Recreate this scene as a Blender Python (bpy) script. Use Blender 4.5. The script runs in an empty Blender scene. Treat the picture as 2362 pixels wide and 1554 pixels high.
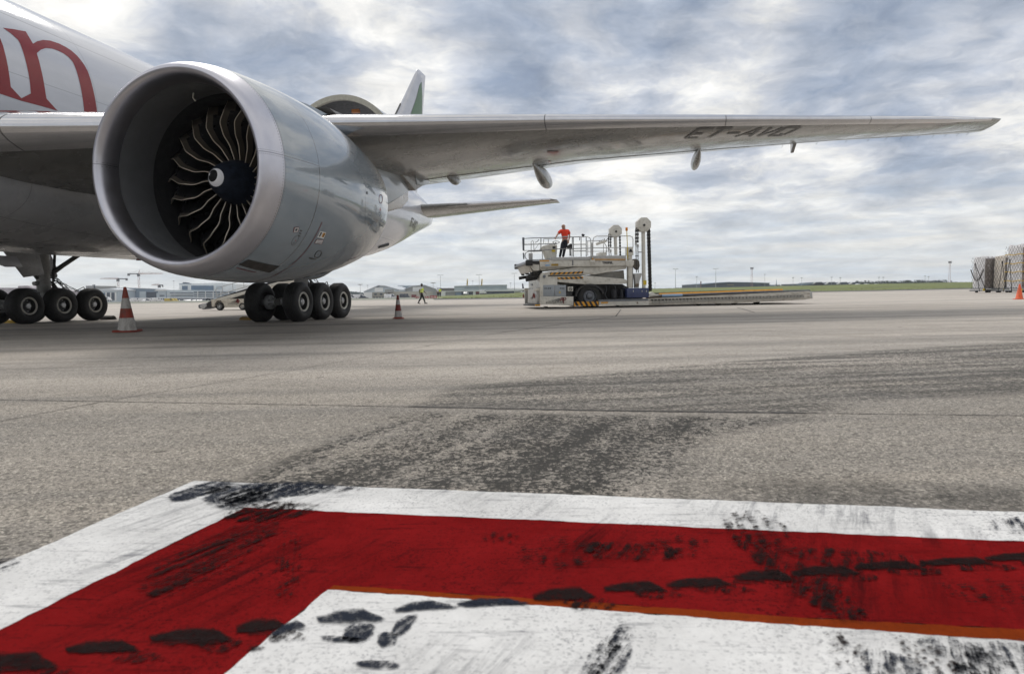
import bpy, bmesh, math, random
from mathutils import Vector, Matrix
from mathutils.geometry import tessellate_polygon
random.seed(7)
R = math.radians
S = bpy.context.scene
COL = S.collection

# ------------------------------------------------------------------ camera
F_PX, W_PX, H_PX = 1502.25, 2362.0, 1554.0
CAM_H, PITCH, ROLL = 0.8475, -0.068, -0.0171
fw = Vector((0, math.cos(PITCH), math.sin(PITCH)))
r0 = Vector((1, 0, 0)); u0 = r0.cross(fw)
rt = r0*math.cos(ROLL) + u0*math.sin(ROLL)
up = -r0*math.sin(ROLL) + u0*math.cos(ROLL)
cam_d = bpy.data.cameras.new('camera'); cam = bpy.data.objects.new('camera', cam_d); COL.objects.link(cam)
cam.matrix_world = Matrix(((rt.x, up.x, -fw.x, 0), (rt.y, up.y, -fw.y, 0), (rt.z, up.z, -fw.z, CAM_H), (0, 0, 0, 1)))
cam_d.sensor_width = 36; cam_d.lens = F_PX/W_PX*36
cam_d.clip_start = 0.05; cam_d.clip_end = 20000
cam_d.dof.use_dof = True; cam_d.dof.focus_distance = 15; cam_d.dof.aperture_fstop = 4.5
S.camera = cam
S.view_settings.view_transform = 'Standard'; S.view_settings.look = 'None'
S.view_settings.exposure = 0.18; S.view_settings.gamma = 1
CAM = Vector((0, 0, CAM_H))
def ray(px, py):
    return (fw*F_PX + rt*(px - W_PX/2) - up*(py - H_PX/2)).normalized()
def G(px, py, z=0.0):                       # where a line of sight meets the ground
    d = ray(px, py); t = (z - CAM_H)/d.z
    return CAM + d*t
def A(px, py, Y):                           # a measured picture position at distance Y
    d = ray(px, py); return CAM + d*(Y/d.y)

# ------------------------------------------------------------------ node helpers
def nt(t, typ, **kw):
    n = t.nodes.new(typ)
    for k, v in kw.items():
        if k in n.inputs.keys() if isinstance(k, str) else False: n.inputs[k].default_value = v
        else: setattr(n, k, v)
    return n
def setin(t, sock, v):
    if hasattr(v, 'is_output'): t.links.new(v, sock)
    elif v is not None:
        if isinstance(v, (tuple, list)) and len(v) == 3 and sock.type == 'RGBA': v = (*v, 1)
        sock.default_value = v
def mth(t, op, a, b=None, c=None, clamp=False):
    n = t.nodes.new('ShaderNodeMath'); n.operation = op; n.use_clamp = clamp
    setin(t, n.inputs[0], a)
    if b is not None: setin(t, n.inputs[1], b)
    if c is not None: setin(t, n.inputs[2], c)
    return n.outputs[0]
def mix(t, f, a, b):
    n = t.nodes.new('ShaderNodeMix'); n.data_type = 'RGBA'
    setin(t, n.inputs['Factor'], f); setin(t, n.inputs['A'], a); setin(t, n.inputs['B'], b)
    for s in n.inputs:
        pass
    return n.outputs['Result']
def mixc(t, f, a, b):
    n = t.nodes.new('ShaderNodeMix'); n.data_type = 'RGBA'
    setin(t, n.inputs[0], f); setin(t, n.inputs[6], a); setin(t, n.inputs[7], b)
    return n.outputs[2]
def maprange(t, v, a, b, c=0.0, d=1.0, smooth=False):
    n = t.nodes.new('ShaderNodeMapRange'); n.clamp = True
    if smooth: n.interpolation_type = 'SMOOTHSTEP'
    setin(t, n.inputs[0], v)
    for i, x in enumerate((a, b, c, d)): n.inputs[i+1].default_value = x
    return n.outputs[0]
def noise(t, vec, scale, detail=4, rough=.5, dist=0.0):
    n = t.nodes.new('ShaderNodeTexNoise')
    if vec is not None: t.links.new(vec, n.inputs['Vector'])
    n.inputs['Scale'].default_value = scale; n.inputs['Detail'].default_value = detail
    n.inputs['Roughness'].default_value = rough; n.inputs['Distortion'].default_value = dist
    return n.outputs['Fac']
def mapping(t, vec, loc=(0, 0, 0), rot=(0, 0, 0), scale=(1, 1, 1)):
    if tuple(rot) != (0, 0, 0) and tuple(scale) != (1, 1, 1):      # turn first, stretch afterwards
        vec = mapping(t, vec, (0, 0, 0), rot); rot = (0, 0, 0)
    n = t.nodes.new('ShaderNodeMapping')
    t.links.new(vec, n.inputs[0]); n.inputs[1].default_value = loc; n.inputs[2].default_value = rot; n.inputs[3].default_value = scale
    return n.outputs[0]
def objco(t): return t.nodes.new('ShaderNodeTexCoord').outputs['Object']
def geopos(t): return t.nodes.new('ShaderNodeNewGeometry').outputs['Position']
def sepxyz(t, v):
    n = t.nodes.new('ShaderNodeSeparateXYZ'); t.links.new(v, n.inputs[0]); return n.outputs
def line(t, v, c, w):                       # 1 on a thin line where v is close to c
    return mth(t, 'LESS_THAN', mth(t, 'ABSOLUTE', mth(t, 'SUBTRACT', v, c)), w)
def newmat(name):
    m = bpy.data.materials.new(name); m.use_nodes = True
    t = m.node_tree; b = t.nodes['Principled BSDF']
    return m, t, b
def bump(t, b, h, strength=.3, dist=.01):
    n = t.nodes.new('ShaderNodeBump'); n.inputs['Strength'].default_value = strength; n.inputs['Distance'].default_value = dist
    t.links.new(h, n.inputs['Height']); t.links.new(n.outputs[0], b.inputs['Normal'])
def paint(name, col, rough=.4, metal=0.0, coat=0.0, var=.15, dirt=.0, scale=3.0, dirtcol=(.06, .045, .03), bmp=0.0, streak=(1, 1, 1), wob=0.0):
    m, t, b = newmat(name)
    co = mapping(t, objco(t), scale=streak)
    n1 = noise(t, co, scale, 6, .6)
    c = mixc(t, maprange(t, n1, .3, .7), tuple(x*(1-var) for x in col), tuple(min(1, x*(1+var*.6)) for x in col))
    if dirt > 0:
        n2 = noise(t, co, scale*3.1, 8, .7)
        c = mixc(t, mth(t, 'MULTIPLY', maprange(t, n2, .5, .72), dirt), c, dirtcol)
    t.links.new(c, b.inputs['Base Color'])
    t.links.new(maprange(t, noise(t, co, scale*2.3, 4, .6), .3, .7, rough*.8, min(1, rough*1.25)), b.inputs['Roughness'])
    b.inputs['Metallic'].default_value = metal
    b.inputs['Coat Weight'].default_value = coat; b.inputs['Coat Roughness'].default_value = .05
    if bmp: bump(t, b, noise(t, co, scale*8, 4, .6), bmp, .01)
    elif wob: bump(t, b, noise(t, objco(t), 1.1, 2, .5), wob, .03)
    return m

# ------------------------------------------------------------------ world: sky and cloud
wd = bpy.data.worlds.new('World'); S.world = wd; wd.use_nodes = True
SUN_EL, SUN_AZ = R(52), R(-25)             # ahead of the camera, a little to the left, high
def build_world():
    t = wd.node_tree; bg = t.nodes['Background']
    sky = t.nodes.new('ShaderNodeTexSky'); sky.sky_type = 'NISHITA'; sky.sun_disc = False
    sky.sun_elevation = SUN_EL; sky.sun_rotation = SUN_AZ
    sky.air_density = 1; sky.dust_density = 1.5; sky.ozone_density = 2
    d = t.nodes.new('ShaderNodeTexCoord').outputs['Generated']
    x, y, z = sepxyz(t, d)
    zz = mth(t, 'ADD', mth(t, 'MAXIMUM', z, 0.0), 0.17)
    cmb = t.nodes.new('ShaderNodeCombineXYZ')
    t.links.new(mth(t, 'DIVIDE', x, zz), cmb.inputs[0]); t.links.new(mth(t, 'DIVIDE', y, zz), cmb.inputs[1])
    cmb.inputs[2].default_value = CLOUD_SEED
    p = cmb.outputs[0]
    wq = noise(t, mapping(t, p, loc=(5, 1, 0)), 1.3, 3, .5)
    wv = t.nodes.new('ShaderNodeVectorMath'); wv.operation = 'ADD'; t.links.new(p, wv.inputs[0])
    ws = t.nodes.new('ShaderNodeVectorMath'); ws.operation = 'SCALE'; ws.inputs[0].default_value = (.25, -.15, 0); t.links.new(wq, ws.inputs['Scale']); t.links.new(ws.outputs[0], wv.inputs[1]); p2 = wv.outputs[0]
    wn = t.nodes.new('ShaderNodeTexNoise'); t.links.new(p2, wn.inputs['Vector']); wn.inputs['Scale'].default_value = 2.2; wn.inputs['Detail'].default_value = 4; wn.inputs['Roughness'].default_value = .55
    w1 = t.nodes.new('ShaderNodeVectorMath'); w1.operation = 'SCALE'; t.links.new(wn.outputs['Color'], w1.inputs[0]); w1.inputs['Scale'].default_value = .30
    w2 = t.nodes.new('ShaderNodeVectorMath'); w2.operation = 'ADD'; t.links.new(p2, w2.inputs[0]); t.links.new(w1.outputs[0], w2.inputs[1]); p3 = w2.outputs[0]
    vo = t.nodes.new('ShaderNodeTexVoronoi'); vo.feature = 'SMOOTH_F1'; vo.inputs['Scale'].default_value = 2.7; vo.inputs['Smoothness'].default_value = .55; t.links.new(p3, vo.inputs['Vector'])
    puff = maprange(t, vo.outputs['Distance'], .1, .75)           # the middle of each puff is thick and grey, the gaps glow
    big = noise(t, p, .8, 3, .5, .2)
    mid = noise(t, mapping(t, p3, loc=(3.1, 1.7, 0)), 2.6, 8, .58, .0)
    fine = noise(t, mapping(t, p3, loc=(7.7, 2.2, 0)), 9, 7, .62, .0)
    v = mth(t, 'ADD', mth(t, 'MULTIPLY', big, .30), mth(t, 'ADD', mth(t, 'MULTIPLY', mid, .44), mth(t, 'MULTIPLY', fine, .28)))
    v = maprange(t, v, .36, .63)
    v = mth(t, 'ADD', mth(t, 'MULTIPLY', v, .72), mth(t, 'MULTIPLY', mth(t, 'SUBTRACT', puff, .28), .55))
    for (px, py, k, a) in CLOUD_BLOBS:      # where the larger bright and dark cloud masses stand in the sky
        dd = ray(px, py)
        dot = t.nodes.new('ShaderNodeVectorMath'); dot.operation = 'DOT_PRODUCT'
        t.links.new(d, dot.inputs[0]); dot.inputs[1].default_value = dd
        e = mth(t, 'EXPONENT', mth(t, 'MULTIPLY', mth(t, 'SUBTRACT', dot.outputs['Value'], 1.0), k))
        v = mth(t, 'ADD', v, mth(t, 'MULTIPLY', e, a))
    v = maprange(t, v, -.34, 1.02)
    ramp = t.nodes.new('ShaderNodeValToRGB'); t.links.new(v, ramp.inputs[0])
    e = ramp.color_ramp.elements
    e[0].position = 0.0; e[0].color = (.19, .245, .35, 1)
    e[1].position = 1.0; e[1].color = (1.0, .98, .94, 1)
    for pos, c in ((.28, (.285, .34, .44, 1)), (.45, (.39, .44, .53, 1)), (.62, (.55, .58, .64, 1)), (.80, (.80, .80, .79, 1))):
        n = e.new(pos); n.color = c
    cl = ramp.outputs[0]
    # patches of thin cloud let the blue sky through
    sk = t.nodes.new('ShaderNodeVectorMath'); sk.operation = 'SCALE'; t.links.new(sky.outputs[0], sk.inputs[0]); sk.inputs['Scale'].default_value = 0.10
    thin = maprange(t, v, .05, .4, .10, 0.0)
    c = mixc(t, thin, cl, sk.outputs[0])
    # far off, the layer closes up and grows pale
    hz = maprange(t, z, .0, .20, 1.0, .0, True)
    stre = noise(t, mapping(t, d, scale=(1.4, 1.4, 26)), 2.2, 5, .6)
    hcol = mixc(t, maprange(t, stre, .35, .65), (.56, .64, .72), (.80, .80, .77))
    lft = maprange(t, x, -.5, .6, 1.0, 0.0)
    hcol = mixc(t, mth(t, 'MULTIPLY', lft, .55), hcol, (.78, .81, .80))
    c = mixc(t, mth(t, 'MULTIPLY', hz, .88), c, hcol)
    f2 = noise(t, mapping(t, p3, loc=(1, 4, 0)), 5.0, 7, .6); sc = t.nodes.new('ShaderNodeVectorMath'); sc.operation = 'SCALE'; t.links.new(c, sc.inputs[0]); t.links.new(maprange(t, f2, .3, .7, .86, 1.12), sc.inputs['Scale']); c = sc.outputs[0]
    t.links.new(c, bg.inputs[0]); bg.inputs[1].default_value = 1.0
CLOUD_SEED = 4.3
CLOUD_BLOBS = [(1250, -60, 90, -.40), (2100, -40, 90, -.40), (420, -20, 200, -.3), (700, 200, 260, -.25), (200, 110, 300, .3), (900, 110, 260, .22), (1500, 130, 300, .0), (1250, 190, 300, -.45),
               (1750, 230, 400, .12), (1500, 400, 300, .35), (2000, 330, 300, -.15), (2200, 410, 400, -.35), (1950, 480, 500, .25), (1650, 480, 300, -.2), (1150, 350, 300, .15), (2330, 200, 300, .3)]
build_world()
sun_d = bpy.data.lights.new('sun', 'SUN'); sun = bpy.data.objects.new('sun', sun_d); COL.objects.link(sun)
sun_d.energy = 1.5; sun_d.angle = R(22); sun_d.color = (1, .95, .88)
sd = Vector((math.sin(SUN_AZ)*math.cos(SUN_EL), math.cos(SUN_AZ)*math.cos(SUN_EL), math.sin(SUN_EL)))
sun.rotation_euler = (-sd).to_track_quat('-Z', 'Y').to_euler()

# ------------------------------------------------------------------ mesh helpers
class MB:
    def __init__(s): s.v = []; s.f = []; s.m = []; s.uv = {}
    def add(s, vs, fs, mi=0):
        b = len(s.v); s.v += [tuple(x) for x in vs]
        for f in fs: s.f.append(tuple(b+i for i in f)); s.m.append(mi)
        return b
    def box(s, a, b, mi=0, bev=0):
        x0, y0, z0 = a; x1, y1, z1 = b
        vs = [(x0,y0,z0),(x1,y0,z0),(x1,y1,z0),(x0,y1,z0),(x0,y0,z1),(x1,y0,z1),(x1,y1,z1),(x0,y1,z1)]
        s.add(vs, [(0,3,2,1),(4,5,6,7),(0,1,5,4),(1,2,6,5),(2,3,7,6),(3,0,4,7)], mi); return s
    def prism(s, poly, f0, f1, mi=0):       # poly in 2-D, f0/f1 map it to the two ends
        n = len(poly); ar = sum(poly[i][0]*poly[(i+1) % n][1]-poly[(i+1) % n][0]*poly[i][1] for i in range(n))
        if ar < 0: poly = poly[::-1]
        vs = [f0(*q) for q in poly] + [f1(*q) for q in poly]
        tri = tessellate_polygon([[Vector((q[0], q[1], 0)) for q in poly]])
        fs = []
        for a, b, c in tri:
            w = (poly[b][0]-poly[a][0])*(poly[c][1]-poly[a][1])-(poly[c][0]-poly[a][0])*(poly[b][1]-poly[a][1])
            if w < 0: b, c = c, b
            fs += [(a, b, c), (n+a, n+c, n+b)]
        fs += [(i, n+i, n+(i+1) % n, (i+1) % n) for i in range(n)]
        s.add(vs, fs, mi); return s
    def tube(s, pts, r, n=8, closed=False, mi=0):
        pts = [Vector(p) for p in pts]; rs = r if isinstance(r, (list, tuple)) else [r]*len(pts)
        rings = []; prev = None
        for i, p in enumerate(pts):
            if closed: d = pts[(i+1) % len(pts)]-pts[i-1]
            else: d = pts[min(i+1, len(pts)-1)]-pts[max(i-1, 0)]
            d.normalize()
            if prev is None:
                a = Vector((0, 0, 1)) if abs(d.z) < .9 else Vector((1, 0, 0)); a = (a-d*a.dot(d)).normalized()
            else:
                a = prev-d*prev.dot(d)
                a = a.normalized() if a.length > 1e-6 else prev
            prev = a; b = d.cross(a)
            rings.append([p+(a*math.cos(2*math.pi*k/n)+b*math.sin(2*math.pi*k/n))*rs[i] for k in range(n)])
        base = s.add([v for rr in rings for v in rr], [], mi)
        m = len(rings)
        for i in range(m if closed else m-1):
            j = (i+1) % m
            for k in range(n):
                s.f.append((base+i*n+k, base+i*n+(k+1) % n, base+j*n+(k+1) % n, base+j*n+k)); s.m.append(mi)
        if not closed:
            s.f.append(tuple(base+k for k in range(n))[::-1]); s.m.append(mi)
            s.f.append(tuple(base+(m-1)*n+k for k in range(n))); s.m.append(mi)
        return s
    def cyl(s, a, b, r, n=16, mi=0): return s.tube([a, b], r, n, mi=mi)
    def revolve(s, prof, n=48, org=(0, 0, 0), ax=1, mi=0, a0=0, a1=2*math.pi):   # prof: (along, radius) about axis ax
        full = abs(a1-a0-2*math.pi) < 1e-6; m = n if full else n+1
        vs = []
        for (l, r) in prof:
            for k in range(m):
                th = a0+(a1-a0)*k/n; q = [0, 0, 0]; q[ax] = l; q[(ax+1) % 3] = r*math.cos(th); q[(ax+2) % 3] = r*math.sin(th)
                vs.append((q[0]+org[0], q[1]+org[1], q[2]+org[2]))
        fs = []
        for i in range(len(prof)-1):
            for k in range(n):
                k2 = (k+1) % m if full else k+1
                fs.append((i*m+k, i*m+k2, (i+1)*m+k2, (i+1)*m+k))
        s.add(vs, fs, mi); return s
    def grid(s, rows, closed=False, mi=0):
        n = len(rows[0]); vs = [v for r in rows for v in r]; fs = []
        for i in range(len(rows)-1):
            for k in range(n if closed else n-1):
                fs.append((i*n+k, i*n+(k+1) % n, (i+1)*n+(k+1) % n, (i+1)*n+k))
        s.add(vs, fs, mi); return s
    def build(s, name, mats, parent=None, smooth=35, bevel=0, recalc=True):
        me = bpy.data.meshes.new(name); me.from_pydata(s.v, [], s.f)
        if not isinstance(mats, (list, tuple)): mats = [mats]
        for m in mats: me.materials.append(m)
        for i, p in enumerate(me.polygons): p.material_index = s.m[i]
        if recalc or bevel:
            bm = bmesh.new(); bm.from_mesh(me)
            bmesh.ops.remove_doubles(bm, verts=bm.verts, dist=1e-5)
            if recalc: bmesh.ops.recalc_face_normals(bm, faces=bm.faces)
            if bevel:
                es = [e for e in bm.edges if len(e.link_faces) == 2 and e.calc_face_angle(0) > .5]
                bmesh.ops.bevel(bm, geom=es, offset=bevel, segments=2, profile=.6, affect='EDGES', clamp_overlap=True)
            bm.to_mesh(me); bm.free()
        if smooth:
            for p in me.polygons: p.use_smooth = True
            try: me.set_sharp_from_angle(angle=R(smooth))
            except Exception: pass
        o = bpy.data.objects.new(name, me); COL.objects.link(o)
        if parent is not None: o.parent = parent
        return o
def tag(o, label, cat, group=None):
    o['label'] = label; o['category'] = cat
    if group: o['group'] = group
    return o
def thing(name, label, cat, loc=(0, 0, 0), rz=0, group=None):
    o = bpy.data.objects.new(name, None); COL.objects.link(o); o.location = loc; o.rotation_euler = (0, 0, rz)
    o.empty_display_size = .3
    return tag(o, label, cat, group)
def struct(o, kind='structure'): o['kind'] = kind; return o
def clone(o, loc=None, rz=None, label=None, group=None):
    c = o.copy(); COL.objects.link(c)
    if loc is not None: c.location = loc
    if rz is not None: c.rotation_euler = (0, 0, rz)
    if label: c['label'] = label
    if group: c['group'] = group
    for ch in [q for q in bpy.data.objects if q.parent == o]:
        d = clone(ch); d.parent = c
    return c
def text_tris(s, size=1.0, shear=0.0, bold=0.0, sx=1.0):      # lettering as flat triangles (x, y)
    cu = bpy.data.curves.new('lettering', 'FONT'); cu.body = s; cu.size = size; cu.align_x = 'LEFT'; cu.resolution_u = 3; cu.offset = bold
    o = bpy.data.objects.new('lettering', cu); COL.objects.link(o)
    dg = bpy.context.evaluated_depsgraph_get(); me = bpy.data.meshes.new_from_object(o.evaluated_get(dg))
    vs = [(v.co.x*sx+v.co.y*shear, v.co.y) for v in me.vertices]; fs = [tuple(p.vertices) for p in me.polygons]
    bpy.data.objects.remove(o); bpy.data.curves.remove(cu); bpy.data.meshes.remove(me)
    return vs, fs
def decal_poly(poly, fmap, mb, step=.15, mi=0):               # polygon in surface coordinates, cut fine enough to bend
    bm = bmesh.new(); vs = [bm.verts.new((q[0], q[1], 0)) for q in poly]; f = bm.faces.new(vs)
    xs = [q[0] for q in poly]; ys = [q[1] for q in poly]
    for ax, lo, hi in ((0, min(xs), max(xs)), (1, min(ys), max(ys))):
        n = max(1, int((hi-lo)/step))
        for i in range(1, n):
            no = Vector((1, 0, 0)) if ax == 0 else Vector((0, 1, 0))
            bmesh.ops.bisect_plane(bm, geom=bm.verts[:]+bm.edges[:]+bm.faces[:], plane_co=no*(lo+(hi-lo)*i/n), plane_no=no)
    bmesh.ops.triangulate(bm, faces=bm.faces[:])
    bm.verts.index_update()
    mb.add([fmap(v.co.x, v.co.y) for v in bm.verts], [tuple(v.index for v in f.verts) for f in bm.faces], mi)
    bm.free()

# ------------------------------------------------------------------ ground
def inpoly(x, y, P):
    c = False; j = len(P)-1
    for i in range(len(P)):
        a, b = P[i], P[j]
        if (a[1] > y) != (b[1] > y) and x < (b[0]-a[0])*(y-a[1])/(b[1]-a[1])+a[0]: c = not c
        j = i
    return c
def pdist(x, y, P):
    best = 1e9; j = len(P)-1
    for i in range(len(P)):
        ax, ay = P[j]; bx, by = P[i]; dx, dy = bx-ax, by-ay
        t = max(0, min(1, ((x-ax)*dx+(y-ay)*dy)/(dx*dx+dy*dy+1e-12)))
        best = min(best, (x-ax-dx*t)**2+(y-ay-dy*t)**2); j = i
    return math.sqrt(best)
def gp(lst): return [(lambda q: (q.x, q.y))(G(*a)) for a in lst]
def frange(a, b, s): return [a+i*s for i in range(int(round((b-a)/s))+1)]
STAIN_A = gp([(950, 937), (1000, 915), (1040, 895), (1330, 866), (1700, 832), (2000, 809), (2700, 770), (2700, 880), (2362, 905), (2100, 922), (1860, 955), (1400, 947)])
STAIN_B = gp([(900, 950), (1860, 960), (1680, 1000), (1600, 1045), (1585, 1150), (1560, 1230), (700, 1240), (540, 1112), (760, 1010)])
STAIN_C = gp([(1590, 1098), (2700, 1112), (2700, 1240), (1590, 1200)])
def ground():
    xs = [-9000, -3000, -1200, -800, -600, -450, -300, -220, -150, -110, -80, -60, -40, -28, -20, -14, -10, -6]+frange(-4, 9, .07)+[10, 12, 15, 20, 30, 45, 60, 80, 110, 150, 300, 600, 1200, 3000, 9000]
    ys = [-600, -200, -60, -20, -8, -2]+frange(1, 9.5, .07)+[11, 13, 16, 20, 30, 50, 80, 110, 133, 160, 200, 260, 330, 400, 500, 620, 800, 1600, 4000, 12000]
    def zg(x, y):                            # the field falls away slightly towards the terminal on the left
        if y <= 133: return 0
        w = max(0, min(1, (-.02-x/y)/.10)); return -.0062*(min(y, 900)-133)*w
    mb = MB(); mb.grid([[(x, y, zg(x, y)) for x in xs] for y in ys])
    o = mb.build('ground', GROUND, smooth=0, recalc=False)
    A1 = o.data.attributes.new('stain_far', 'FLOAT', 'POINT'); B1 = o.data.attributes.new('stain_near', 'FLOAT', 'POINT')
    for i, v in enumerate(o.data.vertices):
        x, y = v.co.x, v.co.y
        if -4.5 < x < 9.5 and .8 < y < 10:
            a = pdist(x, y, STAIN_A); a = a if inpoly(x, y, STAIN_A) else -a
            b = pdist(x, y, STAIN_B); b = b if inpoly(x, y, STAIN_B) else -b
            c = pdist(x, y, STAIN_C); c = c if inpoly(x, y, STAIN_C) else -c
            A1.data[i].value = max(0, min(1, .5+a/.5))
            B1.data[i].value = max(0, min(1, .5+b/.35), .55*max(0, min(1, .5+c/.3)))
    return struct(o)
def ground_mat():
    m, t, b = newmat('weathered_apron_concrete'); P = geopos(t); x, y, z = sepxyz(t, P)
    big = noise(t, P, .13, 5, .6); mid = noise(t, P, 1.1, 6, .65)
    band = noise(t, mapping(t, P, rot=(0, 0, R(-4)), scale=(.05, .8, 1)), 1.0, 7, .7)
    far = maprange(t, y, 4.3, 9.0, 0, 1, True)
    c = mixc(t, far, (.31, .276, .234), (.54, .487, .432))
    c = mixc(t, maprange(t, big, .35, .65), c, mixc(t, .5, c, (.62, .57, .51)))
    c = mixc(t, mth(t, 'MULTIPLY', maprange(t, band, .42, .62), .62), c, (.16, .155, .148))
    c = mixc(t, mth(t, 'MULTIPLY', maprange(t, mid, .5, .75), .25), c, (.13, .12, .105))
    # aggregate: single stones, some dark, some pale
    def stones(sc, jit=1.0):
        n = t.nodes.new('ShaderNodeTexVoronoi'); n.inputs['Scale'].default_value = sc; n.inputs['Randomness'].default_value = jit; t.links.new(P, n.inputs['Vector'])
        return sepxyz(t, n.outputs['Color'])[0]
    st1, st2, st3 = stones(55), stones(105), stones(210); ag = noise(t, P, 62, 4, .8); fade = maprange(t, y, 2, 30, 1, .12)
    c = mixc(t, mth(t, 'MULTIPLY', maprange(t, st1, .20, .10), mth(t, 'MULTIPLY', fade, .62)), c, (.075, .068, .058))
    c = mixc(t, mth(t, 'MULTIPLY', maprange(t, st2, .32, .22), mth(t, 'MULTIPLY', fade, .62)), c, (.085, .078, .068))
    c = mixc(t, mth(t, 'MULTIPLY', maprange(t, st2, .86, .93), mth(t, 'MULTIPLY', fade, .48)), c, (.74, .68, .58))
    c = mixc(t, mth(t, 'MULTIPLY', maprange(t, st3, .3, .2), mth(t, 'MULTIPLY', fade, .45)), c, (.05, .045, .04))
    # tyre and oil stains
    at = t.nodes.new('ShaderNodeAttribute'); at.attribute_name = 'stain_far'; an = t.nodes.new('ShaderNodeAttribute'); an.attribute_name = 'stain_near'
    sa = noise(t, mapping(t, P, rot=(0, 0, R(-9)), scale=(.28, 2.2, 1)), 1.7, 6, .62, .3)
    sb = noise(t, mapping(t, P, rot=(0, 0, R(-68)), scale=(.35, 2.4, 1)), 1.25, 6, .6, .2)
    grain = mth(t, 'ADD', mth(t, 'MULTIPLY', mth(t, 'SUBTRACT', stones(46), .5), .60), mth(t, 'MULTIPLY', mth(t, 'SUBTRACT', st2, .5), .50))
    ma = mth(t, 'MULTIPLY', maprange(t, mth(t, 'ADD', at.outputs['Fac'], mth(t, 'MULTIPLY', mth(t, 'SUBTRACT', mid, .5), .5)), .3, .7), maprange(t, mth(t, 'ADD', sa, mth(t, 'MULTIPLY', grain, .5)), .455, .535, .0, 1))
    mb_ = mth(t, 'MULTIPLY', maprange(t, mth(t, 'ADD', an.outputs['Fac'], mth(t, 'MULTIPLY', mth(t, 'SUBTRACT', mid, .5), .5)), .3, .75), maprange(t, mth(t, 'ADD', sb, mth(t, 'MULTIPLY', grain, .48)), .475, .525, .0, 1))
    c = mixc(t, mth(t, 'MULTIPLY', ma, .85), c, (.042, .040, .036))
    c = mixc(t, mth(t, 'MULTIPLY', mb_, .94), c, (.022, .021, .019))
    spots = noise(t, mapping(t, P, loc=(4, 9, 0), scale=(1, 1.6, 1)), 3.3, 2, .5)
    c = mixc(t, mth(t, 'MULTIPLY', maprange(t, spots, .74, .77), .8), c, (.04, .035, .03))
    t.links.new(c, b.inputs['Base Color'])
    t.links.new(maprange(t, mid, .3, .7, .62, .85), b.inputs['Roughness'])
    b.inputs['Specular IOR Level'].default_value = .18
    h = mth(t, 'ADD', mth(t, 'MULTIPLY', st1, .6), mth(t, 'MULTIPLY', st2, .5))
    bp = t.nodes.new('ShaderNodeBump'); bp.inputs['Distance'].default_value = .004
    t.links.new(mth(t, 'MULTIPLY', fade, 1.0), bp.inputs['Strength']); t.links.new(h, bp.inputs['Height']); t.links.new(bp.outputs[0], b.inputs['Normal'])
    return m
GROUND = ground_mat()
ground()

def road_paint(name, col, dark, dirt=.5, speck=.6):
    m, t, b = newmat(name); P = geopos(t)
    c = mixc(t, maprange(t, noise(t, P, 2.2, 7, .7), .3, .7), tuple(q*.74 for q in col), col)
    s1 = noise(t, mapping(t, P, rot=(0, 0, R(-62)), scale=(.5, 5, 1)), 3.2, 9, .75, .4)
    patch = maprange(t, noise(t, P, 1.3, 2, .5), .45, .65)
    c = mixc(t, mth(t, 'MULTIPLY', mth(t, 'MULTIPLY', maprange(t, s1, .48, .64), patch), dirt), c, dark)
    s2 = noise(t, mapping(t, P, rot=(0, 0, R(3)), scale=(.35, 3, 1)), 9, 8, .75)
    c = mixc(t, mth(t, 'MULTIPLY', maprange(t, s2, .55, .70), dirt*.8), c, dark)
    sp = noise(t, P, 90, 3, .7); sp2 = maprange(t, noise(t, P, 1.9, 3, .6), .4, .7)
    c = mixc(t, mth(t, 'MULTIPLY', mth(t, 'MULTIPLY', maprange(t, sp, .555, .62), sp2), speck), c, dark)
    t.links.new(c, b.inputs['Base Color']); b.inputs['Roughness'].default_value = .6; b.inputs['Specular IOR Level'].default_value = .0
    vs_ = t.nodes.new('ShaderNodeTexVoronoi'); vs_.inputs['Scale'].default_value = 130; t.links.new(P, vs_.inputs['Vector']); sv_ = sepxyz(t, vs_.outputs['Color'])[0]
    c2 = mixc(t, mth(t, 'MULTIPLY', maprange(t, sv_, .12, .05), .32*speck), c, dark); c2 = mixc(t, mth(t, 'MULTIPLY', maprange(t, noise(t, P, 1.4, 8, .75), .46, .64), .30 if col[1] > .3 else .55), c2, tuple(q*.45 for q in col))
    t.links.new(c2, b.inputs['Base Color'])
    bump(t, b, mth(t, 'ADD', noise(t, P, 60, 4, .8), mth(t, 'MULTIPLY', sv_, .5)), .6, .005)
    return m
WHITE_LINE = road_paint('worn_white_road_paint', (.78, .775, .765), (.05, .055, .075), .75, .7)
RED_LINE = road_paint('worn_red_road_paint', (.215, .011, .012), (.016, .006, .007), .95, .9)
ORANGE_LINE = road_paint('faded_orange_road_paint', (.25, .042, .010), (.06, .015, .01), .5, .5)
def marking(name, px, mat, z=.004, jit=.006):
    P = [G(*a) for a in px]; out = []
    for i in range(len(P)):
        a, b = P[i], P[(i+1) % len(P)]; n = max(1, int((b-a).length/.025)); n = min(n, 260)
        nr = Vector((-(b-a).y, (b-a).x, 0)).normalized() if (b-a).length > 0 else Vector((0, 0, 0)); w = 0
        for k in range(n):
            w = w*.6+random.uniform(-1, 1)*jit*.6
            q = a+(b-a)*k/n+nr*(w if k else 0); out.append((q.x, q.y))
    mb = MB(); tri = tessellate_polygon([[Vector((q[0], q[1], 0)) for q in out]])
    mb.add([(q[0], q[1], z) for q in out], [tuple(f) for f in tri])
    o = mb.build(name, mat, smooth=0)
    if o.data.polygons[0].normal.z < 0: o.data.flip_normals()
    return struct(o)
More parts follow.
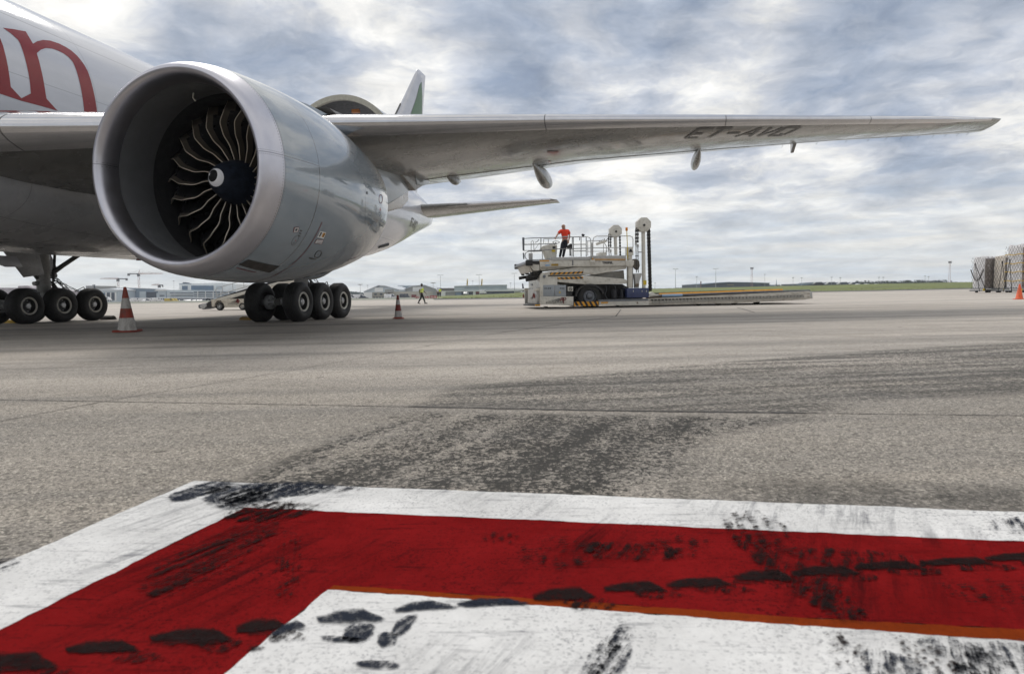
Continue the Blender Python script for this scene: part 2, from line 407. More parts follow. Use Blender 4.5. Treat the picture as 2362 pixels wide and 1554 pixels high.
marking('white_border_marking', [(450, 1110), (2750, 1197), (2750, 1268), (564, 1172), (0, 1455), (-700, 1800), (-1400, 1800), (0, 1304)], WHITE_LINE, .0045)
marking('red_band_marking', [(564, 1172), (2750, 1268), (2750, 1475), (2362, 1454), (1772, 1422), (1467, 1400), (770, 1352), (757, 1363), (245, 1780), (-680, 1790), (0, 1455)], RED_LINE, .004)
marking('orange_strip_marking', [(770, 1352), (1467, 1400), (1772, 1422), (2362, 1454), (2750, 1475), (2750, 1504), (2362, 1483), (1772, 1441), (1467, 1416), (1162, 1393), (757, 1363)], ORANGE_LINE, .0045)
marking('white_panel_marking', [(757, 1363), (1162, 1393), (1467, 1416), (1772, 1441), (2362, 1483), (2750, 1504), (2950, 1900), (100, 1900), (245, 1780)], WHITE_LINE, .005)

# joints between the slabs
JOINT = paint('dark_joint_filler', (.035, .032, .03), .8, var=.3)
def joint(px, w):
    P = [G(*a) for a in px]; mb = MB(); L = []; Rr = []
    for i in range(len(P)-1):
        a, b = P[i], P[i+1]; n = max(2, int((b-a).length/.05)); n = min(n, 250); nr = Vector((-(b-a).y, (b-a).x, 0)).normalized()
        for k in range(n+(i == len(P)-2)):
            q = a+(b-a)*k/n; L.append(q+nr*w*random.uniform(.25, 1)); Rr.append(q-nr*w*random.uniform(.25, 1))
    mb.grid([[(q.x, q.y, .003) for q in L], [(q.x, q.y, .003) for q in Rr]])
    o = mb.build('slab_joint', JOINT, smooth=0); struct(o)
    if o.data.polygons[0].normal.z < 0: o.data.flip_normals()
joint([(-500, 907), (0, 922), (950, 938)], .010); joint([(950, 938), (1400, 947), (1860, 953)], .028); joint([(1860, 953), (2362, 959), (3000, 968)], .009)
joint([(-250, 1018), (0, 972), (245, 925), (700, 850), (1150, 768)], .008)
joint([(1150, 768), (1420, 730), (1432, 714)], .03); joint([(1742, 721), (1700, 709)], .04)
joint([(-300, 764), (900, 748), (2700, 737)], .02)

# rubber left by tyres
def rubber(name, strk):
    m, t, b = newmat(name); P = geopos(t); uv = t.nodes.new('ShaderNodeUVMap').outputs[0]; u, v, _ = sepxyz(t, uv)
    ru = mth(t, 'POWER', mth(t, 'ABSOLUTE', mth(t, 'SUBTRACT', mth(t, 'MULTIPLY', u, 2.), 1.)), 2.2 if strk in (0, 4) else 3)
    rv = mth(t, 'POWER', mth(t, 'ABSOLUTE', mth(t, 'SUBTRACT', mth(t, 'MULTIPLY', v, 2.), 1.)), 2.4)
    nz = noise(t, mapping(t, P, rot=(0, 0, R(-8)), scale=(.45, 1.3, 1)), 22, 8, .78, .3); rr = mth(t, 'ADD', mth(t, 'ADD', ru, rv), mth(t, 'MULTIPLY', mth(t, 'SUBTRACT', nz, .5), 4.2 if strk in (0, 4) else 3.0))
    a = maprange(t, rr, .55, .9, 1, 0, True)
    if strk in (0, 4):                            # a print: blunt at one end, highest two thirds along, tailing off
        w = mth(t, 'SUBTRACT', 1, v)
        top = mth(t, 'MINIMUM', mth(t, 'MINIMUM', mth(t, 'ADD', mth(t, 'MULTIPLY', u, .9), .62), .93), mth(t, 'SUBTRACT', 3.4, mth(t, 'MULTIPLY', u, 3.1)))
        bot = mth(t, 'MAXIMUM', mth(t, 'SUBTRACT', .12, mth(t, 'MULTIPLY', u, .3)), .05)
        d_ = mth(t, 'MINIMUM', mth(t, 'MINIMUM', mth(t, 'SUBTRACT', top, w), mth(t, 'SUBTRACT', w, bot)), mth(t, 'MINIMUM', mth(t, 'MULTIPLY', u, 5.0), mth(t, 'MULTIPLY', mth(t, 'SUBTRACT', 1, u), 2.2)))
        low = maprange(t, w, .0, .6, 1.5, .55)          # the trailing edge is torn, the leading edge clean
        a = maprange(t, mth(t, 'ADD', d_, mth(t, 'MULTIPLY', mth(t, 'SUBTRACT', nz, .55), low)), .0, .17)
    pits = noise(t, P, 62, 4, .8)
    if strk in (1, 3, 5):
        s = noise(t, mapping(t, P, rot=(0, 0, R(-62)), scale=(.35, 4, 1)), 9, 9, .8); a = mth(t, 'MULTIPLY', a, maprange(t, mth(t, 'ADD', s, mth(t, 'MULTIPLY', mth(t, 'SUBTRACT', pits, .5), .5)), .47 if strk != 3 else .36, .58 if strk != 3 else .50))
    if strk == 2:
        lat = mth(t, 'MULTIPLY', mth(t, 'SINE', mth(t, 'MULTIPLY', u, 15)), mth(t, 'SINE', mth(t, 'ADD', mth(t, 'MULTIPLY', v, 44), mth(t, 'MULTIPLY', u, 9))))
        s = noise(t, mapping(t, P, rot=(0, 0, R(35)), scale=(1, .5, 1)), 32, 8, .82, .4); a = mth(t, 'MULTIPLY', a, maprange(t, mth(t, 'ADD', s, mth(t, 'MULTIPLY', mth(t, 'ABSOLUTE', lat), .10)), .56, .64))
    a = mth(t, 'MULTIPLY', a, maprange(t, pits, .38, .52, .5 if strk else .62, 1))
    c = mixc(t, noise(t, P, 30, 4, .6), *(((.010, .007, .007), (.026, .018, .018)) if strk in (0, 2, 5) else ((.016, .019, .027), (.034, .040, .056))))
    b.inputs['Specular IOR Level'].default_value = 0.0
    t.links.new(c, b.inputs['Base Color']); b.inputs['Roughness'].default_value = .9; t.links.new(mth(t, 'MULTIPLY', a, .97), b.inputs['Alpha'])
    return m
RUB = [rubber('black_tyre_rubber_mark', 0), rubber('brushed_tyre_rubber_mark', 1), rubber('broken_tread_rubber_mark', 2), rubber('smeared_tyre_rubber_mark', 3), rubber('blue_black_tyre_rubber_mark', 4), rubber('faint_brown_rubber_scuff', 5)]
def tyre_mark(c, kind=0, z=.008):           # four picture corners -> a patch on the ground
    P = [G(*q) for q in c]; me = bpy.data.meshes.new('tyre_mark'); n = 8; vs = []; fs = []; uvs = []
    for j in range(n+1):
        for i in range(n+1):
            s, q = i/n, j/n; p = P[0].lerp(P[1], s).lerp(P[3].lerp(P[2], s), q); vs.append((p.x, p.y, z)); uvs.append((s, q))
    for j in range(n):
        for i in range(n): a = j*(n+1)+i; fs.append((a, a+1, a+n+2, a+n+1))
    me.from_pydata(vs, [], fs); uvl = me.uv_layers.new(name='UVMap')
    for lp in me.loops: uvl.data[lp.index].uv = uvs[lp.vertex_index]
    me.materials.append(RUB[kind]); o = bpy.data.objects.new('tyre_mark', me); COL.objects.link(o); struct(o)
    if me.polygons[0].normal.z < 0: me.flip_normals()
zz = .0075
for (cx, cy, w, h, s) in [(30, 1532, 95, 26, 10), (235, 1500, 98, 25, 12), (440, 1473, 96, 25, 12), (605, 1452, 66, 20, 10), (1130, 1394, 92, 15, 6), (1300, 1377, 82, 19, 8), (1460, 1360, 80, 18, 9),
                          (1610, 1348, 78, 17, 9), (1757, 1335, 78, 17, 8), (1900, 1322, 80, 16, 8), (2045, 1310, 84, 15, 7), (2205, 1300, 86, 14, 6), (2350, 1290, 84, 14, 5), (2500, 1281, 84, 14, 5)]:
    w *= random.uniform(.86, 1.08); h *= random.uniform(.85, 1.2); cy += random.uniform(-1.5, 1.5)
    tyre_mark([(cx-w*1.0, cy-h*.95), (cx+w*.85, cy-h*1.15-s*.3), (cx+w*1.12, cy+h*.8), (cx-w*.92, cy+h*1.1)], 4 if cx == 1130 else 0, zz)
    if cx != 1130: tyre_mark([(cx-w*.2, cy+h*.3), (cx+w*1.2, cy+h*.1), (cx+w*1.9, cy+h*1.5), (cx+w*.2, cy+h*1.9)], 5, zz+.0006)
for q in [[(385, 1142), (520, 1100), (560, 1128), (372, 1172)], [(440, 1120), (820, 1108), (700, 1150), (470, 1185)], [(500, 1140), (660, 1110), (620, 1160), (500, 1190)]]: tyre_mark(q, 3, .0085)
tyre_mark([(540, 1158), (780, 1158), (690, 1205), (500, 1215)], 5, .0084); tyre_mark([(520, 1160), (720, 1160), (650, 1205), (500, 1210)], 5, .0092)
for q in [[(722, 1412), (860, 1402), (905, 1445), (735, 1450)], [(897, 1400), (1000, 1378), (1075, 1412), (915, 1425)], [(628, 1452), (690, 1425), (722, 1455), (625, 1480)], [(1060, 1384), (1180, 1380), (1240, 1402), (1080, 1402)]]: tyre_mark(q, 4, .0085)
for q in [[(800, 1440), (880, 1440), (850, 1492), (780, 1490)], [(870, 1462), (925, 1462), (910, 1500), (868, 1500)], [(925, 1420), (975, 1420), (930, 1475), (890, 1475)], [(735, 1470), (850, 1478), (850, 1490), (735, 1484)], [(820, 1528), (930, 1530), (925, 1552), (815, 1545)]]: tyre_mark(q, 3, .0088)
tyre_mark([(0, 1290), (50, 1290), (40, 1325), (-40, 1325)], 1)
for q in [[(1400, 1440), (1480, 1440), (1420, 1620), (1290, 1620)], [(2180, 1470), (2500, 1490), (2620, 1640), (2150, 1620)], [(2280, 1195), (2420, 1195), (2440, 1245), (2280, 1235)],
          [(1900, 1500), (2060, 1500), (2350, 1640), (2100, 1640)], [(580, 1110), (900, 1125), (760, 1145), (560, 1140)], [(2050, 1465), (2250, 1475), (2520, 1640), (2330, 1640)], [(1380, 1470), (1460, 1470), (1400, 1600), (1330, 1600)]]: tyre_mark(q, 1, .0095)
for q in [[(1300, 1250), (1560, 1258), (1640, 1300), (1330, 1300)], [(1750, 1260), (2050, 1270), (2250, 1330), (1900, 1320)], [(250, 1360), (560, 1200), (700, 1200), (430, 1400)], [(1650, 1225), (1760, 1228), (2060, 1450), (1900, 1445)]]: tyre_mark(q, 5, .0096)
for q in [[(1850, 1452), (1985, 1462), (2190, 1640), (1990, 1640)], [(2010, 1462), (2110, 1468), (2420, 1640), (2240, 1640)], [(1640, 1176), (1790, 1180), (1860, 1290), (1700, 1290)],
          [(1480, 1235), (1640, 1235), (1640, 1300), (1500, 1290)], [(1790, 1330), (1920, 1330), (2050, 1440), (1900, 1436)], [(2110, 1335), (2330, 1335), (2500, 1420), (2260, 1420)],
          [(1200, 1240), (1390, 1240), (1400, 1330), (1180, 1320)], [(1110, 1230), (1200, 1230), (1200, 1262), (1110, 1262)], [(640, 1225), (700, 1225), (690, 1400), (620, 1400)]]: tyre_mark(q, 2, .0105)

# ------------------------------------------------------------------ the cargo aircraft (local x = port, y = aft, z = up)
YAW = -0.203; AC_LOC = Vector((-19.278, -6.736, 0))
def to_ac(p):                                # world -> aircraft coordinates
    d = p-AC_LOC; c, s = math.cos(-YAW), math.sin(-YAW); return Vector((d.x*c-d.y*s, d.x*s+d.y*c, d.z))
def ac_ray(px, py):
    o = to_ac(CAM); return o, (to_ac(CAM+ray(px, py))-o)
ac = thing('cargo_aircraft', 'large white twin engine cargo aircraft parked on the apron, its port engine towards the camera', 'aircraft', AC_LOC, YAW)

M_WHITE = None
def fuselage_mat():
    m, t, b = newmat('white_fuselage_gloss'); co = objco(t); x, y, z = sepxyz(t, co)
    c = mixc(t, maprange(t, noise(t, mapping(t, co, scale=(1, .25, 1)), 1.3, 6, .6), .3, .7), (.47, .485, .53), (.57, .58, .63))
    l = line(t, mth(t, 'PINGPONG', mth(t, 'ADD', y, .7), 2.65), 0.0, .014)
    l2 = mth(t, 'MAXIMUM', line(t, z, 7.72, .012), mth(t, 'MAXIMUM', line(t, z, 6.15, .008), line(t, z, 4.2, .01)))
    c = mixc(t, mth(t, 'MULTIPLY', mth(t, 'MAXIMUM', mth(t, 'MULTIPLY', l, .55), l2), .5), c, (.12, .13, .15))
    d = noise(t, mapping(t, co, scale=(1, .15, 3)), 2.2, 7, .7)
    low = maprange(t, z, 2.4, 5.2, .5, .05)
    c = mixc(t, mth(t, 'MULTIPLY', maprange(t, d, .5, .75), low), c, (.20, .16, .11))
    t.links.new(c, b.inputs['Base Color']); b.inputs['Roughness'].default_value = .16; b.inputs['Coat Weight'].default_value = .4; b.inputs['Coat Roughness'].default_value = .06
    h = noise(t, mapping(t, co, scale=(1.2, .35, 1.2)), 1.6, 3, .5); bump(t, b, h, .35, .05)
    return m
def grey_skin(name, c0, c1, rough, axis_period, lines_z=()):
    m, t, b = newmat(name); co = objco(t); x, y, z = sepxyz(t, co)
    c = mixc(t, maprange(t, noise(t, mapping(t, co, scale=(.25, 1, 1)), 1.6, 8, .65), .3, .7), c0, c1)
    l = line(t, mth(t, 'PINGPONG', mth(t, 'ADD', x, mth(t, 'MULTIPLY', y, .08)), axis_period), 0.0, .012)
    sw = mth(t, 'SUBTRACT', y, mth(t, 'MULTIPLY', x, .50))
    l2 = line(t, mth(t, 'PINGPONG', sw, 1.35), 0, .011)
    c = mixc(t, mth(t, 'MULTIPLY', mth(t, 'MAXIMUM', l, l2), .45), c, (.02, .02, .02))
    d = noise(t, mapping(t, co, rot=(0, 0, R(-28)), scale=(1, .25, 1)), 2.0, 9, .75, .6)
    c = mixc(t, mth(t, 'MULTIPLY', maprange(t, d, .52, .7), .4), c, (.06, .055, .045))
    t.links.new(c, b.inputs['Base Color'])
    t.links.new(maprange(t, noise(t, co, 1.2, 5, .6), .35, .65, rough*.6, rough*1.5), b.inputs['Roughness'])
    b.inputs['Coat Weight'].default_value = .25; b.inputs['Coat Roughness'].default_value = .12
    bump(t, b, noise(t, mapping(t, co, scale=(.6, 1.6, 1)), 1.3, 4, .5), .25, .04)
    return m
M_FUS = fuselage_mat()
M_WING = grey_skin('grey_wing_skin', (.105, .105, .10), (.165, .162, .152), .22, 1.9)
M_FLAP = grey_skin('grey_flap_skin', (.17, .165, .15), (.25, .245, .23), .16, 3.1)
M_FAIR = grey_skin('grey_fairing_skin', (.29, .295, .31), (.36, .365, .38), .28, 2.4)
def brushed(name, col, rough, period=0, bmp=.12, strch=(1, 1, 1)):
    m, t, b = newmat(name); co = objco(t); x, y, z = sepxyz(t, co)
    n1 = noise(t, mapping(t, co, scale=strch), 2.4, 6, .6)
    c = mixc(t, maprange(t, n1, .3, .7), tuple(q*.88 for q in col), col)
    if period:
        l = line(t, mth(t, 'PINGPONG', mth(t, 'ADD', x, .45), period), 0, .014)
        c = mixc(t, mth(t, 'MULTIPLY', l, .75), c, (.05, .05, .05))
    t.links.new(c, b.inputs['Base Color']); b.inputs['Metallic'].default_value = 1
    t.links.new(maprange(t, noise(t, mapping(t, co, scale=strch), 5, 6, .65), .3, .7, rough*.75, rough*1.25), b.inputs['Roughness'])
    bump(t, b, noise(t, co, 1.4, 3, .5), bmp, .02)
    return m
M_SLAT = brushed('polished_leading_edge_metal', (.60, .60, .62), .14, 2.55, .05)
M_LIP = brushed('brushed_inlet_lip_metal', (.57, .565, .61), .36, 0, .05)
M_DARKM = paint('dark_gear_metal', (.09, .09, .088), .45, .5, var=.35, dirt=.4)
M_GEAR = paint('grey_gear_enamel', (.30, .30, .29), .4, 0, .2, .2, .5, 4)
M_BLACK = paint('black_rubber_hose', (.012, .012, .012), .6)
M_RED = paint('red_livery_paint', (.22, .004, .008), .22, 0, .0, .12, wob=.3)
M_GREEN = paint('green_livery_paint', (.035, .12, .025), .35, 0, .0)
M_TYRE = paint('aircraft_tyre_rubber', (.011, .011, .012), .6, 0, 0, .35, .18, 6, (.07, .065, .06))
M_RIM = paint('cream_wheel_rim_enamel', (.74, .72, .65), .35, 0, .2, .12, .35, 14)
M_HUB = paint('grey_hub_metal', (.50, .51, .52), .35, .6, 0, .2, .3, 20)
M_LETTER = paint('black_registration_paint', (.015, .015, .016), .35)

def loft(stations, n=72, ex=2.0):
    rows = []
    for (y, rx, top, bot, zc) in stations:
        row = []
        for k in range(n):
            th = 2*math.pi*k/n; c, s = math.cos(th), math.sin(th)
            cx = math.copysign(abs(c)**(2/ex), c); sz = math.copysign(abs(s)**(2/ex), s)
            row.append((rx*cx, y, zc+sz*((top-zc) if s > 0 else (zc-bot))))
        rows.append(row)
    mb = MB(); mb.grid(rows, closed=True)
    mb.add([rows[0][k] for k in range(n)], [tuple(range(n))]); mb.add([rows[-1][k] for k in range(n)], [tuple(range(n))])
    return mb
FC, FR = 5.85, 3.1
st = []
for y in [0, .3, .8, 1.6, 2.6, 4, 5.5, 7.5, 9.5]+[11+1.5*i for i in range(21)]:
    if y < 9.5:
        q = math.sqrt(max(0, 1-((9.5-y)/9.5)**2)); q = q**.9
        st.append((y, max(.02, FR*q), 4.6+(FC+FR-4.6)*max(.01, q**1.25), 4.6-(4.6-(FC-FR))*max(.01, q), 4.6+(FC-4.6)*q))
    else: st.append((y, FR, FC+FR, FC-FR, FC))
for y, rx, top, bot in [(43, 3.1, 8.95, 2.77), (45, 3.06, 8.95, 2.86), (47, 2.98, 8.95, 3.03), (49, 2.83, 8.94, 3.28), (51, 2.6, 8.92, 3.66), (53, 2.3, 8.88, 4.13), (55, 1.95, 8.80, 4.64), (57, 1.55, 8.66, 5.15), (59, 1.15, 8.45, 5.65), (60.5, .84, 8.25, 6.02), (61.8, .55, 8.06, 6.34), (62.45, .34, 7.95, 6.5), (62.6, .15, 7.8, 6.62)]:
    st.append((y, rx, top, bot, (top+bot)/2+.1))
loft(st, 96).build('fuselage', M_FUS, ac, smooth=50)
# belly fairing round the wing roots
bf = [(16.5, 1.6, 4.0, 2.72, 3.6), (17.5, 2.6, 4.6, 2.6, 3.6), (19, 3.1, 5.0, 2.45, 3.7), (21, 3.35, 5.2, 2.35, 3.8), (24, 3.55, 5.3, 2.3, 3.8), (28, 3.65, 5.2, 2.28, 3.75), (32, 3.6, 5.0, 2.28, 3.7), (36, 3.35, 4.8, 2.3, 3.7), (38.5, 3.1, 4.6, 2.4, 3.7), (41, 2.7, 4.3, 2.6, 3.6), (43, 2.0, 4.0, 2.78, 3.5)]
loft(bf, 80, 2.7).build('belly_fairing', M_FAIR, ac, smooth=50)

def fus_pt(y, s, off=.006):                  # s = arc length above the fuselage's widest line, port side
    th = s/FR; return ((FR+off)*math.cos(th), y, FC+(FR+off)*math.sin(th))
def fus_hit(px, py):
    o, d = ac_ray(px, py); ox, oz = o.x, o.z-FC
    a = d.x*d.x+d.z*d.z; b = 2*(ox*d.x+oz*d.z); c = ox*ox+oz*oz-FR*FR; D = b*b-4*a*c
    if D < 0: return None
    t = (-b-math.sqrt(D))/(2*a); q = o+d*t
    return (q.y, math.atan2(q.z-FC, q.x)*FR)
def smooth_poly(pts):
    return pts
k = 400/1554
N_LETTER = [(25, 252), (125, 265), (230, 285), (262, 340), (295, 395), (330, 373), (385, 361), (450, 367), (530, 394), (590, 425), (640, 457), (690, 502), (730, 550), (755, 585), (785, 640), (810, 712), (830, 790), (850, 880), (865, 970), (872, 1040), (885, 1085), (757, 1085), (754, 1010), (745, 920), (728, 815), (705, 710), (685, 640), (662, 580), (645, 548), (610, 512), (570, 482), (520, 457), (465, 438), (410, 433), (365, 448), (328, 480), (348, 545), (366, 620), (385, 705), (400, 790), (408, 845), (416, 887), (515, 995), (380, 955), (190, 882), (275, 840), (268, 750), (252, 650), (232, 560), (205, 465), (180, 395), (160, 360), (100, 305)]
A_LETTER = [(0, 345), (25, 410), (50, 505), (70, 600), (82, 680), (95, 780), (190, 882), (380, 955), (190, 905), (0, 842), (-160, 790), (-300, 740), (-300, 600), (-160, 640), (-60, 600), (-70, 480), (-90, 330)]
for L, nm_ in ((N_LETTER, 'livery_letter'), (A_LETTER, 'livery_letter')):
    P = [fus_hit(a*k, b*k) for a, b in L]
    P = [q for q in P if q]
    mb = MB(); decal_poly(P, fus_pt, mb, .22)
    mb.build(nm_, M_RED, ac, smooth=60)
# registration on the tail
def fus_tail_pt(y, z, off=.01):
    for i in range(len(st)-1):
        if st[i][0] <= y <= st[i+1][0]:
            f = (y-st[i][0])/(st[i+1][0]-st[i][0]); rx, top, bot, zc = [st[i][j]+(st[i+1][j]-st[i][j])*f for j in (1, 2, 3, 4)]
            h = (top-zc) if z > zc else (zc-bot); return (rx*math.sqrt(max(0, 1-((z-zc)/h)**2))+off, y, z)
vs, fs = text_tris('ET-AVQ', .78, bold=.012)
mb = MB(); mb.add([fus_tail_pt(51.6+a, 5.35+b, .02) for a, b in vs], fs); mb.build('registration_lettering', M_LETTER, ac, smooth=0, recalc=False)
mb = MB(); mb.tube([fus_tail_pt(47.6, 3.75, -.02), fus_tail_pt(48.9, 3.98, -.02)], .11, 8); mb.build('outflow_valve', M_BLACK, ac)

# ---- wings
LEt = [(2.2, 20.0, 4.18), (3.1, 20.6, 4.29), (5, 21.85, 4.46), (7, 23.17, 4.67), (9.6, 24.88, 4.95), (12, 26.46, 5.21), (15, 28.44, 5.54), (20, 31.73, 6.04), (25, 35.03, 6.52), (28.3, 37.2, 6.84), (30, 39.36, 7.27), (31.5, 41.2, 7.64), (32.4, 42.4, 7.86)]
TEt = [(2.2, 35.2, 4.5), (3.1, 35.1, 4.55), (8, 34.9, 4.98), (10, 34.8, 5.12), (12, 35.61, 5.44), (15, 36.82, 5.93), (20, 38.84, 6.50), (25, 40.86, 7.05), (28.3, 42.19, 7.32), (30, 42.87, 7.45), (31.6, 43.6, 7.6), (32.4, 44.0, 7.72)]
def tab(T, x):
    for i in range(len(T)-1):
        if T[i][0] <= x <= T[i+1][0]:
            f = (x-T[i][0])/(T[i+1][0]-T[i][0]); return tuple(T[i][j]+(T[i+1][j]-T[i][j])*f for j in range(1, len(T[0])))
    return T[-1][1:] if x > T[-1][0] else T[0][1:]
def tc(x): return .125-.03*min(1, (x-2)/15)
def wing_pt(x, s, upper, off=0.0, drop=0.0):
    ly, lz = tab(LEt, x); ty, tz = tab(TEt, x); c = ty-ly; t = tc(x)*c
    yt = 5*t*(.2969*math.sqrt(max(0, s))-.126*s-.3516*s*s+.2843*s**3-.1036*s**4)
    z = lz+(tz-lz)*s+(yt*.92+off if upper else -yt*1.0-off)-drop
    return (x, ly+c*s, z)
def wing_piece(name, contour, mat, xs, parent, side=1, drop=0.0):
    mb = MB(); rows = [[(lambda q: (q[0]*side, q[1], q[2]))(wing_pt(x, s, u, 0, drop)) for (s, u) in contour] for x in xs]
    mb.grid(rows, closed=True)
    n = len(contour); mb.add(rows[0], [tuple(range(n))]); mb.add(rows[-1], [tuple(range(n))])
    return mb.build(name, mat, parent, smooth=40)
XS = [2.4, 3.1, 4, 5, 6, 7, 8, 9, 9.6, 10, 11, 12, 13, 14, 15, 16, 17, 18, 19, 20, 21.5, 23, 25, 26.5, 28.3, 29.2, 30, 30.8, 31.5, 32, 32.3]
c_slat = [(s, True) for s in (.115, .08, .05, .03, .015, .006, .002)]+[(0, True)]+[(s, False) for s in (.002, .006, .015, .03, .04)]
c_box = [(s, True) for s in (.76, .65, .5, .35, .25, .18, .1155)]+[(s, False) for s in (.0405, .07, .1, .16, .25, .35, .5, .62, .70, .745)]
c_flap = [(s, True) for s in (1.0, .95, .88, .82, .763)]+[(s, False) for s in (.753, .775, .81, .86, .92, .97, .995)]
for side in (1, -1):
    wing_piece('leading_edge_slat', c_slat, M_SLAT, [x for x in XS if x <= 31.5] if 1 else XS, ac, side)
    wing_piece('wing_panel', c_box, M_WING, XS, ac, side)
    wing_piece('trailing_edge_flap', c_flap, M_FLAP, [x for x in XS if x <= 9.6]+[9.9], ac, side, .012)
    wing_piece('trailing_edge_flap', c_flap, M_FLAP, [9.96]+[x for x in XS if 10 < x <= 21.5], ac, side, .015)
    wing_piece('aileron', c_flap, M_FLAP, [21.56]+[x for x in XS if 21.6 < x], ac, side, .008)
    tipc = [(s, True) for s in (.115, .08, .05, .03, .015, .006, .002)]+[(0, True)]+[(s, False) for s in (.002, .006, .015, .03, .04)]
    wing_piece('wing_tip_cap', tipc, M_WING, [31.52, 32, 32.3], ac, side)
def under_wing(x, y, off=.012):
    ly, _ = tab(LEt, x); ty, _ = tab(TEt, x); s = (y-ly)/(ty-ly)
    return wing_pt(x, max(.042, min(.74, s)), False, off)
def hit_under(px, py):                       # sight line meets the wing's lower surface
    o, d = ac_ray(px, py); lo = None
    t0 = 0
    for i in range(4000):
        t = i*.02*1.0; q = o+d*t/d.length
        if q.x > 3:
            ly, _ = tab(LEt, q.x); ty, _ = tab(TEt, q.x); s = (q.y-ly)/(ty-ly)
            if 0 < s < 1 and q.z >= wing_pt(q.x, s, False)[2]: return (q.x, q.y)
    return None
# registration under the port wing: letters read from behind-below, stretched along the span
TL, TR, BL, BR = (hit_under(*q) for q in ((1612, 296), (1846, 293.5), (1580, 318.5), (1802, 313)))
def bil(u, v):
    a = [TL[i]*(1-u)+TR[i]*u for i in (0, 1)]; b = [BL[i]*(1-u)+BR[i]*u for i in (0, 1)]
    return a[0]*v+b[0]*(1-v), a[1]*v+b[1]*(1-v)
STROKES = {'E': [(0, 0, 0, 1), (0, 1, 1, 1), (0, .5, .75, .5), (0, 0, .9, 0)], 'T': [(0, 1, 1, 1), (.5, 0, .5, 1)], '-': [(0, .5, 1, .5)], 'A': [(0, 0, .6, 1), (1, 0, .6, 1), (.2, .33, .9, .33)], 'V': [(0, 1, .35, 0), (1, 1, .35, 0)], 'Q': [(0, 0, 0, 1), (0, 1, 1, 1), (1, 1, 1, .1), (0, 0, .95, 0), (.6, .3, 1.05, -.1)]}
mb = MB()
for ch_, (x0, x1) in zip('ET-AVQ', ((0, .14), (.165, .31), (.345, .47), (.50, .655), (.70, .82), (.86, 1.0))):
    for (a, b, c_, d_) in STROKES[ch_]:
        hv = abs(d_-b) > abs(c_-a)*.5; U0_, U1_ = x0+(x1-x0)*a, x0+(x1-x0)*c_; e_ = .0165 if hv else 0; g_ = 0 if hv else .085
        nn = 6; rows = []
        for i in range(nn+1):
            f = i/nn; uu = U0_+(U1_-U0_)*f; vv = b+(d_-b)*f; rows.append([under_wing(*bil(uu-e_, vv-g_)), under_wing(*bil(uu+e_, vv+g_))])
        mb.grid(rows)
mb.build('registration_lettering', M_LETTER, ac, smooth=0, recalc=False)
# small hatches and marks on the lower skin
for (px, py, w, h) in [(1275, 351, 26, 4), (1268, 373, 8, 3)]:
    c = [hit_under(px+a*w/2, py+b*h/2) for a, b in ((-1, -1), (1, -1), (1, 1), (-1, 1))]
    if all(c): mb = MB(); mb.add([under_wing(*q, .01) for q in c], [(0, 1, 2, 3)]); mb.build('red_warning_mark', M_RED, ac, smooth=0, recalc=False)
# flap track fairings
def pod(x, y0, y1, w, dz, zoff=0.0, mat=None):
    s0 = under_wing(x, min(y0+.3, tab(TEt, x)[0]-.3), 0); ty, tz = tab(TEt, x); z0 = s0[2]+.02; mb = MB(); rows = []
    n = 18
    for i in range(n+1):
        f = i/n; y = y0+(y1-y0)*f; r = w*math.sin(math.pi*min(1, max(0, f))**1.2)**.95 if 0 < f < 1 else .01
        zc = z0-dz*(f**1.3)-r*.35+zoff
        rows.append([(x+r*.8*math.cos(a), y, zc+r*1.25*math.sin(a)) for a in [2*math.pi*q/20 for q in range(20)]])
    mb.grid(rows, closed=True)
    return mb.build('flap_track_fairing', mat or M_WING, ac, smooth=60)
for (x, y0, y1, w, dz) in [(13.7, 32.9, 38.0, .27, .0), (19.5, 35.4, 39.8, .22, .0), (7.0, 32.4, 36.2, .36, .2)]:
    pod(x, y0, y1, w, dz); pod(-x, y0, y1, w, dz)
for (x, y0, y1, w, dz) in [(10.75, 32.4, 34.4, .14, -.1)]: pod(x, y0, y1, w, dz)
q = wing_pt(23.5, .88, False); mb = MB(); mb.prism([(q[1]-.5, q[2]+.05), (q[1]+.35, q[2]+.08), (q[1]+.30, q[2]-.32), (q[1]+.18, q[2]-.30)], lambda a, b: (23.44, a, b), lambda a, b: (23.56, a, b)); mb.build('aileron_actuator_fairing', M_WING, ac, bevel=.02)
for x0, x1 in ((10.4, 13.3), (14.2, 19.1), (20, 23.2), (24.0, 30)):      # pale strip added to paint the glint along the flap hinge line
    mb = MB(); N_ = 14; rows = [[(lambda q_: (q_[0], q_[1], q_[2]-.012))(wing_pt(x0+(x1-x0)*i/N_, s_, False)) for i in range(N_+1)] for s_ in (.742, .756)]; mb.grid(rows); mb.build('flap_glint_strip', paint('painted_flap_glint', (.72, .72, .70), .35), ac, smooth=60, recalc=False)
M_PYL2_ = paint('dull_cover_edge', (.09, .088, .082), .5)
# static wicks on the outer trailing edge
for x in [23.2, 24.7, 26, 27, 27.8, 28.5, 29.3, 30, 30.6, 31.2, 31.7]:
    q = wing_pt(x, .99, False); mb = MB(); mb.tube([q, (q[0], q[1]+.28, q[2]-.05)], .007, 4); mb.build('static_wick', M_BLACK, ac)

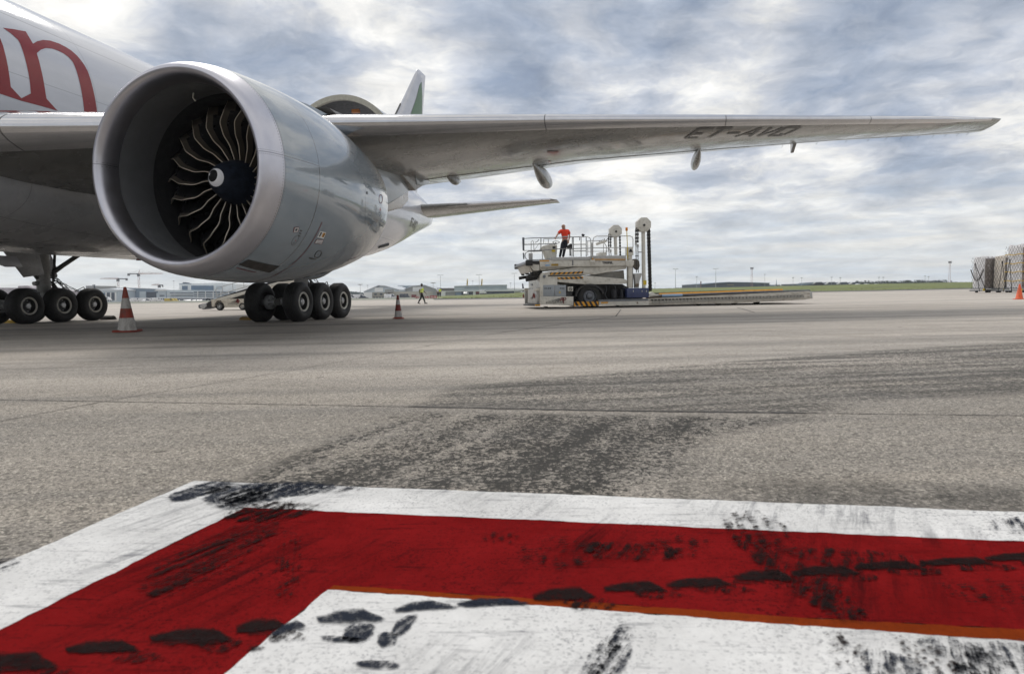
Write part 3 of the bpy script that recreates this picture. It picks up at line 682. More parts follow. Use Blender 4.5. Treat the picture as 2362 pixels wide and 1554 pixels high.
# ---- tail surfaces
def surf(name, secs, mat, n=10, vertical=False):
    mb = MB(); rows = []
    for (a, le, te, other, t) in secs:
        c = te-le; row = []
        for s, sg in [(1-i/n, 1) for i in range(n)]+[(i/n, -1) for i in range(n)]:
            s = s*s if s < .5 else s
            yt = 5*t*c*(.2969*math.sqrt(s)-.126*s-.3516*s*s+.2843*s**3-.1015*s**4)*sg
            row.append((other+yt, le+c*s, a) if vertical else (a, le+c*s, other+yt))
        rows.append(row)
    mb.grid(rows, closed=True); m = len(rows[0]); mb.add(rows[0], [tuple(range(m))]); mb.add(rows[-1], [tuple(range(m))])
    return mb.build(name, mat, ac, smooth=40)
fin = surf('tail_fin', [(8.2, 49.8, 59.5, 0, .10), (12, 53.85, 60.6, 0, .10), (17.9, 59.85, 62.25, 0, .09), (18.45, 60.45, 62.4, 0, .08), (18.55, 60.8, 62.42, 0, .02)], M_FUS, vertical=True)
def fin_pt(y, z, off=.012):
    T = [(8.2, 49.8, 59.5), (12, 53.85, 60.6), (17.9, 59.85, 62.25), (18.45, 60.45, 62.4)]; le, te = tab(T, z); c = te-le; s = max(.0, min(1, (y-le)/c))
    return (5*.095*c*(.2969*math.sqrt(s)-.126*s-.3516*s*s+.2843*s**3-.1015*s**4)+off, y, z)
P = [(61.15, 17.7), (61.35, 16.6), (61.2, 15.2), (60.8, 12.5), (60.2, 9.4), (52.8, 9.4), (55.4, 11.9), (58.1, 14.4), (59.6, 16.0), (60.6, 17.3)]
mb = MB(); decal_poly(P, fin_pt, mb, .5); mb.build('green_livery_stripe', M_GREEN, ac, smooth=60)
mb = MB(); mb.tube([(0.0, 51.4, 9.7), (0, 56.6, 14.75)], .06, 6); mb.build('fin_leading_edge', M_DARKM, ac)
for s in (1, -1):
    surf('tailplane', [(s*1.2, 54.1, 61.0, 6.92, .10), (s*1.9, 54.75, 61.2, 7.0, .10), (s*10.4, 61.0, 63.3, 7.97, .09), (s*10.76, 61.6, 63.55, 8.0, .04)], M_SLAT if 0 else M_FUS if 0 else M_WING)
    mb = MB()   # bare metal nose of the tailplane
    rows = []
    for (a, le, te, z0) in [(s*2.6, 55.35, 61.35, 7.08), (s*6.5, 58.1, 62.3, 7.52), (s*10.35, 60.93, 63.28, 7.965)]:
        c = te-le; row = []
        for sc, sg in [(.10, 1), (.06, 1), (.03, 1), (.01, 1), (0, 1), (.01, -1), (.02, -1)]:
            yt = (5*.1*c*(.2969*math.sqrt(sc)-.126*sc)+.012)*sg; row.append((a, le+c*sc-.012, z0+yt))
        rows.append(row)
    mb.grid(rows); mb.build('tailplane_leading_edge', M_SLAT, ac, smooth=60)

# ---- raised main deck cargo door behind the wing
M_DOORIN = paint('dark_door_lining', (.05, .05, .052), .6, dirt=.3); M_CREAM = paint('cream_primer', (.42, .40, .33), .5, dirt=.5, scale=6)
dc = (2.2, 7.95)
def arc(r, y, a0=162, a1=40, n=28): return [(dc[0]+r*math.cos(R(a0+(a1-a0)*i/n)), y, dc[1]+r*math.sin(R(a0+(a1-a0)*i/n))) for i in range(n+1)]
mb = MB(); mb.grid([arc(3.1, 42.0), arc(3.1, 45.7)]); door = mb.build('cargo_door', M_FUS, ac, smooth=60, recalc=False)
mb = MB(); mb.grid([arc(3.0, 42.02), arc(2.96, 45.68)]); mb.build('door_lining', M_DOORIN, door, smooth=60, recalc=False)
mb = MB()
for y in (42.0, 45.5):
    mb.grid([arc(3.1, y), arc(3.1, y+.2), arc(2.84, y+.2), arc(2.84, y), arc(3.1, y)])
mb.build('door_frame', M_CREAM, door, smooth=0)
mb = MB(); mb.box((2.35, 43.2, 10.45), (2.75, 43.4, 10.62)); mb.build('door_lamp', paint('orange_fixture', (.55, .2, .05), .5), door)
for i in range(9):
    a = R(150-i*13); mb = MB(); mb.box((dc[0]+2.9*math.cos(a)-.05, 42.18, dc[1]+2.9*math.sin(a)-.06), (dc[0]+2.9*math.cos(a)+.05, 42.26, dc[1]+2.9*math.sin(a)+.04)); mb.build('door_latch', M_BLACK, door)
mb = MB(); P = [(42.1, -2.6), (45.6, -2.6), (45.6, 2.0), (42.1, 2.0)]; decal_poly(P, lambda a, b: fus_pt(a, b, .004), mb, .4); mb.build('dark_doorway_patch', M_BLACK, ac, smooth=60)  # black patch on the skin paints the darkness of the open hold

# ---- port engine (local: y = aft of the inlet lip)
EX, EY, EZ = 9.61, 20.42, 3.09
eng = bpy.data.objects.new('engine', None); COL.objects.link(eng); eng.parent = ac; eng.location = (EX, EY, EZ); eng.rotation_euler = (0, 0, R(-2)); eng.scale = (.98, .98, .98)
ENG_M = Matrix.Translation((EX, EY, EZ)) @ Matrix.Rotation(R(-2), 4, 'Z') @ Matrix.Scale(.98, 4); ENG_I = ENG_M.inverted()
OUT = [(0.0, 1.70), (.02, 1.745), (.07, 1.79), (.15, 1.832), (.28, 1.87), (.45, 1.903), (.7, 1.935), (1.05, 1.962), (1.5, 1.985), (2.0, 1.995), (2.6, 1.985), (3.2, 1.945), (3.8, 1.87), (4.3, 1.80), (4.8, 1.71), (5.2, 1.62), (5.55, 1.535)]
def r_out(y):
    for i in range(len(OUT)-1):
        if OUT[i][0] <= y <= OUT[i+1][0]:
            a, b = OUT[i], OUT[i+1]; return a[1]+(b[1]-a[1])*(y-a[0])/(b[0]-a[0])
    return OUT[-1][1]
def dense(prof, k=4):                         # Catmull-Rom through the profile so long curves shade smoothly
    out = []
    for i in range(len(prof)-1):
        p0, p1, p2, p3 = prof[max(i-1, 0)], prof[i], prof[i+1], prof[min(i+2, len(prof)-1)]
        for j in range(k):
            t = j/k; out.append(tuple(.5*((2*p1[q])+(-p0[q]+p2[q])*t+(2*p0[q]-5*p1[q]+4*p2[q]-p3[q])*t*t+(-p0[q]+3*p1[q]-3*p2[q]+p3[q])*t**3) for q in (0, 1)))
    return out+[prof[-1]]
SEAM1, SEAM2 = .45, 1.45
def nac_hit(px, py):
    o, d = ac_ray(px, py); e_ = ENG_I @ (o+d); o = ENG_I @ o; d = (e_-o).normalized()
    lo = None; t = 4.0
    while t < 30:
        q = o+d*t
        if SEAM1-.4 < q.y < 5.55 and math.hypot(q.x, q.z) < r_out(q.y):
            a, b = t-.05, t
            for _ in range(25):
                m = (a+b)/2; q = o+d*m
                if SEAM1-.4 < q.y < 5.55 and math.hypot(q.x, q.z) < r_out(q.y): b = m
                else: a = m
            return (q.y, math.atan2(q.z, q.x))
        t += .05
    return None
def nac_pt(y, th, off=.006):
    r = r_out(y)+off; return (r*math.cos(th), y, r*math.sin(th))
h1 = nac_hit(737, 395); SEAM2 = h1[0]; h2 = nac_hit(700, 372); SEAMZ = math.sin(h2[1])*r_out(h2[0])
h3 = nac_hit(742, 512); REDY = h3[0]; print('NAC', h1, h2, h3, nac_hit(655, 350))
def nacelle_mat():
    m, t, b = newmat('glossy_grey_nacelle_paint'); co = objco(t); x, y, z = sepxyz(t, co)
    c = mixc(t, maprange(t, noise(t, co, .9, 5, .6), .3, .7), (.165, .205, .24), (.20, .24, .275))
    l = line(t, y, SEAM2, .012)
    hz = mth(t, 'MULTIPLY', line(t, z, SEAMZ, .008), mth(t, 'LESS_THAN', y, SEAM2))
    l2 = mth(t, 'MULTIPLY', line(t, y, 4.35, .005), .4)
    c = mixc(t, mth(t, 'MULTIPLY', mth(t, 'MAXIMUM', mth(t, 'MAXIMUM', l, hz), l2), .85), c, (.03, .035, .04))
    # rivets beside the seams
    ang = mth(t, 'ARCTAN2', z, x)
    dots = mth(t, 'GREATER_THAN', mth(t, 'SINE', mth(t, 'MULTIPLY', ang, 230)), .2)
    rv = mth(t, 'MAXIMUM', line(t, y, SEAM1+.03, .007), mth(t, 'MULTIPLY', mth(t, 'LESS_THAN', y, SEAM2), 0))
    dh = mth(t, 'GREATER_THAN', mth(t, 'SINE', mth(t, 'MULTIPLY', y, 120)), .1)
    rh = mth(t, 'MULTIPLY', mth(t, 'MULTIPLY', mth(t, 'MAXIMUM', line(t, z, SEAMZ+.05, .006), line(t, z, SEAMZ-.05, .006)), dh), mth(t, 'LESS_THAN', y, SEAM2))
    c = mixc(t, mth(t, 'MULTIPLY', mth(t, 'MAXIMUM', mth(t, 'MULTIPLY', rv, dots), rh), .6), c, (.05, .055, .06))
    d = noise(t, mapping(t, co, scale=(1, .2, 1)), 3.0, 8, .75)
    c = mixc(t, mth(t, 'MULTIPLY', maprange(t, d, .55, .75), .25), c, (.12, .11, .10))
    t.links.new(c, b.inputs['Base Color']); b.inputs['Roughness'].default_value = .22
    b.inputs['Coat Weight'].default_value = 1.0; b.inputs['Coat Roughness'].default_value = .035; b.inputs['Coat IOR'].default_value = 1.9
    n2 = t.nodes.new('ShaderNodeBump'); n2.inputs['Strength'].default_value = .12; n2.inputs['Distance'].default_value = .03
    t.links.new(noise(t, co, 1.6, 2, .5), n2.inputs['Height']); t.links.new(n2.outputs[0], b.inputs['Coat Normal']); t.links.new(n2.outputs[0], b.inputs['Normal'])
    return m
def lip_mat():
    m, t, b = newmat('brushed_inlet_lip_metal_ring'); co = objco(t); x, y, z = sepxyz(t, co)
    c = mixc(t, maprange(t, noise(t, co, 5, 7, .7), .3, .7), (.50, .495, .54), (.56, .555, .60))
    ang = mth(t, 'ARCTAN2', z, x); dots = mth(t, 'GREATER_THAN', mth(t, 'SINE', mth(t, 'MULTIPLY', ang, 230)), .0)
    rv = mth(t, 'MULTIPLY', mth(t, 'MAXIMUM', line(t, y, SEAM1-.035, .007), 0.0), dots)
    rv = mth(t, 'MAXIMUM', rv, line(t, y, SEAM1, .008))
    dh = mth(t, 'GREATER_THAN', mth(t, 'SINE', mth(t, 'MULTIPLY', mth(t, 'ADD', y, mth(t, 'MULTIPLY', mth(t, 'ABSOLUTE', x), 1)), 130)), .1)
    a2 = mth(t, 'ABSOLUTE', mth(t, 'SUBTRACT', z, SEAMZ))
    hz = mth(t, 'MAXIMUM', line(t, z, SEAMZ, .007), mth(t, 'MULTIPLY', mth(t, 'LESS_THAN', mth(t, 'ABSOLUTE', mth(t, 'SUBTRACT', a2, .035)), .006), dh))
    c = mixc(t, mth(t, 'MULTIPLY', mth(t, 'MAXIMUM', rv, hz), .65), c, (.08, .08, .09))
    t.links.new(c, b.inputs['Base Color']); b.inputs['Metallic'].default_value = 1
    t.links.new(maprange(t, noise(t, co, 3, 6, .65), .3, .7, .30, .40), b.inputs['Roughness'])
    bump(t, b, noise(t, co, 220, 2, .5), .04, .002)
    return m
M_NAC = nacelle_mat(); M_LIPR = lip_mat()
M_DUCT = paint('grey_acoustic_liner', (.14, .145, .152), .38, .25, 0, .12, .15, 3)
M_DARK = paint('dark_engine_interior', (.010, .010, .011), .75)
lip_in = [(.0, 1.70), (.02, 1.658), (.07, 1.62), (.15, 1.59), (.27, 1.565), (.42, 1.553)]
MB().revolve(dense([p for p in reversed(OUT) if p[0] <= .451], 5)+dense(lip_in, 5)[1:], 160).build('inlet_lip', M_LIPR, eng, smooth=60)
MB().revolve(dense([(SEAM1+.003, r_out(SEAM1))]+[p for p in OUT if p[0] > .5], 5)+[(5.55, 1.50), (5.0, 1.52), (3.0, 1.55)], 160).build('fan_cowl', M_NAC, eng, smooth=60)
DX = 1.62
MB().revolve(dense([(.42, 1.551), (.7, 1.56), (1.1, 1.60), (DX-.28, 1.635)], 6), 160).build('inlet_duct', M_DUCT, eng, smooth=60)
MB().revolve([(DX-.28, 1.634), (DX+1.1, 1.64), (DX+1.1, .3)], 96).build('fan_case', M_DARK, eng, smooth=40)
# spinner
def spinner_mat():
    m, t, b = newmat('dark_blue_spinner_with_white_swirl'); co = objco(t); x, y, z = sepxyz(t, co)
    def circ(cx, cz, r):
        return mth(t, 'LESS_THAN', mth(t, 'SQRT', mth(t, 'ADD', mth(t, 'POWER', mth(t, 'SUBTRACT', x, cx), 2), mth(t, 'POWER', mth(t, 'SUBTRACT', z, cz), 2))), r)
    swirl = mth(t, 'MULTIPLY', circ(.0, .0, .172), mth(t, 'SUBTRACT', 1, circ(-.036, .030, .118)))
    blk = circ(-.036, .030, .118); dot = circ(-.115, .062, .028)
    c = mixc(t, maprange(t, noise(t, co, 6, 6, .7), .35, .7), (.006, .008, .014), (.022, .032, .055))
    c = mixc(t, blk, c, (.004, .004, .005)); c = mixc(t, mth(t, 'MAXIMUM', swirl, dot), c, (.78, .78, .80))
    t.links.new(c, b.inputs['Base Color']); b.inputs['Roughness'].default_value = .55; b.inputs['Specular IOR Level'].default_value = .25
    return m
SPN = [(-.60, .0), (-.592, .05), (-.57, .10), (-.53, .155), (-.47, .21), (-.38, .275), (-.26, .335), (-.13, .385), (0, .425), (.12, .45)]
sp = MB().revolve([(y+DX, r) for y, r in dense(SPN, 4)], 72).build('spinner', spinner_mat(), eng, smooth=60)
MB().revolve([(DX+.12, .452), (DX+.8, .50)], 60).build('fan_hub', M_DARK, eng, smooth=60)
# fan blades
M_BLADE = paint('black_composite_blade', (.014, .014, .015), .3, 0, .3, .2)
M_EDGE = paint('lit_titanium_blade_edge', (.58, .51, .42), .38, .55, 0, .15)
def itp(T, x):
    for i in range(len(T)-1):
        if x <= T[i+1][0]:
            f = (x-T[i][0])/(T[i+1][0]-T[i][0]); f = f*f*(3-2*f)*.5+f*.5; return T[i][1]+(T[i+1][1]-T[i][1])*f
    return T[-1][1]
def blade_mesh():
    rows = []; n = 26; rh, rtip = .43, 1.615; nc = 9
    for i in range(n+1):
        s = i/n; r = rh+(rtip-rh)*s
        c0 = itp([(0, .0), (.2, .045), (.42, .15), (.62, .16), (.82, .075), (1, .125)], s)   # where the edge lies round the hub
        y0 = itp([(0, .06), (.3, .0), (.6, -.12), (.8, -.10), (1, .10)], s)                # and along the axis
        ch = .42+.16*math.sin(math.pi*min(1, s*.8)); stag = R(14+50*s)
        row = []
        for q in [0, .02, .12, .25, .42, .6, .8, 1]:
            cc = c0-ch*math.sin(stag)*q*(1)*(.55+.45*q); yy = y0+ch*math.cos(stag)*q+.05*q
            th = math.pi/2+cc/r
            row.append((r*math.cos(th), DX+yy, r*math.sin(th)))
        rows.append(row)
    mb = MB(); n1 = len(rows[0])
    vs = [v for r in rows for v in r]; base = mb.add(vs, [])
    for i in range(len(rows)-1):
        for k in range(n1-1):
            mb.f.append((i*n1+k, i*n1+k+1, (i+1)*n1+k+1, (i+1)*n1+k)); mb.m.append(2 if k < 1 else 1 if k < (3 if i < len(rows)-6 else 4) else 0)
    return mb
b0 = blade_mesh().build('fan_blade', [M_BLADE, paint('shaded_titanium_blade_sheath', (.15, .13, .105), .35, .5, 0, .2), M_EDGE], eng, smooth=70, recalc=False)  # titanium in two tones: glint painted along the edge, shade behind it
sm = b0.modifiers.new('thickness', 'SOLIDIFY'); sm.thickness = .018; sm.offset = 0
for i in range(1, 22):
    c = b0.copy(); COL.objects.link(c); c.parent = eng; c.rotation_euler = (0, 2*math.pi*i/22, 0)
mb = MB().revolve([(DX+.75, .5), (DX+.75, 1.63)], 60); mb.build('stator_disc', M_DARK, eng)
# probe in the intake
mb = MB(); mb.tube([(-.28, .95, 1.575), (-.28, .93, 1.46), (-.28, .99, 1.42)], .013, 6); mb.build('intake_probe', M_RIM, eng)
# markings on the cowl
def nac_quad(px, mat, name, off=.005, n=6):
    H = [nac_hit(*q) for q in px]
    if not all(H): print('miss', name); return
    mb = MB(); rows = []
    for j in range(n+1):
        rows.append([nac_pt(*(lambda s, q: [(H[0][a]*(1-s)+H[1][a]*s)*(1-q)+(H[3][a]*(1-s)+H[2][a]*s)*q for a in (0, 1)])(i/n, j/n), off) for i in range(n+1)])
    mb.grid(rows); return mb.build(name, mat, eng, smooth=60)
M_SWHITE = paint('white_sticker', (.72, .72, .72), .4); M_SYEL = paint('amber_sticker', (.62, .30, .02), .4); M_SRED = paint('dark_red_marking', (.12, .012, .015), .4)
M_VENT = paint('brown_black_vent', (.035, .03, .026), .6)
nac_quad([(572, 598), (645, 614), (621, 629), (550, 610)], M_VENT, 'drain_vent')
rows = []
a_end = nac_hit(742, 512)[1]
for w in (-.012, .012): rows.append([nac_pt(REDY+w, a_end+(R(-150)-a_end)*i/60, .006) for i in range(61)])
mb = MB(); mb.grid(rows); mb.build('red_line_marking', M_SRED, eng, smooth=60)
nac_quad([(678, 524), (690, 523), (687, 535), (675, 536)], M_SRED, 'warning_sticker'); nac_quad([(679.5, 525.5), (688.5, 524.5), (685.8, 533.8), (676.8, 534.8)], M_SWHITE, 'sticker_face', .008); nac_quad([(681, 527), (686, 526.5), (684.5, 532), (679, 532.5)], M_LETTER, 'sticker_symbol', .011)
nac_quad([(738, 533), (752, 536), (746, 550.5), (731, 547)], M_SWHITE, 'warning_sticker'); nac_quad([(739.5, 535), (742.5, 536), (737, 546), (734.5, 545)], M_LETTER, 'sticker_symbol', .009); nac_quad([(745, 536.5), (750.5, 537.5), (745.5, 547.5), (741, 546)], M_SYEL, 'sticker_symbol', .009)
nac_quad([(747.2, 537.5), (749, 538), (744.5, 547), (743, 546.5)], M_LETTER, 'sticker_symbol', .012)
nac_quad([(729.5, 551.5), (746, 552.5), (741.5, 563.5), (724, 561)], M_SRED, 'warning_sticker'); nac_quad([(730.5, 552.7), (744.5, 553.6), (740.8, 562), (726, 560)], M_SWHITE, 'sticker_face', .008)
nac_quad([(731.5, 555), (742.5, 556), (742, 557), (731, 556)], M_SRED, 'sticker_text', .011); nac_quad([(729.8, 558), (741, 559.3), (740.5, 560.3), (729.3, 559)], M_LETTER, 'sticker_text', .011)
def nac_loop(cx, cy, a, b, rot, name, mat, w=.011, n=28):
    H = []
    for i in range(n):
        t = 2*math.pi*i/n; u, v = a*math.cos(t), b*math.sin(t); H.append(nac_hit(cx+u*math.cos(rot)-v*math.sin(rot), cy+u*math.sin(rot)+v*math.cos(rot)))
    H = [h for h in H if h]
    if len(H) < 5: return
    mb = MB(); mb.tube([nac_pt(h[0], h[1], .002) for h in H], w, 5, closed=len(H) == n); mb.build(name, mat, eng)
nac_loop(733.5, 586, 9.5, 6, R(-50), 'access_ring', M_LETTER); nac_loop(680.5, 554, 13, 5.5, R(-58), 'access_panel_outline', M_VENT, .004)
nac_quad([(681, 553), (683, 553), (682, 556), (680, 556)], M_SRED, 'latch'); nac_quad([(677, 559), (679, 559), (678, 562), (676, 562)], M_LETTER, 'latch'); nac_quad([(733, 585), (735, 585), (734, 588), (732, 588)], M_LETTER, 'latch')
for (a, b) in (((800, 345), (826, 362)), ((826, 362), (830, 402)), ((830, 402), (810, 392)), ((810, 392), (800, 345)), ((842, 425), (842, 520))):
    H = [nac_hit(a[0]+(b[0]-a[0])*i/6, a[1]+(b[1]-a[1])*i/6) for i in range(7)]
    if all(H): mb = MB(); mb.tube([nac_pt(h[0], h[1], .0) for h in H], .005, 4); mb.build('panel_outline', M_VENT, eng)
H = nac_hit(846, 445); mb = MB(); mb.tube([nac_pt(H[0], H[1], -.01), nac_pt(H[0], H[1], .012)], .03, 10); mb.build('latch', M_LETTER, eng)
nac_loop(878, 459, 4, 10, 0, 'round_emblem', M_SRED, .008)
for i, yy in enumerate((541, 545, 549)):       # faint stencilled lines
    nac_quad([(690+2-i*2, 530+i*6), (697-i*2, 532+i*6), (696-i*2, 534+i*6), (689+2-i*2, 532+i*6)], M_VENT, 'stencilled_text')
nac_quad([(545, 616), (590, 627), (590, 629), (545, 618)], M_SRED, 'stencilled_text'); nac_quad([(712, 593), (728, 597), (728, 599), (712, 596)], M_VENT, 'stencilled_text')
# core cowl and plug behind
M_HOT = brushed('heat_stained_exhaust_metal', (.33, .29, .25), .4)
MB().revolve(dense([(4.2, 1.20), (5.2, 1.12), (6.0, .92), (6.7, .72)], 4)+[(6.7, .68), (6.0, .66)], 80).build('core_cowl', M_HOT, eng, smooth=60)
MB().revolve(dense([(6.0, .55), (6.7, .48), (7.4, .25), (7.8, .03)], 4), 60).build('exhaust_plug', M_HOT, eng, smooth=60)
mb = MB(); mb.revolve([(4.0, 1.1), (4.0, 1.5)], 60); mb.build('bypass_duct', M_DARK, eng)
# strake and drain mast under the nacelle
mb = MB(); rows = []
for i in range(13):
    f = i/12; y = 3.0+2.9*f; rr = .28*math.sin(math.pi*f)**.7+.01
    rows.append([(rr*.8*math.cos(a), y, -1.62+.28*f+rr*.8*math.sin(a)-.18*math.sin(math.pi*f)) for a in [2*math.pi*q/14 for q in range(14)]])
mb.grid(rows, closed=True); mb.build('cowl_blister', M_NAC, eng, smooth=60)
# pylon
M_PYL = paint('blue_grey_pylon_paint', (.27, .305, .33), .22, 0, .8, .08, .1, 1.2, wob=.12)
M_PYL2 = paint('stained_pylon_fairing', (.22, .205, .19), .3, 0, .4, .2, .4, 2.5)
def slab(name, poly, w, mat, taper=0.0, x0=0.0):    # polygon in aircraft (y, z)
    mb = MB(); Q = [(y-EY, z-EZ) for y, z in poly]
    mb.prism(Q, lambda a, b: (x0-w/2, a, b), lambda a, b: (x0+w/2, a, b)); ob = mb.build(name, mat, eng, smooth=30, bevel=.05); ob.matrix_local = ENG_I @ Matrix.Translation((EX, EY, EZ)); return ob
slab('pylon', [(21.9, 4.95), (23.0, 5.12), (24.6, 5.28), (26.2, 5.32), (28.5, 5.10), (30.2, 4.72), (31.3, 4.28), (30.2, 3.88), (29.2, 3.52), (28.2, 3.38), (26, 3.9), (24, 4.6)], .56, M_PYL)
slab('pylon_wing_fairing', [(25.4, 5.42), (27, 5.5), (29, 5.4), (32.6, 5.1), (32.65, 4.8), (32.2, 4.55), (31.5, 4.30), (30.6, 4.55), (28.6, 5.08), (26.4, 5.30)], .74, M_PYL2)
slab('pylon_tail_fairing', [(31.3, 5.1), (33.1, 5.05), (32.9, 4.75), (32.3, 4.58), (31.6, 4.5)], .80, M_PYL)
slab('pylon_heat_shield', [(28.2, 3.9), (30.6, 4.25), (31.25, 4.3), (31.25, 3.95), (30.6, 3.62), (29.4, 3.36), (28, 3.2)], .44, brushed('steel_heat_shield', (.50, .47, .44), .3))

# ---- main landing gear
def wheel(parent, x, y, z=.66, face=1):
    w = .53; h = w/2; R0 = .66
    prof = [(-h*.62, .30), (-h*.86, .36), (-h*.98, .46), (-h*.92, .56), (-h*.74, .625), (-h*.55, .652)]
    for g in (-.5, -.28, -.06, .16, .38):
        prof += [(h*g-.0, .660), (h*g+.012, .648), (h*g+.03, .648), (h*g+.042, .660)]
    prof += [(h*.55, .652), (h*.74, .625), (h*.92, .56), (h*.98, .46), (h*.86, .36), (h*.62, .30)]
    MB().revolve(prof, 56, (x, y, z), 0).build('tyre', M_TYRE, parent, smooth=35)
    s = face
    rim = [(s*h*.60, .335), (s*h*.80, .328), (s*h*.88, .305), (s*h*.84, .285), (s*h*.76, .272), (s*h*.70, .268)]
    MB().revolve(rim, 48, (x, y, z), 0).build('wheel_rim', M_RIM, parent, smooth=35)
    MB().revolve([(s*h*.70, .267), (s*h*.1, .262), (s*h*.05, .13)], 40, (x, y, z), 0).build('wheel_well', M_DARKM, parent, smooth=35)
    mb = MB(); mb.revolve([(s*h*.05, .14), (s*h*.25, .12), (s*h*.62, .11), (s*h*.70, .085), (s*h*.72, .0)], 28, (x, y, z), 0)
    for k in range(10):
        a = 2*math.pi*k/10; mb.box((x+s*h*.05-.01, y+.2*math.cos(a)-.02, z+.2*math.sin(a)-.02), (x+s*h*.22, y+.2*math.cos(a)+.02, z+.2*math.sin(a)+.02))
    mb.build('wheel_hub', M_HUB, parent, smooth=35)
    MB().revolve([(-s*h*.62, .31), (-s*h*.2, .30), (-s*h*.2, .0)], 32, (x, y, z), 0).build('brake_drum', M_DARKM, parent, smooth=35)
def gear(cx, side):
    g = bpy.data.objects.new('main_landing_gear', None); COL.objects.link(g); g.parent = ac; g.location = (cx, 31.8, 0)
    for dy in (-1.47, 0, 1.47):
        wheel(g, .70, dy, face=1); wheel(g, -.70, dy, face=-1)
        mb = MB(); mb.cyl((-.62, dy, .66), (.62, dy, .66), .10); mb.cyl((-.42, dy, .66), (-.28, dy, .66), .24); mb.cyl((.28, dy, .66), (.42, dy, .66), .24)
        for k in range(8): a = 2*math.pi*k/8; mb.cyl((.20, dy+.17*math.cos(a), .66+.17*math.sin(a)), (.28, dy+.17*math.cos(a), .66+.17*math.sin(a)), .035, 8); mb.cyl((-.20, dy+.17*math.cos(a), .66+.17*math.sin(a)), (-.28, dy+.17*math.cos(a), .66+.17*math.sin(a)), .035, 8)
        mb.build('brake_and_axle', M_HUB, g)
    mb = MB(); mb.tube([(0, -1.6, .66), (0, -.6, .74), (0, .6, .74), (0, 1.6, .66)], [.11, .15, .15, .11], 12); mb.build('truck_beam', M_DARKM, g)
    mb = MB(); mb.tube([(0, 0, .66), (0, 0, .95), (0, 0, 1.30)], .135, 20); mb.tube([(0, 0, 1.18), (0, 0, 1.26), (0, 0, 1.9), (0, 0, 2.0), (0, 0, 4.3)], [.20, .235, .235, .26, .26], 24); mb.tube([(0, 0, 1.42), (0, 0, 1.52)], .275, 24); mb.tube([(0, 0, 1.95), (0, 0, 2.05)], .30, 24)
    mb.tube([(0, .1, 1.75), (0, .55, 1.85)], .10, 12); mb.tube([(0, -.1, 1.55), (0, -.42, 1.5)], .08, 12); mb.build('shock_strut', M_GEAR, g)
    mb = MB(); mb.tube([(side*-.2, .25, 1.95), (side*-1.0, 1.25, 2.95)], .085, 12); mb.tube([(0.15, .3, 1.9), (0.3, 1.45, 2.75)], .07, 12); mb.tube([(0, -.25, 1.7), (0, -1.3, 3.0)], .06, 10); mb.tube([(.1, .35, 1.6), (.25, .35, 2.7)], .05, 10); mb.build('side_brace', M_DARKM, g)
    mb = MB(); mb.tube([(0, .28, 1.6), (0, .62, 1.15), (0, .3, .8)], .055, 10); mb.tube([(.12, .28, 1.6), (.12, .62, 1.15), (.1, .3, .8)], .03, 8); mb.tube([(0, .25, 1.32), (0, .95, 1.28), (0, 1.25, 1.0)], .05, 8); mb.build('torque_link', M_DARKM, g)
    for q in range(9):
        x = random.uniform(-.12, .3); y1 = random.uniform(.9, 1.75); mb = MB()
        mb.tube([(x, .2, 1.45+q*.05), (x+.05, .45, 1.55+q*.03), (x+.02, .8, 1.38+random.uniform(-.06, .1)), (x, y1*.8, 1.30), (x, y1, 1.12), (x, y1+.05, .85)], .013, 6); mb.build('hydraulic_hose', M_BLACK, g)
    mb = MB(); mb.tube([(0.1, 1.3, 1.2), (0.1, 1.75, 1.38), (.1, 1.9, 1.15)], .018, 6); mb.tube([(0.2, 1.45, .8), (0.2, 1.5, 1.25), (.2, 1.8, 1.25), (.2, 1.85, .8)], .016, 6); mb.tube([(.2, 1.48, 1.05), (.2, 1.82, 1.05)], .014, 6); mb.build('hose_bracket', M_BLACK, g)
    # doors
    mb = MB(); mb.prism([(-2.1, 3.0), (-.5, 3.0), (-.25, 1.85), (-1.1, 1.72)], lambda a, b: (-.35*side, a, b), lambda a, b: (-.30*side, a, b)); mb.build('gear_door', M_FAIR, g, bevel=.01)
    mb = MB(); mb.prism([(-.2, 2.9), (.55, 3.0), (1.0, 2.0), (.55, 1.85), (.1, 2.1)], lambda a, b: (.30*side, a, b), lambda a, b: (.35*side, a, b)); mb.build('gear_door', M_FAIR, g, bevel=.01)
    return g
gear(5.49, 1); gear(-5.49, -1)
# small aerials and lights on the belly
mb = MB(); mb.prism([(27.2, 2.35), (28.8, 2.35), (29.0, 2.0), (28.4, 1.98)], lambda a, b: (-3.3, a, b), lambda a, b: (-3.26, a, b)); mb.build('blade_aerial', M_WHITE or M_FUS, ac, bevel=.005)
mb = MB(); mb.tube([(0, 30.5, 2.26), (0, 30.5, 2.2)], .08, 10); mb.tube([(2.4, 31.1, 2.28), (2.4, 31.1, 2.20)], [.16, .10], 12); mb.build('red_beacon', M_RED, ac)

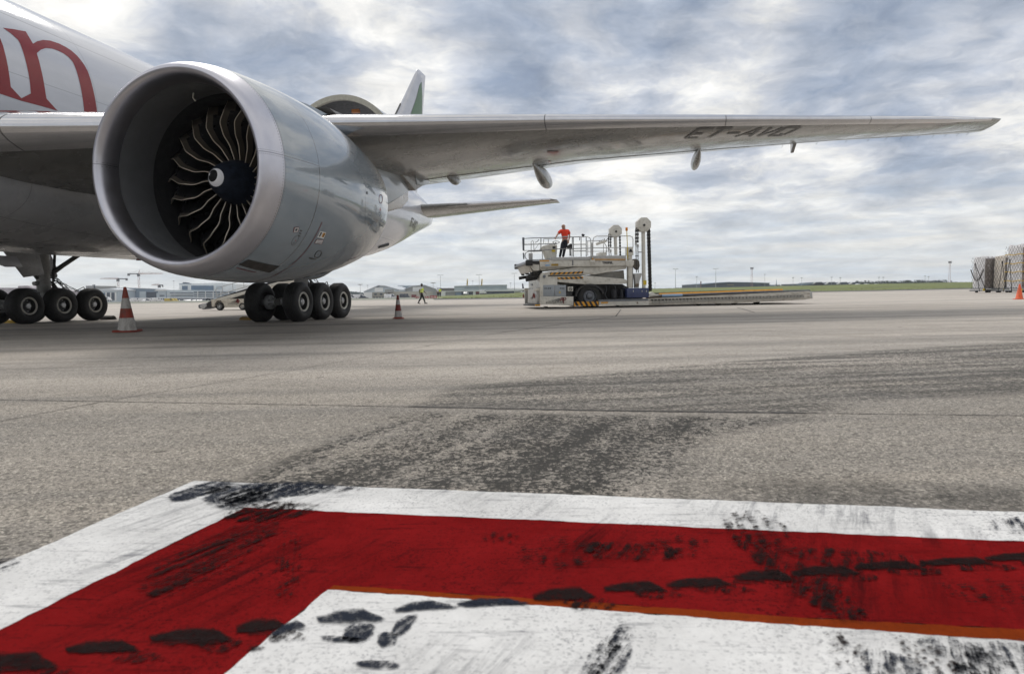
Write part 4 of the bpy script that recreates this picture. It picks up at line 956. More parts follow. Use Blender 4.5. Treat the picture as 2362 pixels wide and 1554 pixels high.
# ------------------------------------------------------------------ cargo loader (local u = along, v = across, z = up)
class Plane:                                  # the near side of a vehicle, for reading off its outline
    def __init__(s, org, ang): s.o = Vector(org); s.a = ang; s.u = Vector((math.cos(ang), math.sin(ang), 0)); s.w = Vector((-math.sin(ang), math.cos(ang), 0))
    def hit(s, px, py, v=0.0):
        d = ray(px, py); o = s.o+s.w*v; t = (o-CAM).dot(s.w)/d.dot(s.w); q = CAM+d*t-s.o
        return (q.dot(s.u), q.z)
LP = Plane((0.90, 32.45, 0), 0.12)
def L(zx, zy, v=0.0): return LP.hit(1160+zx/5.905, 480+zy/5.905, v)
def L7(zx, zy, v=0.0): return LP.hit(1460+zx/5.368, 560+zy/5.368, v)
ld = thing('cargo_loader', 'long white scissor lift cargo loader with two chain towers, under the wing', 'cargo loader', LP.o, LP.a)
W_OFF = paint('dirty_off_white_enamel', (.62, .60, .54), .4, 0, .15, .14, .5, 2.2, (.18, .13, .08))
W_DECK = paint('rust_streaked_deck_enamel', (.52, .49, .43), .5, 0, 0, .3, .9, 3.2, (.12, .055, .02), streak=(.35, 1, 1.6))
W_RAIL = paint('grey_white_rail_enamel', (.45, .45, .44), .4, 0, .1, .15, .3, 5)
G_DARK = paint('dark_underframe', (.02, .02, .021), .6, dirt=.4); G_CAB = paint('light_blue_grey_cabinet', (.30, .33, .36), .4, 0, .2, .08, .2)
BLUE = paint('navy_blue_box_enamel', (.02, .035, .12), .35, 0, .3, .2, .2); AMBER = paint('amber_hazard_paint', (.66, .30, .01), .45, dirt=.25); BLK = paint('black_hazard_paint', (.012, .013, .018), .5)
RUST = paint('rusty_deck_steel', (.22, .17, .12), .6, .2, 0, .5, .7, 5, (.10, .04, .015)); YEL = paint('yellow_safety_paint', (.62, .45, .02), .4, dirt=.2); CHAIN = paint('oily_black_chain', (.02, .017, .015), .45, .5)
STEEL = paint('worn_roller_steel', (.16, .17, .19), .35, .7, 0, .3, .4, 8); LBLUE = paint('light_blue_rail', (.25, .38, .55), .4); TYR = paint('truck_tyre_rubber', (.016, .016, .016), .7, dirt=.3, dirtcol=(.06, .055, .05))
def LB(name, poly, mat, v0=0.0, v1=3.4, crop=None, bev=.012, parent=None, vr=0.0):
    c = crop or L; P = [c(a, b, vr) for a, b in poly]
    mb = MB(); mb.prism(P, lambda a, b: (a, v0, b), lambda a, b: (a, v1, b)); return mb.build(name, mat, parent or ld, smooth=30, bevel=bev)
def LT(name, pts, r, mat, v=0.0, crop=None, n=8, parent=None, closed=False):
    c = crop or L; mb = MB(); mb.tube([(lambda q: (q[0], v, q[1]))(c(a, b, v)) for a, b in pts], r, n, closed); return mb.build(name, mat, parent or ld)
MAROON = paint('maroon_emblem_paint', (.17, .02, .02), .4)
# under frame and cabinets
LW = 4.4
U0 = L(505, 1200)[0]
def F(zx, zy, u=None):                        # positions on the front end face -> (v, z)
    d = ray(1160+zx/5.905, 480+zy/5.905); o = LP.o+LP.u*(U0 if u is None else u); t = (o-CAM).dot(LP.u)/d.dot(LP.u); q = CAM+d*t-LP.o
    return (max(-.1, min(LW+.1, q.dot(LP.w))), q.z)
def FB(name, poly, mat, u0, u1, bev=.01):
    P = [F(a, b) for a, b in poly]; mb = MB(); mb.prism(P, lambda a, b: (U0+u0, a, b), lambda a, b: (U0+u1, a, b)); return mb.build(name, mat, ld, smooth=30, bevel=bev)
LB('front_skirt', [(505, 1203), (960, 1203), (960, 1325), (900, 1325), (505, 1312)], W_OFF, 0, LW)
LB('rear_skirt', [(1310, 1248), (1990, 1232), (1990, 1322), (1310, 1324)], W_OFF, 0, LW)
LB('underframe', [(540, 1040), (1700, 1030), (1985, 1200), (1985, 1240), (1310, 1250), (960, 1200), (540, 1200)], G_DARK, .95, 3.4)
FB('front_cabinet', [(345, 960), (500, 950), (500, 1305), (318, 1300), (318, 1095), (345, 1092)], W_OFF, .02, .9)
LB('front_upper_cabinet', [(505, 950), (520, 950), (548, 1050), (548, 1200), (505, 1200)], W_OFF, 0, 1.2)
FB('front_bumper', [(300, 1297), (505, 1305), (505, 1335), (310, 1325)], BLK, -.22, .02, .03)
FB('orange_marking', [(498, 1312), (508, 1312), (508, 1330), (498, 1330)], AMBER, -.24, .0)
for x0, x1 in ((455, 500), (312, 340)): FB('front_post', [(x0, 1090), (x1, 1088), (x1, 1128), (x0, 1130)], W_OFF, -.18, .02); FB('front_post', [(x0+10, 1130), (x1-4, 1130), (x1-4, 1298), (x0+10, 1296)], W_RAIL, -.14, .0)
for zx in (322, 478):
    q = F(zx, 1195); mb = MB(); mb.tube([(U0-.2+.0*math.cos(a), q[0]+.12*math.cos(a), q[1]+.09*math.sin(a)) for a in [math.pi*2*i/12 for i in range(12)]], .03, 6, closed=True); mb.build('towing_hook', paint('red_hook_enamel', (.2, .02, .015), .4), ld)
FB('white_panel', [(352, 1098), (448, 1098), (448, 1298), (352, 1292)], paint('faded_white_panel', (.58, .57, .54), .4, dirt=.3), -.05, .02)
mb = MB()
for i in range(5): mb.add([(U0-.06,)+F(*q) for q in ((375+i*11, 1235), (380+i*11, 1235), (392+i*11, 1225-i*10), (387+i*11, 1225-i*10))], [(0, 1, 2, 3)])
mb.build('emblem_bars', STEEL, ld, smooth=0, recalc=False)
mb = MB(); mb.tube([(U0-.06,)+F(*q) for q in ((415, 1232), (430, 1160), (442, 1160), (442, 1232))], .022, 4); mb.build('emblem_letter', MAROON, ld)
FB('panel_slot', [(358, 1093), (385, 1093), (385, 1099), (358, 1099)], BLK, -.06, -.04, 0); FB('panel_slot', [(408, 1093), (440, 1093), (440, 1099), (408, 1099)], BLK, -.06, -.04, 0); FB('maker_plate', [(378, 1030), (400, 1030), (400, 1055), (378, 1055)], STEEL, -.02, .03, 0)
for a, b in ((548, 704), (710, 863)):
    cab = LB('electric_cabinet', [(a, 1047), (b, 1045), (b, 1200), (a, 1200)], G_CAB, .04, .9)
    for kx in ((575, 600, 625, 648) if a < 600 else (785, 808, 832)): LB('cabinet_button', [(kx-6, 1085), (kx+6, 1085), (kx+6, 1100), (kx-6, 1100)], BLK, .02, .04, parent=ld, bev=0)
LB('warning_triangle', [(764, 1155), (777, 1128), (792, 1155)], YEL, .02, .038, bev=0)
LB('sign_box', [(888, 1068), (957, 1068), (957, 1132), (888, 1132)], W_OFF, .02, .4); LT('round_sign_ring', [(923+20*math.cos(a), 1100+22*math.sin(a)) for a in [math.pi*2*i/16 for i in range(16)]], .012, BLK, .01, closed=True)
LT('round_sign_bar', [(911, 1086), (935, 1114)], .014, BLK, .008); LB('battery_box', [(865, 1135), (952, 1135), (952, 1200), (865, 1200)], G_DARK, .1, .9)
LB('tool_box', [(1686, 1090), (1983, 1086), (1985, 1218), (1688, 1222)], BLUE, -.05, .8, bev=.02)
for kx in (1777, 1895, 1955): LT('box_latch', [(kx, 1118), (kx, 1142)], .02, W_RAIL, -.07)
for kx, w in ((1500, 80), (1610, 66)): 
    q0 = L(kx, 1108); q1 = L(kx+w, 1222); mb = MB(); mb.cyl((.5*(q0[0]+q1[0]), .3, q1[1]), (.5*(q0[0]+q1[0]), .3, q0[1]), (q1[0]-q0[0])/2, 18); mb.build('air_tank', BLK, ld)
for i in range(7): x = 1400+i*42; LT('cable', [(x, 1050), (x+14, 1110+i*5), (x-8, 1180), (x+20, 1230)], .02, BLK if i % 3 else STEEL, .6)
# wheel
def truck_wheel(c, r, rr, v, parent, w=.34, rimm=None):
    prof = [(0, rr), (.02, rr*1.1), (0, r*.8), (.03, r*.96), (.07, r), (w-.07, r), (w-.03, r*.96), (w, r*.8), (w-.02, rr)]
    MB().revolve([(a+v, b) for a, b in prof], 44, (c[0], 0, c[1]), 1).build('tyre', TYR, parent)
    mb = MB(); mb.revolve([(v+.01, rr*1.02), (v-.01, rr*.98), (v+.02, rr*.9), (v+.12, rr*.82), (v+.12, rr*.5), (v+.03, rr*.42), (v-.0, rr*.3), (v-.01, 0)], 32, (c[0], 0, c[1]), 1)
    for k in range(10): a = 2*math.pi*k/10; mb.cyl((c[0]+rr*.62*math.cos(a), v+.08, c[1]+rr*.62*math.sin(a)), (c[0]+rr*.62*math.cos(a), v+.125, c[1]+rr*.62*math.sin(a)), rr*.09, 6)
    mb.build('wheel_rim', rimm or STEEL, parent)
wc = L(1192, 1200); wr = wc[1]-.01
for v in (.12, 3.9):
    wh = bpy.data.objects.new('wheel', None); COL.objects.link(wh); wh.parent = ld; truck_wheel(wc, wr, .34, v, wh)
arcp = [L(1192+205*math.cos(a), 1205-175*math.sin(a)) for a in [math.pi*i/14 for i in range(1, 15)]]; arc2 = [L(1192+178*math.cos(a), 1205-150*math.sin(a)) for a in [math.pi*i/14 for i in range(1, 15)]]
mb = MB(); mb.prism(arcp+arc2[::-1], lambda a, b: (a, .05, b), lambda a, b: (a, .6, b)); mb.build('mudguard', G_DARK, ld, smooth=50)
# hazard striped panels: alternate slanted bars
def hazard(name, a, b, c, d, n, v, skew, flip=False):     # a,b top edge, d,c bottom edge in crop pixels
    mb = MB(); P = [L(*q, v) for q in (a, b, c, d)]
    def pt(s, q): s = max(0, min(1, s)); return tuple((P[0][i]*(1-s)+P[1][i]*s)*(1-q)+(P[3][i]*(1-s)+P[2][i]*s)*q for i in (0, 1))
    for i in range(-2, 2*n+2):
        s0, s1 = i/(2*n), (i+1)/(2*n); k = skew/(2*n)
        t = [(s0+k, 0), (s1+k, 0), (s1, 1), (s0, 1)]
        if max(x for x, _ in t) <= 0 or min(x for x, _ in t) >= 1: continue
        q = [pt(*x) for x in t]; mb.add([(x, v, z) for x, z in q], [(0, 1, 2, 3)], i % 2)
    return mb.build(name, [AMBER, BLK], ld, smooth=0, recalc=False)
LB('side_step', [(965, 1275), (1305, 1268), (1305, 1335), (965, 1335)], G_DARK, -.02, .4); hazard('hazard_stripes', (968, 1275), (1302, 1270), (1302, 1332), (968, 1335), 5, -.036, -1.0)
# scissor arms
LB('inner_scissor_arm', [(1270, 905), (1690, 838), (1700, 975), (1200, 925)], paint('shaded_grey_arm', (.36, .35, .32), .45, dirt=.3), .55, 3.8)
arm1 = LB('scissor_arm', [(545, 905), (560, 878), (640, 862), (1010, 800), (1690, 790), (1692, 826), (1270, 902), (620, 914)], W_OFF, .12, .42, bev=.02); LB('scissor_arm', [(545, 905), (560, 878), (640, 862), (1010, 800), (1690, 790), (1692, 826), (1270, 902), (620, 914)], W_OFF, 4.0, 4.3)
arm2 = LB('scissor_arm', [(545, 940), (620, 930), (1200, 922), (1660, 962), (1702, 985), (1702, 1028), (1150, 1040), (620, 992), (570, 985)], W_OFF, .12, .42, bev=.02); LB('scissor_arm', [(545, 940), (620, 930), (1200, 922), (1660, 962), (1702, 985), (1702, 1028), (1150, 1040), (620, 992), (570, 985)], W_OFF, 4.0, 4.3)
q = L(565, 930); mb = MB(); mb.cyl((q[0], .04, q[1]), (q[0], 4.35, q[1]), .20, 24); mb.build('scissor_pivot', W_OFF, ld); mb = MB(); mb.cyl((q[0], .0, q[1]), (q[0], .06, q[1]), .075, 16); mb.build('pivot_pin', STEEL, ld)
hazard('hazard_stripes', (640, 880), (1092, 862), (1092, 890), (640, 908), 7, .10, .9); hazard('hazard_stripes', (640, 945), (1092, 932), (1092, 961), (640, 973), 7, .10, -.9)
for zy in (822, 935): LB('arm_plate', [(1100, zy), (1195, zy), (1195, zy+62), (1100, zy+62)], W_OFF, .08, .13)
# bridge platform
LB('platform_beam', [(500, 712), (1680, 702), (1682, 788), (505, 803)], W_OFF, 0, LW, bev=.02); LB('platform_edge', [(655, 672), (1200, 662), (1200, 705), (655, 712)], W_RAIL, -.03, LW); LB('platform_edge', [(1205, 650), (1676, 645), (1678, 698), (1205, 702)], W_RAIL, -.03, LW)
LT('yellow_edge_strip', [(1245, 700), (1672, 700)], .02, AMBER, -.05); LB('platform_underside', [(505, 803), (950, 795), (900, 812), (545, 850)], W_OFF, .3, 4.1)
LB('orange_marking', [(500, 710), (630, 709), (630, 724), (500, 726)], AMBER, -.02, .0, bev=0); LB('blue_label', [(577, 767), (638, 766), (638, 788), (577, 790)], LBLUE, -.015, .0, bev=0); LB('yellow_label', [(660, 760), (755, 757), (755, 786), (660, 788)], paint('mustard_label', (.35, .22, .03), .5), -.015, .0, bev=0)
LB('beam_stop', [(945, 712), (958, 712), (958, 780), (945, 780)], STEEL, -.03, .02)
LB('post_foot', [(1185, 705), (1250, 703), (1250, 742), (1185, 742)], W_OFF, -.12, .1); LB('orange_clamp', [(1208, 680), (1225, 680), (1225, 705), (1208, 705)], AMBER, -.14, -.1, bev=0)
# bridge nose at the front
LB('bridge_nose', [(352, 752), (500, 765), (500, 850), (420, 850), (375, 790)], W_OFF, .06, 4.3, bev=.02); LB('bridge_top', [(352, 722), (362, 714), (500, 714), (500, 764), (350, 750)], G_DARK, .02, LW)
LB('bridge_flap', [(340, 756), (352, 750), (412, 862), (400, 872)], W_OFF, .15, 4.2)
for du, dz, r in ((0, 0, .10), (.16, .06, .07), (-.1, -.05, .05)):
    q = L(345, 742); mb = MB(); mb.cyl((q[0]+du, .02, q[1]+dz), (q[0]+du, LW, q[1]+dz), r, 16); mb.build('bridge_roller', STEEL, ld)
for v in (.0, LW): q = L(345, 742); mb = MB(); mb.box((q[0]-.13, v-.06, q[1]-.16), (q[0]+.22, v+.06, q[1]+.12)); mb.build('roller_bracket', G_DARK, ld, bevel=.02)
for v in (.6, 2.2, 3.8): q = L(410, 868); mb = MB(); mb.box((q[0]-.06, v-.1, q[1]-.08), (q[0]+.1, v+.1, q[1]+.04)); mb.build('rubber_stop', BLK, ld)
for v, dz in ((.5, 0), (.9, -.15), (3.5, 0)):
    q0, q1 = L(440, 905), L(560, 895); mb = MB(); mb.cyl((q0[0]-.35, v, q0[1]+dz-.1), (q1[0], v, q1[1]+dz), .085, 12); mb.build('hydraulic_pipe', G_DARK, ld)
LB('pivot_housing', [(500, 860), (560, 850), (560, 1050), (520, 1050), (505, 945)], G_DARK, .5, 3.9)
LT('red_hose', [(505, 1040), (530, 1010), (560, 1000)], .035, paint('red_hose_rubber', (.15, .03, .03), .5), .3)
# guard rails
RR = .021
def rail(pts, v=0.0, r=RR, name='guard_rail', mat=None): LT(name, pts, r, mat or W_RAIL, v)
GR = paint('galvanised_dark_rail', (.17, .175, .18), .4, .5)
rail([(290, 500), (290, 415), (400, 408), (1045, 392)], .02, mat=GR); rail([(288, 400), (290, 578), (520, 576), (760, 556), (1130, 548)], .02, mat=GR); rail([(292, 496), (620, 488), (740, 486)], .02, mat=GR)
LB('rubber_buffer', [(264, 400), (283, 400), (290, 580), (270, 578)], STEEL, -.02, .08); LB('rubber_buffer', [(272, 608), (290, 608), (294, 694), (278, 694)], STEEL, -.02, .08)
rail([(530, 585), (345, 590), (308, 612), (300, 650), (315, 690), (345, 708), (760, 692)], .02, mat=GR)
for zx, y0, y1 in ((518, 402, 574), (960, 395, 662), (1065, 395, 662), (1135, 398, 660)): rail([(zx, y0), (zx, y1)], .02, mat=GR)
rail([(946, 400), (940, 660)], .0, mat=GR); rail([(538, 585), (538, 700)], .1); rail([(960, 495), (1135, 493)], .02, mat=GR); rail([(955, 585), (1135, 583)], .02, mat=GR); rail([(1045, 392), (1045, 440)], .02, mat=GR)
rail([(1045, 392), (1150, 392), (1185, 405), (1197, 440), (1198, 690)], .0); rail([(1225, 690), (1227, 440), (1240, 400), (1275, 383), (1730, 380), (1765, 395), (1772, 430), (1772, 540)], .0); rail([(1212, 470), (1214, 705)], -.05, .03); rail([(1228, 542), (1690, 536)], .0); rail([(1135, 550), (1198, 545)], .0)
for zy in (448, 590): rail([(1145, zy), (1440, zy-2)], 4.3); 
for zx in (555, 620, 1155, 1370): rail([(zx, 420 if zx < 900 else 450), (zx, 480 if zx < 900 else 650)], 4.3)
rail([(555, 420), (860, 412)], 4.3)
rail([(385, 700), (385, 460), (405, 440), (418, 460), (425, 600)], 1.0, .018); LB('ladder_box', [(390, 600), (440, 600), (440, 700), (395, 700)], W_RAIL, .8, 1.1); rail([(430, 570), (500, 470)], 1.0, .012)
# driving console
LB('console', [(515, 560), (545, 515), (650, 490), (740, 500), (742, 545), (730, 690), (600, 692), (560, 580)], W_OFF, 1.0, 1.6, bev=.03, vr=1.0); LB('console_screen', [(675, 524), (715, 524), (715, 550), (675, 550)], BLK, .97, 1.0, bev=0, vr=1.0); LB('console_label', [(665, 570), (712, 570), (712, 596), (665, 596)], YEL, .97, 1.0, bev=0, vr=1.0)
LT('steering_wheel', [(725+46*math.cos(a), 466+16*math.sin(a)) for a in [math.pi*2*i/20 for i in range(20)]], .015, BLK, 1.25, closed=True); LT('steering_column', [(725, 468), (700, 500)], .025, BLK, 1.25)
for zx in (580, 602, 630, 655): LT('control_lever', [(zx, 500), (zx+3, 478)], .012, BLK, 1.1)
LT('headset_hook', [(440, 470), (470, 455), (490, 430), (480, 425)], .015, BLK, .3); LT('work_lamp', [(1075, 360), (1105, 378)], [.05, .085], BLK, .8, n=12); LT('lamp_arm', [(1090, 380), (1092, 400)], .012, BLK, .8)
LB('driver_seat', [(880, 520), (930, 480), (945, 500), (940, 560), (900, 545)], G_DARK, .7, 1.1, vr=.7); LT('seat_post', [(915, 550), (918, 650)], .04, G_DARK, .9)
LB('control_panel', [(1293, 468), (1400, 430), (1415, 462), (1305, 500)], W_OFF, 2.0, 2.5, vr=2.0)
for zx in (1315, 1340, 1365, 1385): LT('control_lever', [(zx, 460-(zx-1315)*.32), (zx-3, 440-(zx-1315)*.32)], .02, BLK, 2.1)
LT('panel_arm', [(1405, 445), (1440, 400), (1490, 398)], .02, BLK, 2.2); LT('panel_cable', [(1380, 470), (1410, 520), (1410, 640)], .016, G_DARK, 2.2); LB('deck_box', [(1315, 605), (1410, 600), (1410, 650), (1315, 652)], W_OFF, 1.6, 2.3, vr=1.6)
# columns and towers
def tower(v, cx, cy, rp, ybase, xl, xr, yl0, yl1, yr1, name='chain_tower'):
    tw = bpy.data.objects.new('chain_tower', None); COL.objects.link(tw); tw.parent = ld
    k = L(cx, cy, v); w = (L(cx+25, cy, v)[0]-k[0])*rp
    LT('tower_post', [(cx, cy+70), (cx+10*rp, ybase)], w, W_OFF, v, n=18, parent=tw)
    r = (L(cx+103*rp, cy, v)[0]-k[0]); mb = MB(); oc = [(k[0]+r*math.cos(a), k[1]+r*.97*math.sin(a)) for a in [math.pi/8+math.pi/4*i for i in range(8)]]
    mb.prism(oc, lambda a, b: (a, v-.16, b), lambda a, b: (a, v+.16, b)); mb.build('pulley_housing', W_OFF, tw, smooth=30, bevel=.02)
    mb = MB(); mb.cyl((k[0], v-.2, k[1]-.03), (k[0], v-.15, k[1]-.03), .06, 12); mb.build('pulley_axle', G_DARK, tw)
    for dx in xl: chain(cx+dx, cy+45*rp, yl0, v, tw, .035)
    for dx in xr: chain(cx+dx, cy+55*rp, yr1, v, tw, .045, lean=40*rp if v < 1 else 10)
    for dx, y0, y1 in ((xl[0], yl0, yl1), (xl[-1], yl0+30, yl1)): LT('tie_rod', [(cx+dx, y0), (cx+dx+6, y1)], .022, G_DARK, v, parent=tw); LT('rod_clevis', [(cx+dx, y0-8), (cx+dx, y0+34)], .055, W_RAIL, v, parent=tw)
    return tw
def chain(x, y0, y1, v, tw, w, lean=0):        # a run of leaf chain: links set alternately
    a, b = L(x, y0, v), L(x+lean*.6, y1, v); n = max(4, int((a[1]-b[1])/.085)); mb = MB()
    for i in range(n):
        f = (i+.5)/n; u = a[0]+(b[0]-a[0])*f; z = a[1]+(b[1]-a[1])*f; h = (a[1]-b[1])/n; ww = w*(1.0 if i % 2 else .68)
        mb.box((u-ww, v-.05 if i % 2 else v-.03, z-h*.56), (u+ww, v+.05 if i % 2 else v+.03, z+h*.56))
    mb.build('chain', CHAIN, tw)
tower(4.4, 1530, 315, .86, 640, (-88, -62), (62,), 540, 650, 650); tower(.1, 1910, 228, 1.0, 1088, (-98, -72), (62, 84), 470, 880, 1130)
LB('yellow_label', [(1900, 985), (1944, 985), (1944, 1045), (1902, 1045)], YEL, -.14, -.12, bev=0)
LT('rod_spacer', [(1840, 600), (1890, 600)], .02, G_DARK, .1); LT('rod_spacer', [(1802, 652), (1850, 652)], .02, G_DARK, .1)
LB('rear_column', [(1708, 640), (1765, 640), (1768, 1085), (1710, 1085)], W_OFF, .0, .35, bev=.05); LB('column_head', [(1685, 530), (1770, 528), (1778, 640), (1690, 645)], W_OFF, -.03, .3); LB('column_clamp', [(1668, 715), (1785, 712), (1780, 775), (1755, 800), (1690, 800), (1668, 780)], W_OFF, -.05, .35, bev=.03)
LB('column_slot', [(1725, 560), (1745, 555), (1765, 600), (1715, 600)], BLK, -.045, -.03, bev=0); LB('rear_column', [(1775, 700), (1800, 700), (1800, 1085), (1780, 1085)], W_RAIL, .3, .6)
LB('idler_wheel', [(1790, 690), (1840, 685), (1880, 715), (1890, 780), (1870, 840), (1840, 830), (1800, 790)], paint('worn_brown_pulley', (.20, .18, .15), .5, dirt=.5), .25, .55, bev=.04); LB('rear_bracket', [(1800, 890), (1900, 885), (1900, 910), (1870, 990), (1862, 1085), (1815, 1085), (1812, 990)], W_RAIL, .1, .4)
q = L(1832, 1047); mb = MB(); mb.cyl((q[0], .03, q[1]), (q[0], .1, q[1]), .08, 14); mb.build('orange_pin', RUST, ld)
LT('beacon_post', [(1687, 300), (1695, 500), (1700, 690)], .02, YEL, -.04); q = L(1685, 285, -.04); mb = MB(); mb.revolve([(q[1]-.09, .06), (q[1]+.02, .06), (q[1]+.05, .07), (q[1]+.075, .05), (q[1]+.08, 0)], 16, (q[0], -.04, 0), 2); mb.build('amber_beacon', paint('amber_lens', (.70, .22, .01), .2), ld)
# lowered main deck
LB('deck_rail', [(200, 690), (2190, 597), (2218, 690), (2120, 705), (1200, 750), (200, 768)], W_DECK, 0, .25, crop=L7, bev=.01)
LB('deck_bed', [(205, 700), (2180, 610), (2190, 670), (205, 745)], RUST, .25, 4.3, crop=L7)
LB('deck_inner_rail', [(205, 672), (2185, 585), (2185, 612), (205, 700)], RUST, .35, .6, crop=L7); LT('deck_pipe', [(205, 655), (640, 645), (1250, 620), (2190, 592)], .055, STEEL, .3, crop=L7); LT('deck_pipe', [(360, 655), (610, 648)], .07, LBLUE, .22, crop=L7)
LT('yellow_side_rail', [(325, 640), (1100, 612), (1850, 585)], .075, AMBER, 4.2, crop=L7, n=4); LT('deck_pipe', [(265, 628), (1380, 588)], .04, G_DARK, 4.35, crop=L7)
mb = MB(); P0, P1 = L7(235, 735), L7(2115, 660); nT = 44
for i in range(nT):
    f = (i+.5)/nT; u = P0[0]+(P1[0]-P0[0])*f; z = P0[1]+(P1[1]-P0[1])*f+.03
    mb.prism([(u-.10, z-.10), (u+.10, z-.10), (u+.055, z+.05), (u-.055, z+.05)], lambda a, b: (a, -.045, b), lambda a, b: (a, -.002, b))
mb.build('deck_roller_teeth', paint('bare_grey_roller_guides', (.30, .29, .26), .5, dirt=.6, scale=7), ld)
mb = MB(); P0, P1 = L7(235, 718), L7(2115, 668)
for i in range(nT):
    f = i/nT; u = P0[0]+(P1[0]-P0[0])*f; z = P0[1]+(P1[1]-P0[1])*f+.03; mb.box((u-.07, -.03, z-.02), (u+.07, -.004, z+.05))
mb.build('painted_roller_gaps', G_DARK, ld)  # solid dark blocks paint in the shade of gaps between rollers
mb = MB()
for i in range(13):
    q = L(1335+i*52, 1254-i*.9); mb.prism([(q[0]-.13, q[1]-.06), (q[0]+.1, q[1]-.06), (q[0]+.05, q[1]+.03), (q[0]-.13, q[1]+.03)], lambda a, b: (a, -.03, b), lambda a, b: (a, .0, b))
mb.build('skirt_roller_teeth', STEEL, ld)
LB('orange_marking', [(1338, 1278), (1432, 1275), (1432, 1295), (1338, 1298)], AMBER, -.012, 0, bev=0); LB('hinge_block', [(1990, 1170), (2040, 1140), (2070, 1165), (2130, 1190), (1990, 1200)], W_OFF, -.02, .3)
LB('warning_triangle', [(1820, 1300), (1832, 1272), (1846, 1300)], RUST, -.014, 0, bev=0)
LB('deck_end', [(2188, 600), (2222, 610), (2225, 690), (2190, 665)], W_RAIL, 0, 4.4, crop=L7)
for zx in (850, 1098, 1302, 1578):
    q = L7(zx, 748); r = q[1]*.98; wh = bpy.data.objects.new('deck_wheel', None); COL.objects.link(wh); wh.parent = ld; truck_wheel((q[0], max(.14, r)), max(.14, r), .07, .3, wh, .25)
for pts in (((570, 1335), (620, 1340)), ((1570, 1322), (1600, 1330))): LB('ground_skid', [pts[0], pts[1], (pts[1][0]-8, pts[1][1]+10), (pts[0][0]+8, pts[0][1]+10)], G_DARK, .1, .5)
# lettering and emblem
def letter_on(s, q0, q1, h, mat, v, shear=0.0, bold=.01, parent=None, name='lettering', P=None, off=0):
    vs, fs = text_tris(s, 1.0, shear, bold); w = max(a for a, b in vs); hh = max(b for a, b in vs); dx, dz = q1[0]-q0[0], q1[1]-q0[1]; ln = math.hypot(dx, dz); ex, ez = dx/ln, dz/ln
    mb = MB(); mb.add([(q0[0]+ex*a/w*ln-ez*0*b, v, q0[1]+ez*a/w*ln+b/hh*h) for a, b in vs], fs); return mb.build(name, mat, parent or ld, smooth=0, recalc=False)
letter_on('AVIAPARTNER', L(585, 1297), L(822, 1293), .085, BLK, -.013)
def emblem(x0, y0, x1, y1, v=-.014, c=L):      # slanting bars rising to two outlined letters
    mb = MB()
    for i in range(9):
        f = i/9; xa = x0+(x1-x0)*.62*f; hh = (y1-y0)*(.15+.85*f); w = 3+9*f; s = 22*f+5
        q = [c(xa, y1), c(xa+w, y1), c(xa+w+s, y1-hh), c(xa+s, y1-hh)]; mb.add([(a, v, b) for a, b in q], [(0, 1, 2, 3)])
    mb.build('emblem_bars', BLK, ld, smooth=0, recalc=False)
    W = x1-x0; X = x0+W*.66
    LT('emblem_letter', [(X, y1), (X+W*.10, y0), (X+W*.15, y0), (X+W*.15, y1)], .022, MAROON, v, crop=c, n=4); LT('emblem_letter', [(X+W*.04, y1-(y1-y0)*.4), (X+W*.15, y1-(y1-y0)*.4)], .016, MAROON, v, crop=c, n=4)
    LT('emblem_letter', [(X+W*.2, y1+32), (X+W*.2, y0), (X+W*.30, y0+3), (X+W*.34, y0+(y1-y0)*.35), (X+W*.28, y0+(y1-y0)*.7), (X+W*.2, y0+(y1-y0)*.75)], .022, MAROON, v, crop=c, n=4)
emblem(615, 1217, 862, 1268)
letter_on('TREPEL', L(1352, 757), L(1500, 756), .10, BLK, -.012, bold=.045)

# ------------------------------------------------------------------ people
SKIN = {'light': paint('light_skin', (.40, .23, .16), .5), 'dark': paint('dark_skin', (.06, .032, .02), .45)}
def skinned(name, nodes, edges, mat, parent, root=0, sub=1):
    me = bpy.data.meshes.new(name); me.from_pydata([n[0] for n in nodes], edges, [])
    o = bpy.data.objects.new(name, me); COL.objects.link(o)
    md = o.modifiers.new('skin', 'SKIN'); md.use_smooth_shade = True; md.branch_smoothing = .4
    o.modifiers.new('sub', 'SUBSURF').levels = sub; o.modifiers['sub'].render_levels = sub
    sv = me.skin_vertices[0].data if me.skin_vertices else None
    if sv is None:
        bm = bmesh.new(); bm.from_mesh(me); bm.verts.layers.skin.verify(); bm.to_mesh(me); bm.free(); sv = me.skin_vertices[0].data
    for i, n in enumerate(nodes):
        r = n[1]; sv[i].radius = (r*1.18, r*1.18) if not isinstance(r, tuple) else r; sv[i].use_root = (i == root)
    dg = bpy.context.evaluated_depsgraph_get(); m2 = bpy.data.meshes.new_from_object(o.evaluated_get(dg)); m2.name = name
    bpy.data.objects.remove(o); bpy.data.meshes.remove(me)
    m2.materials.clear(); m2.materials.append(mat)
    for p in m2.polygons: p.use_smooth = True; p.material_index = 0
    c = bpy.data.objects.new(name, m2); COL.objects.link(c); c.parent = parent
    return c
def V(*a): return Vector(a)
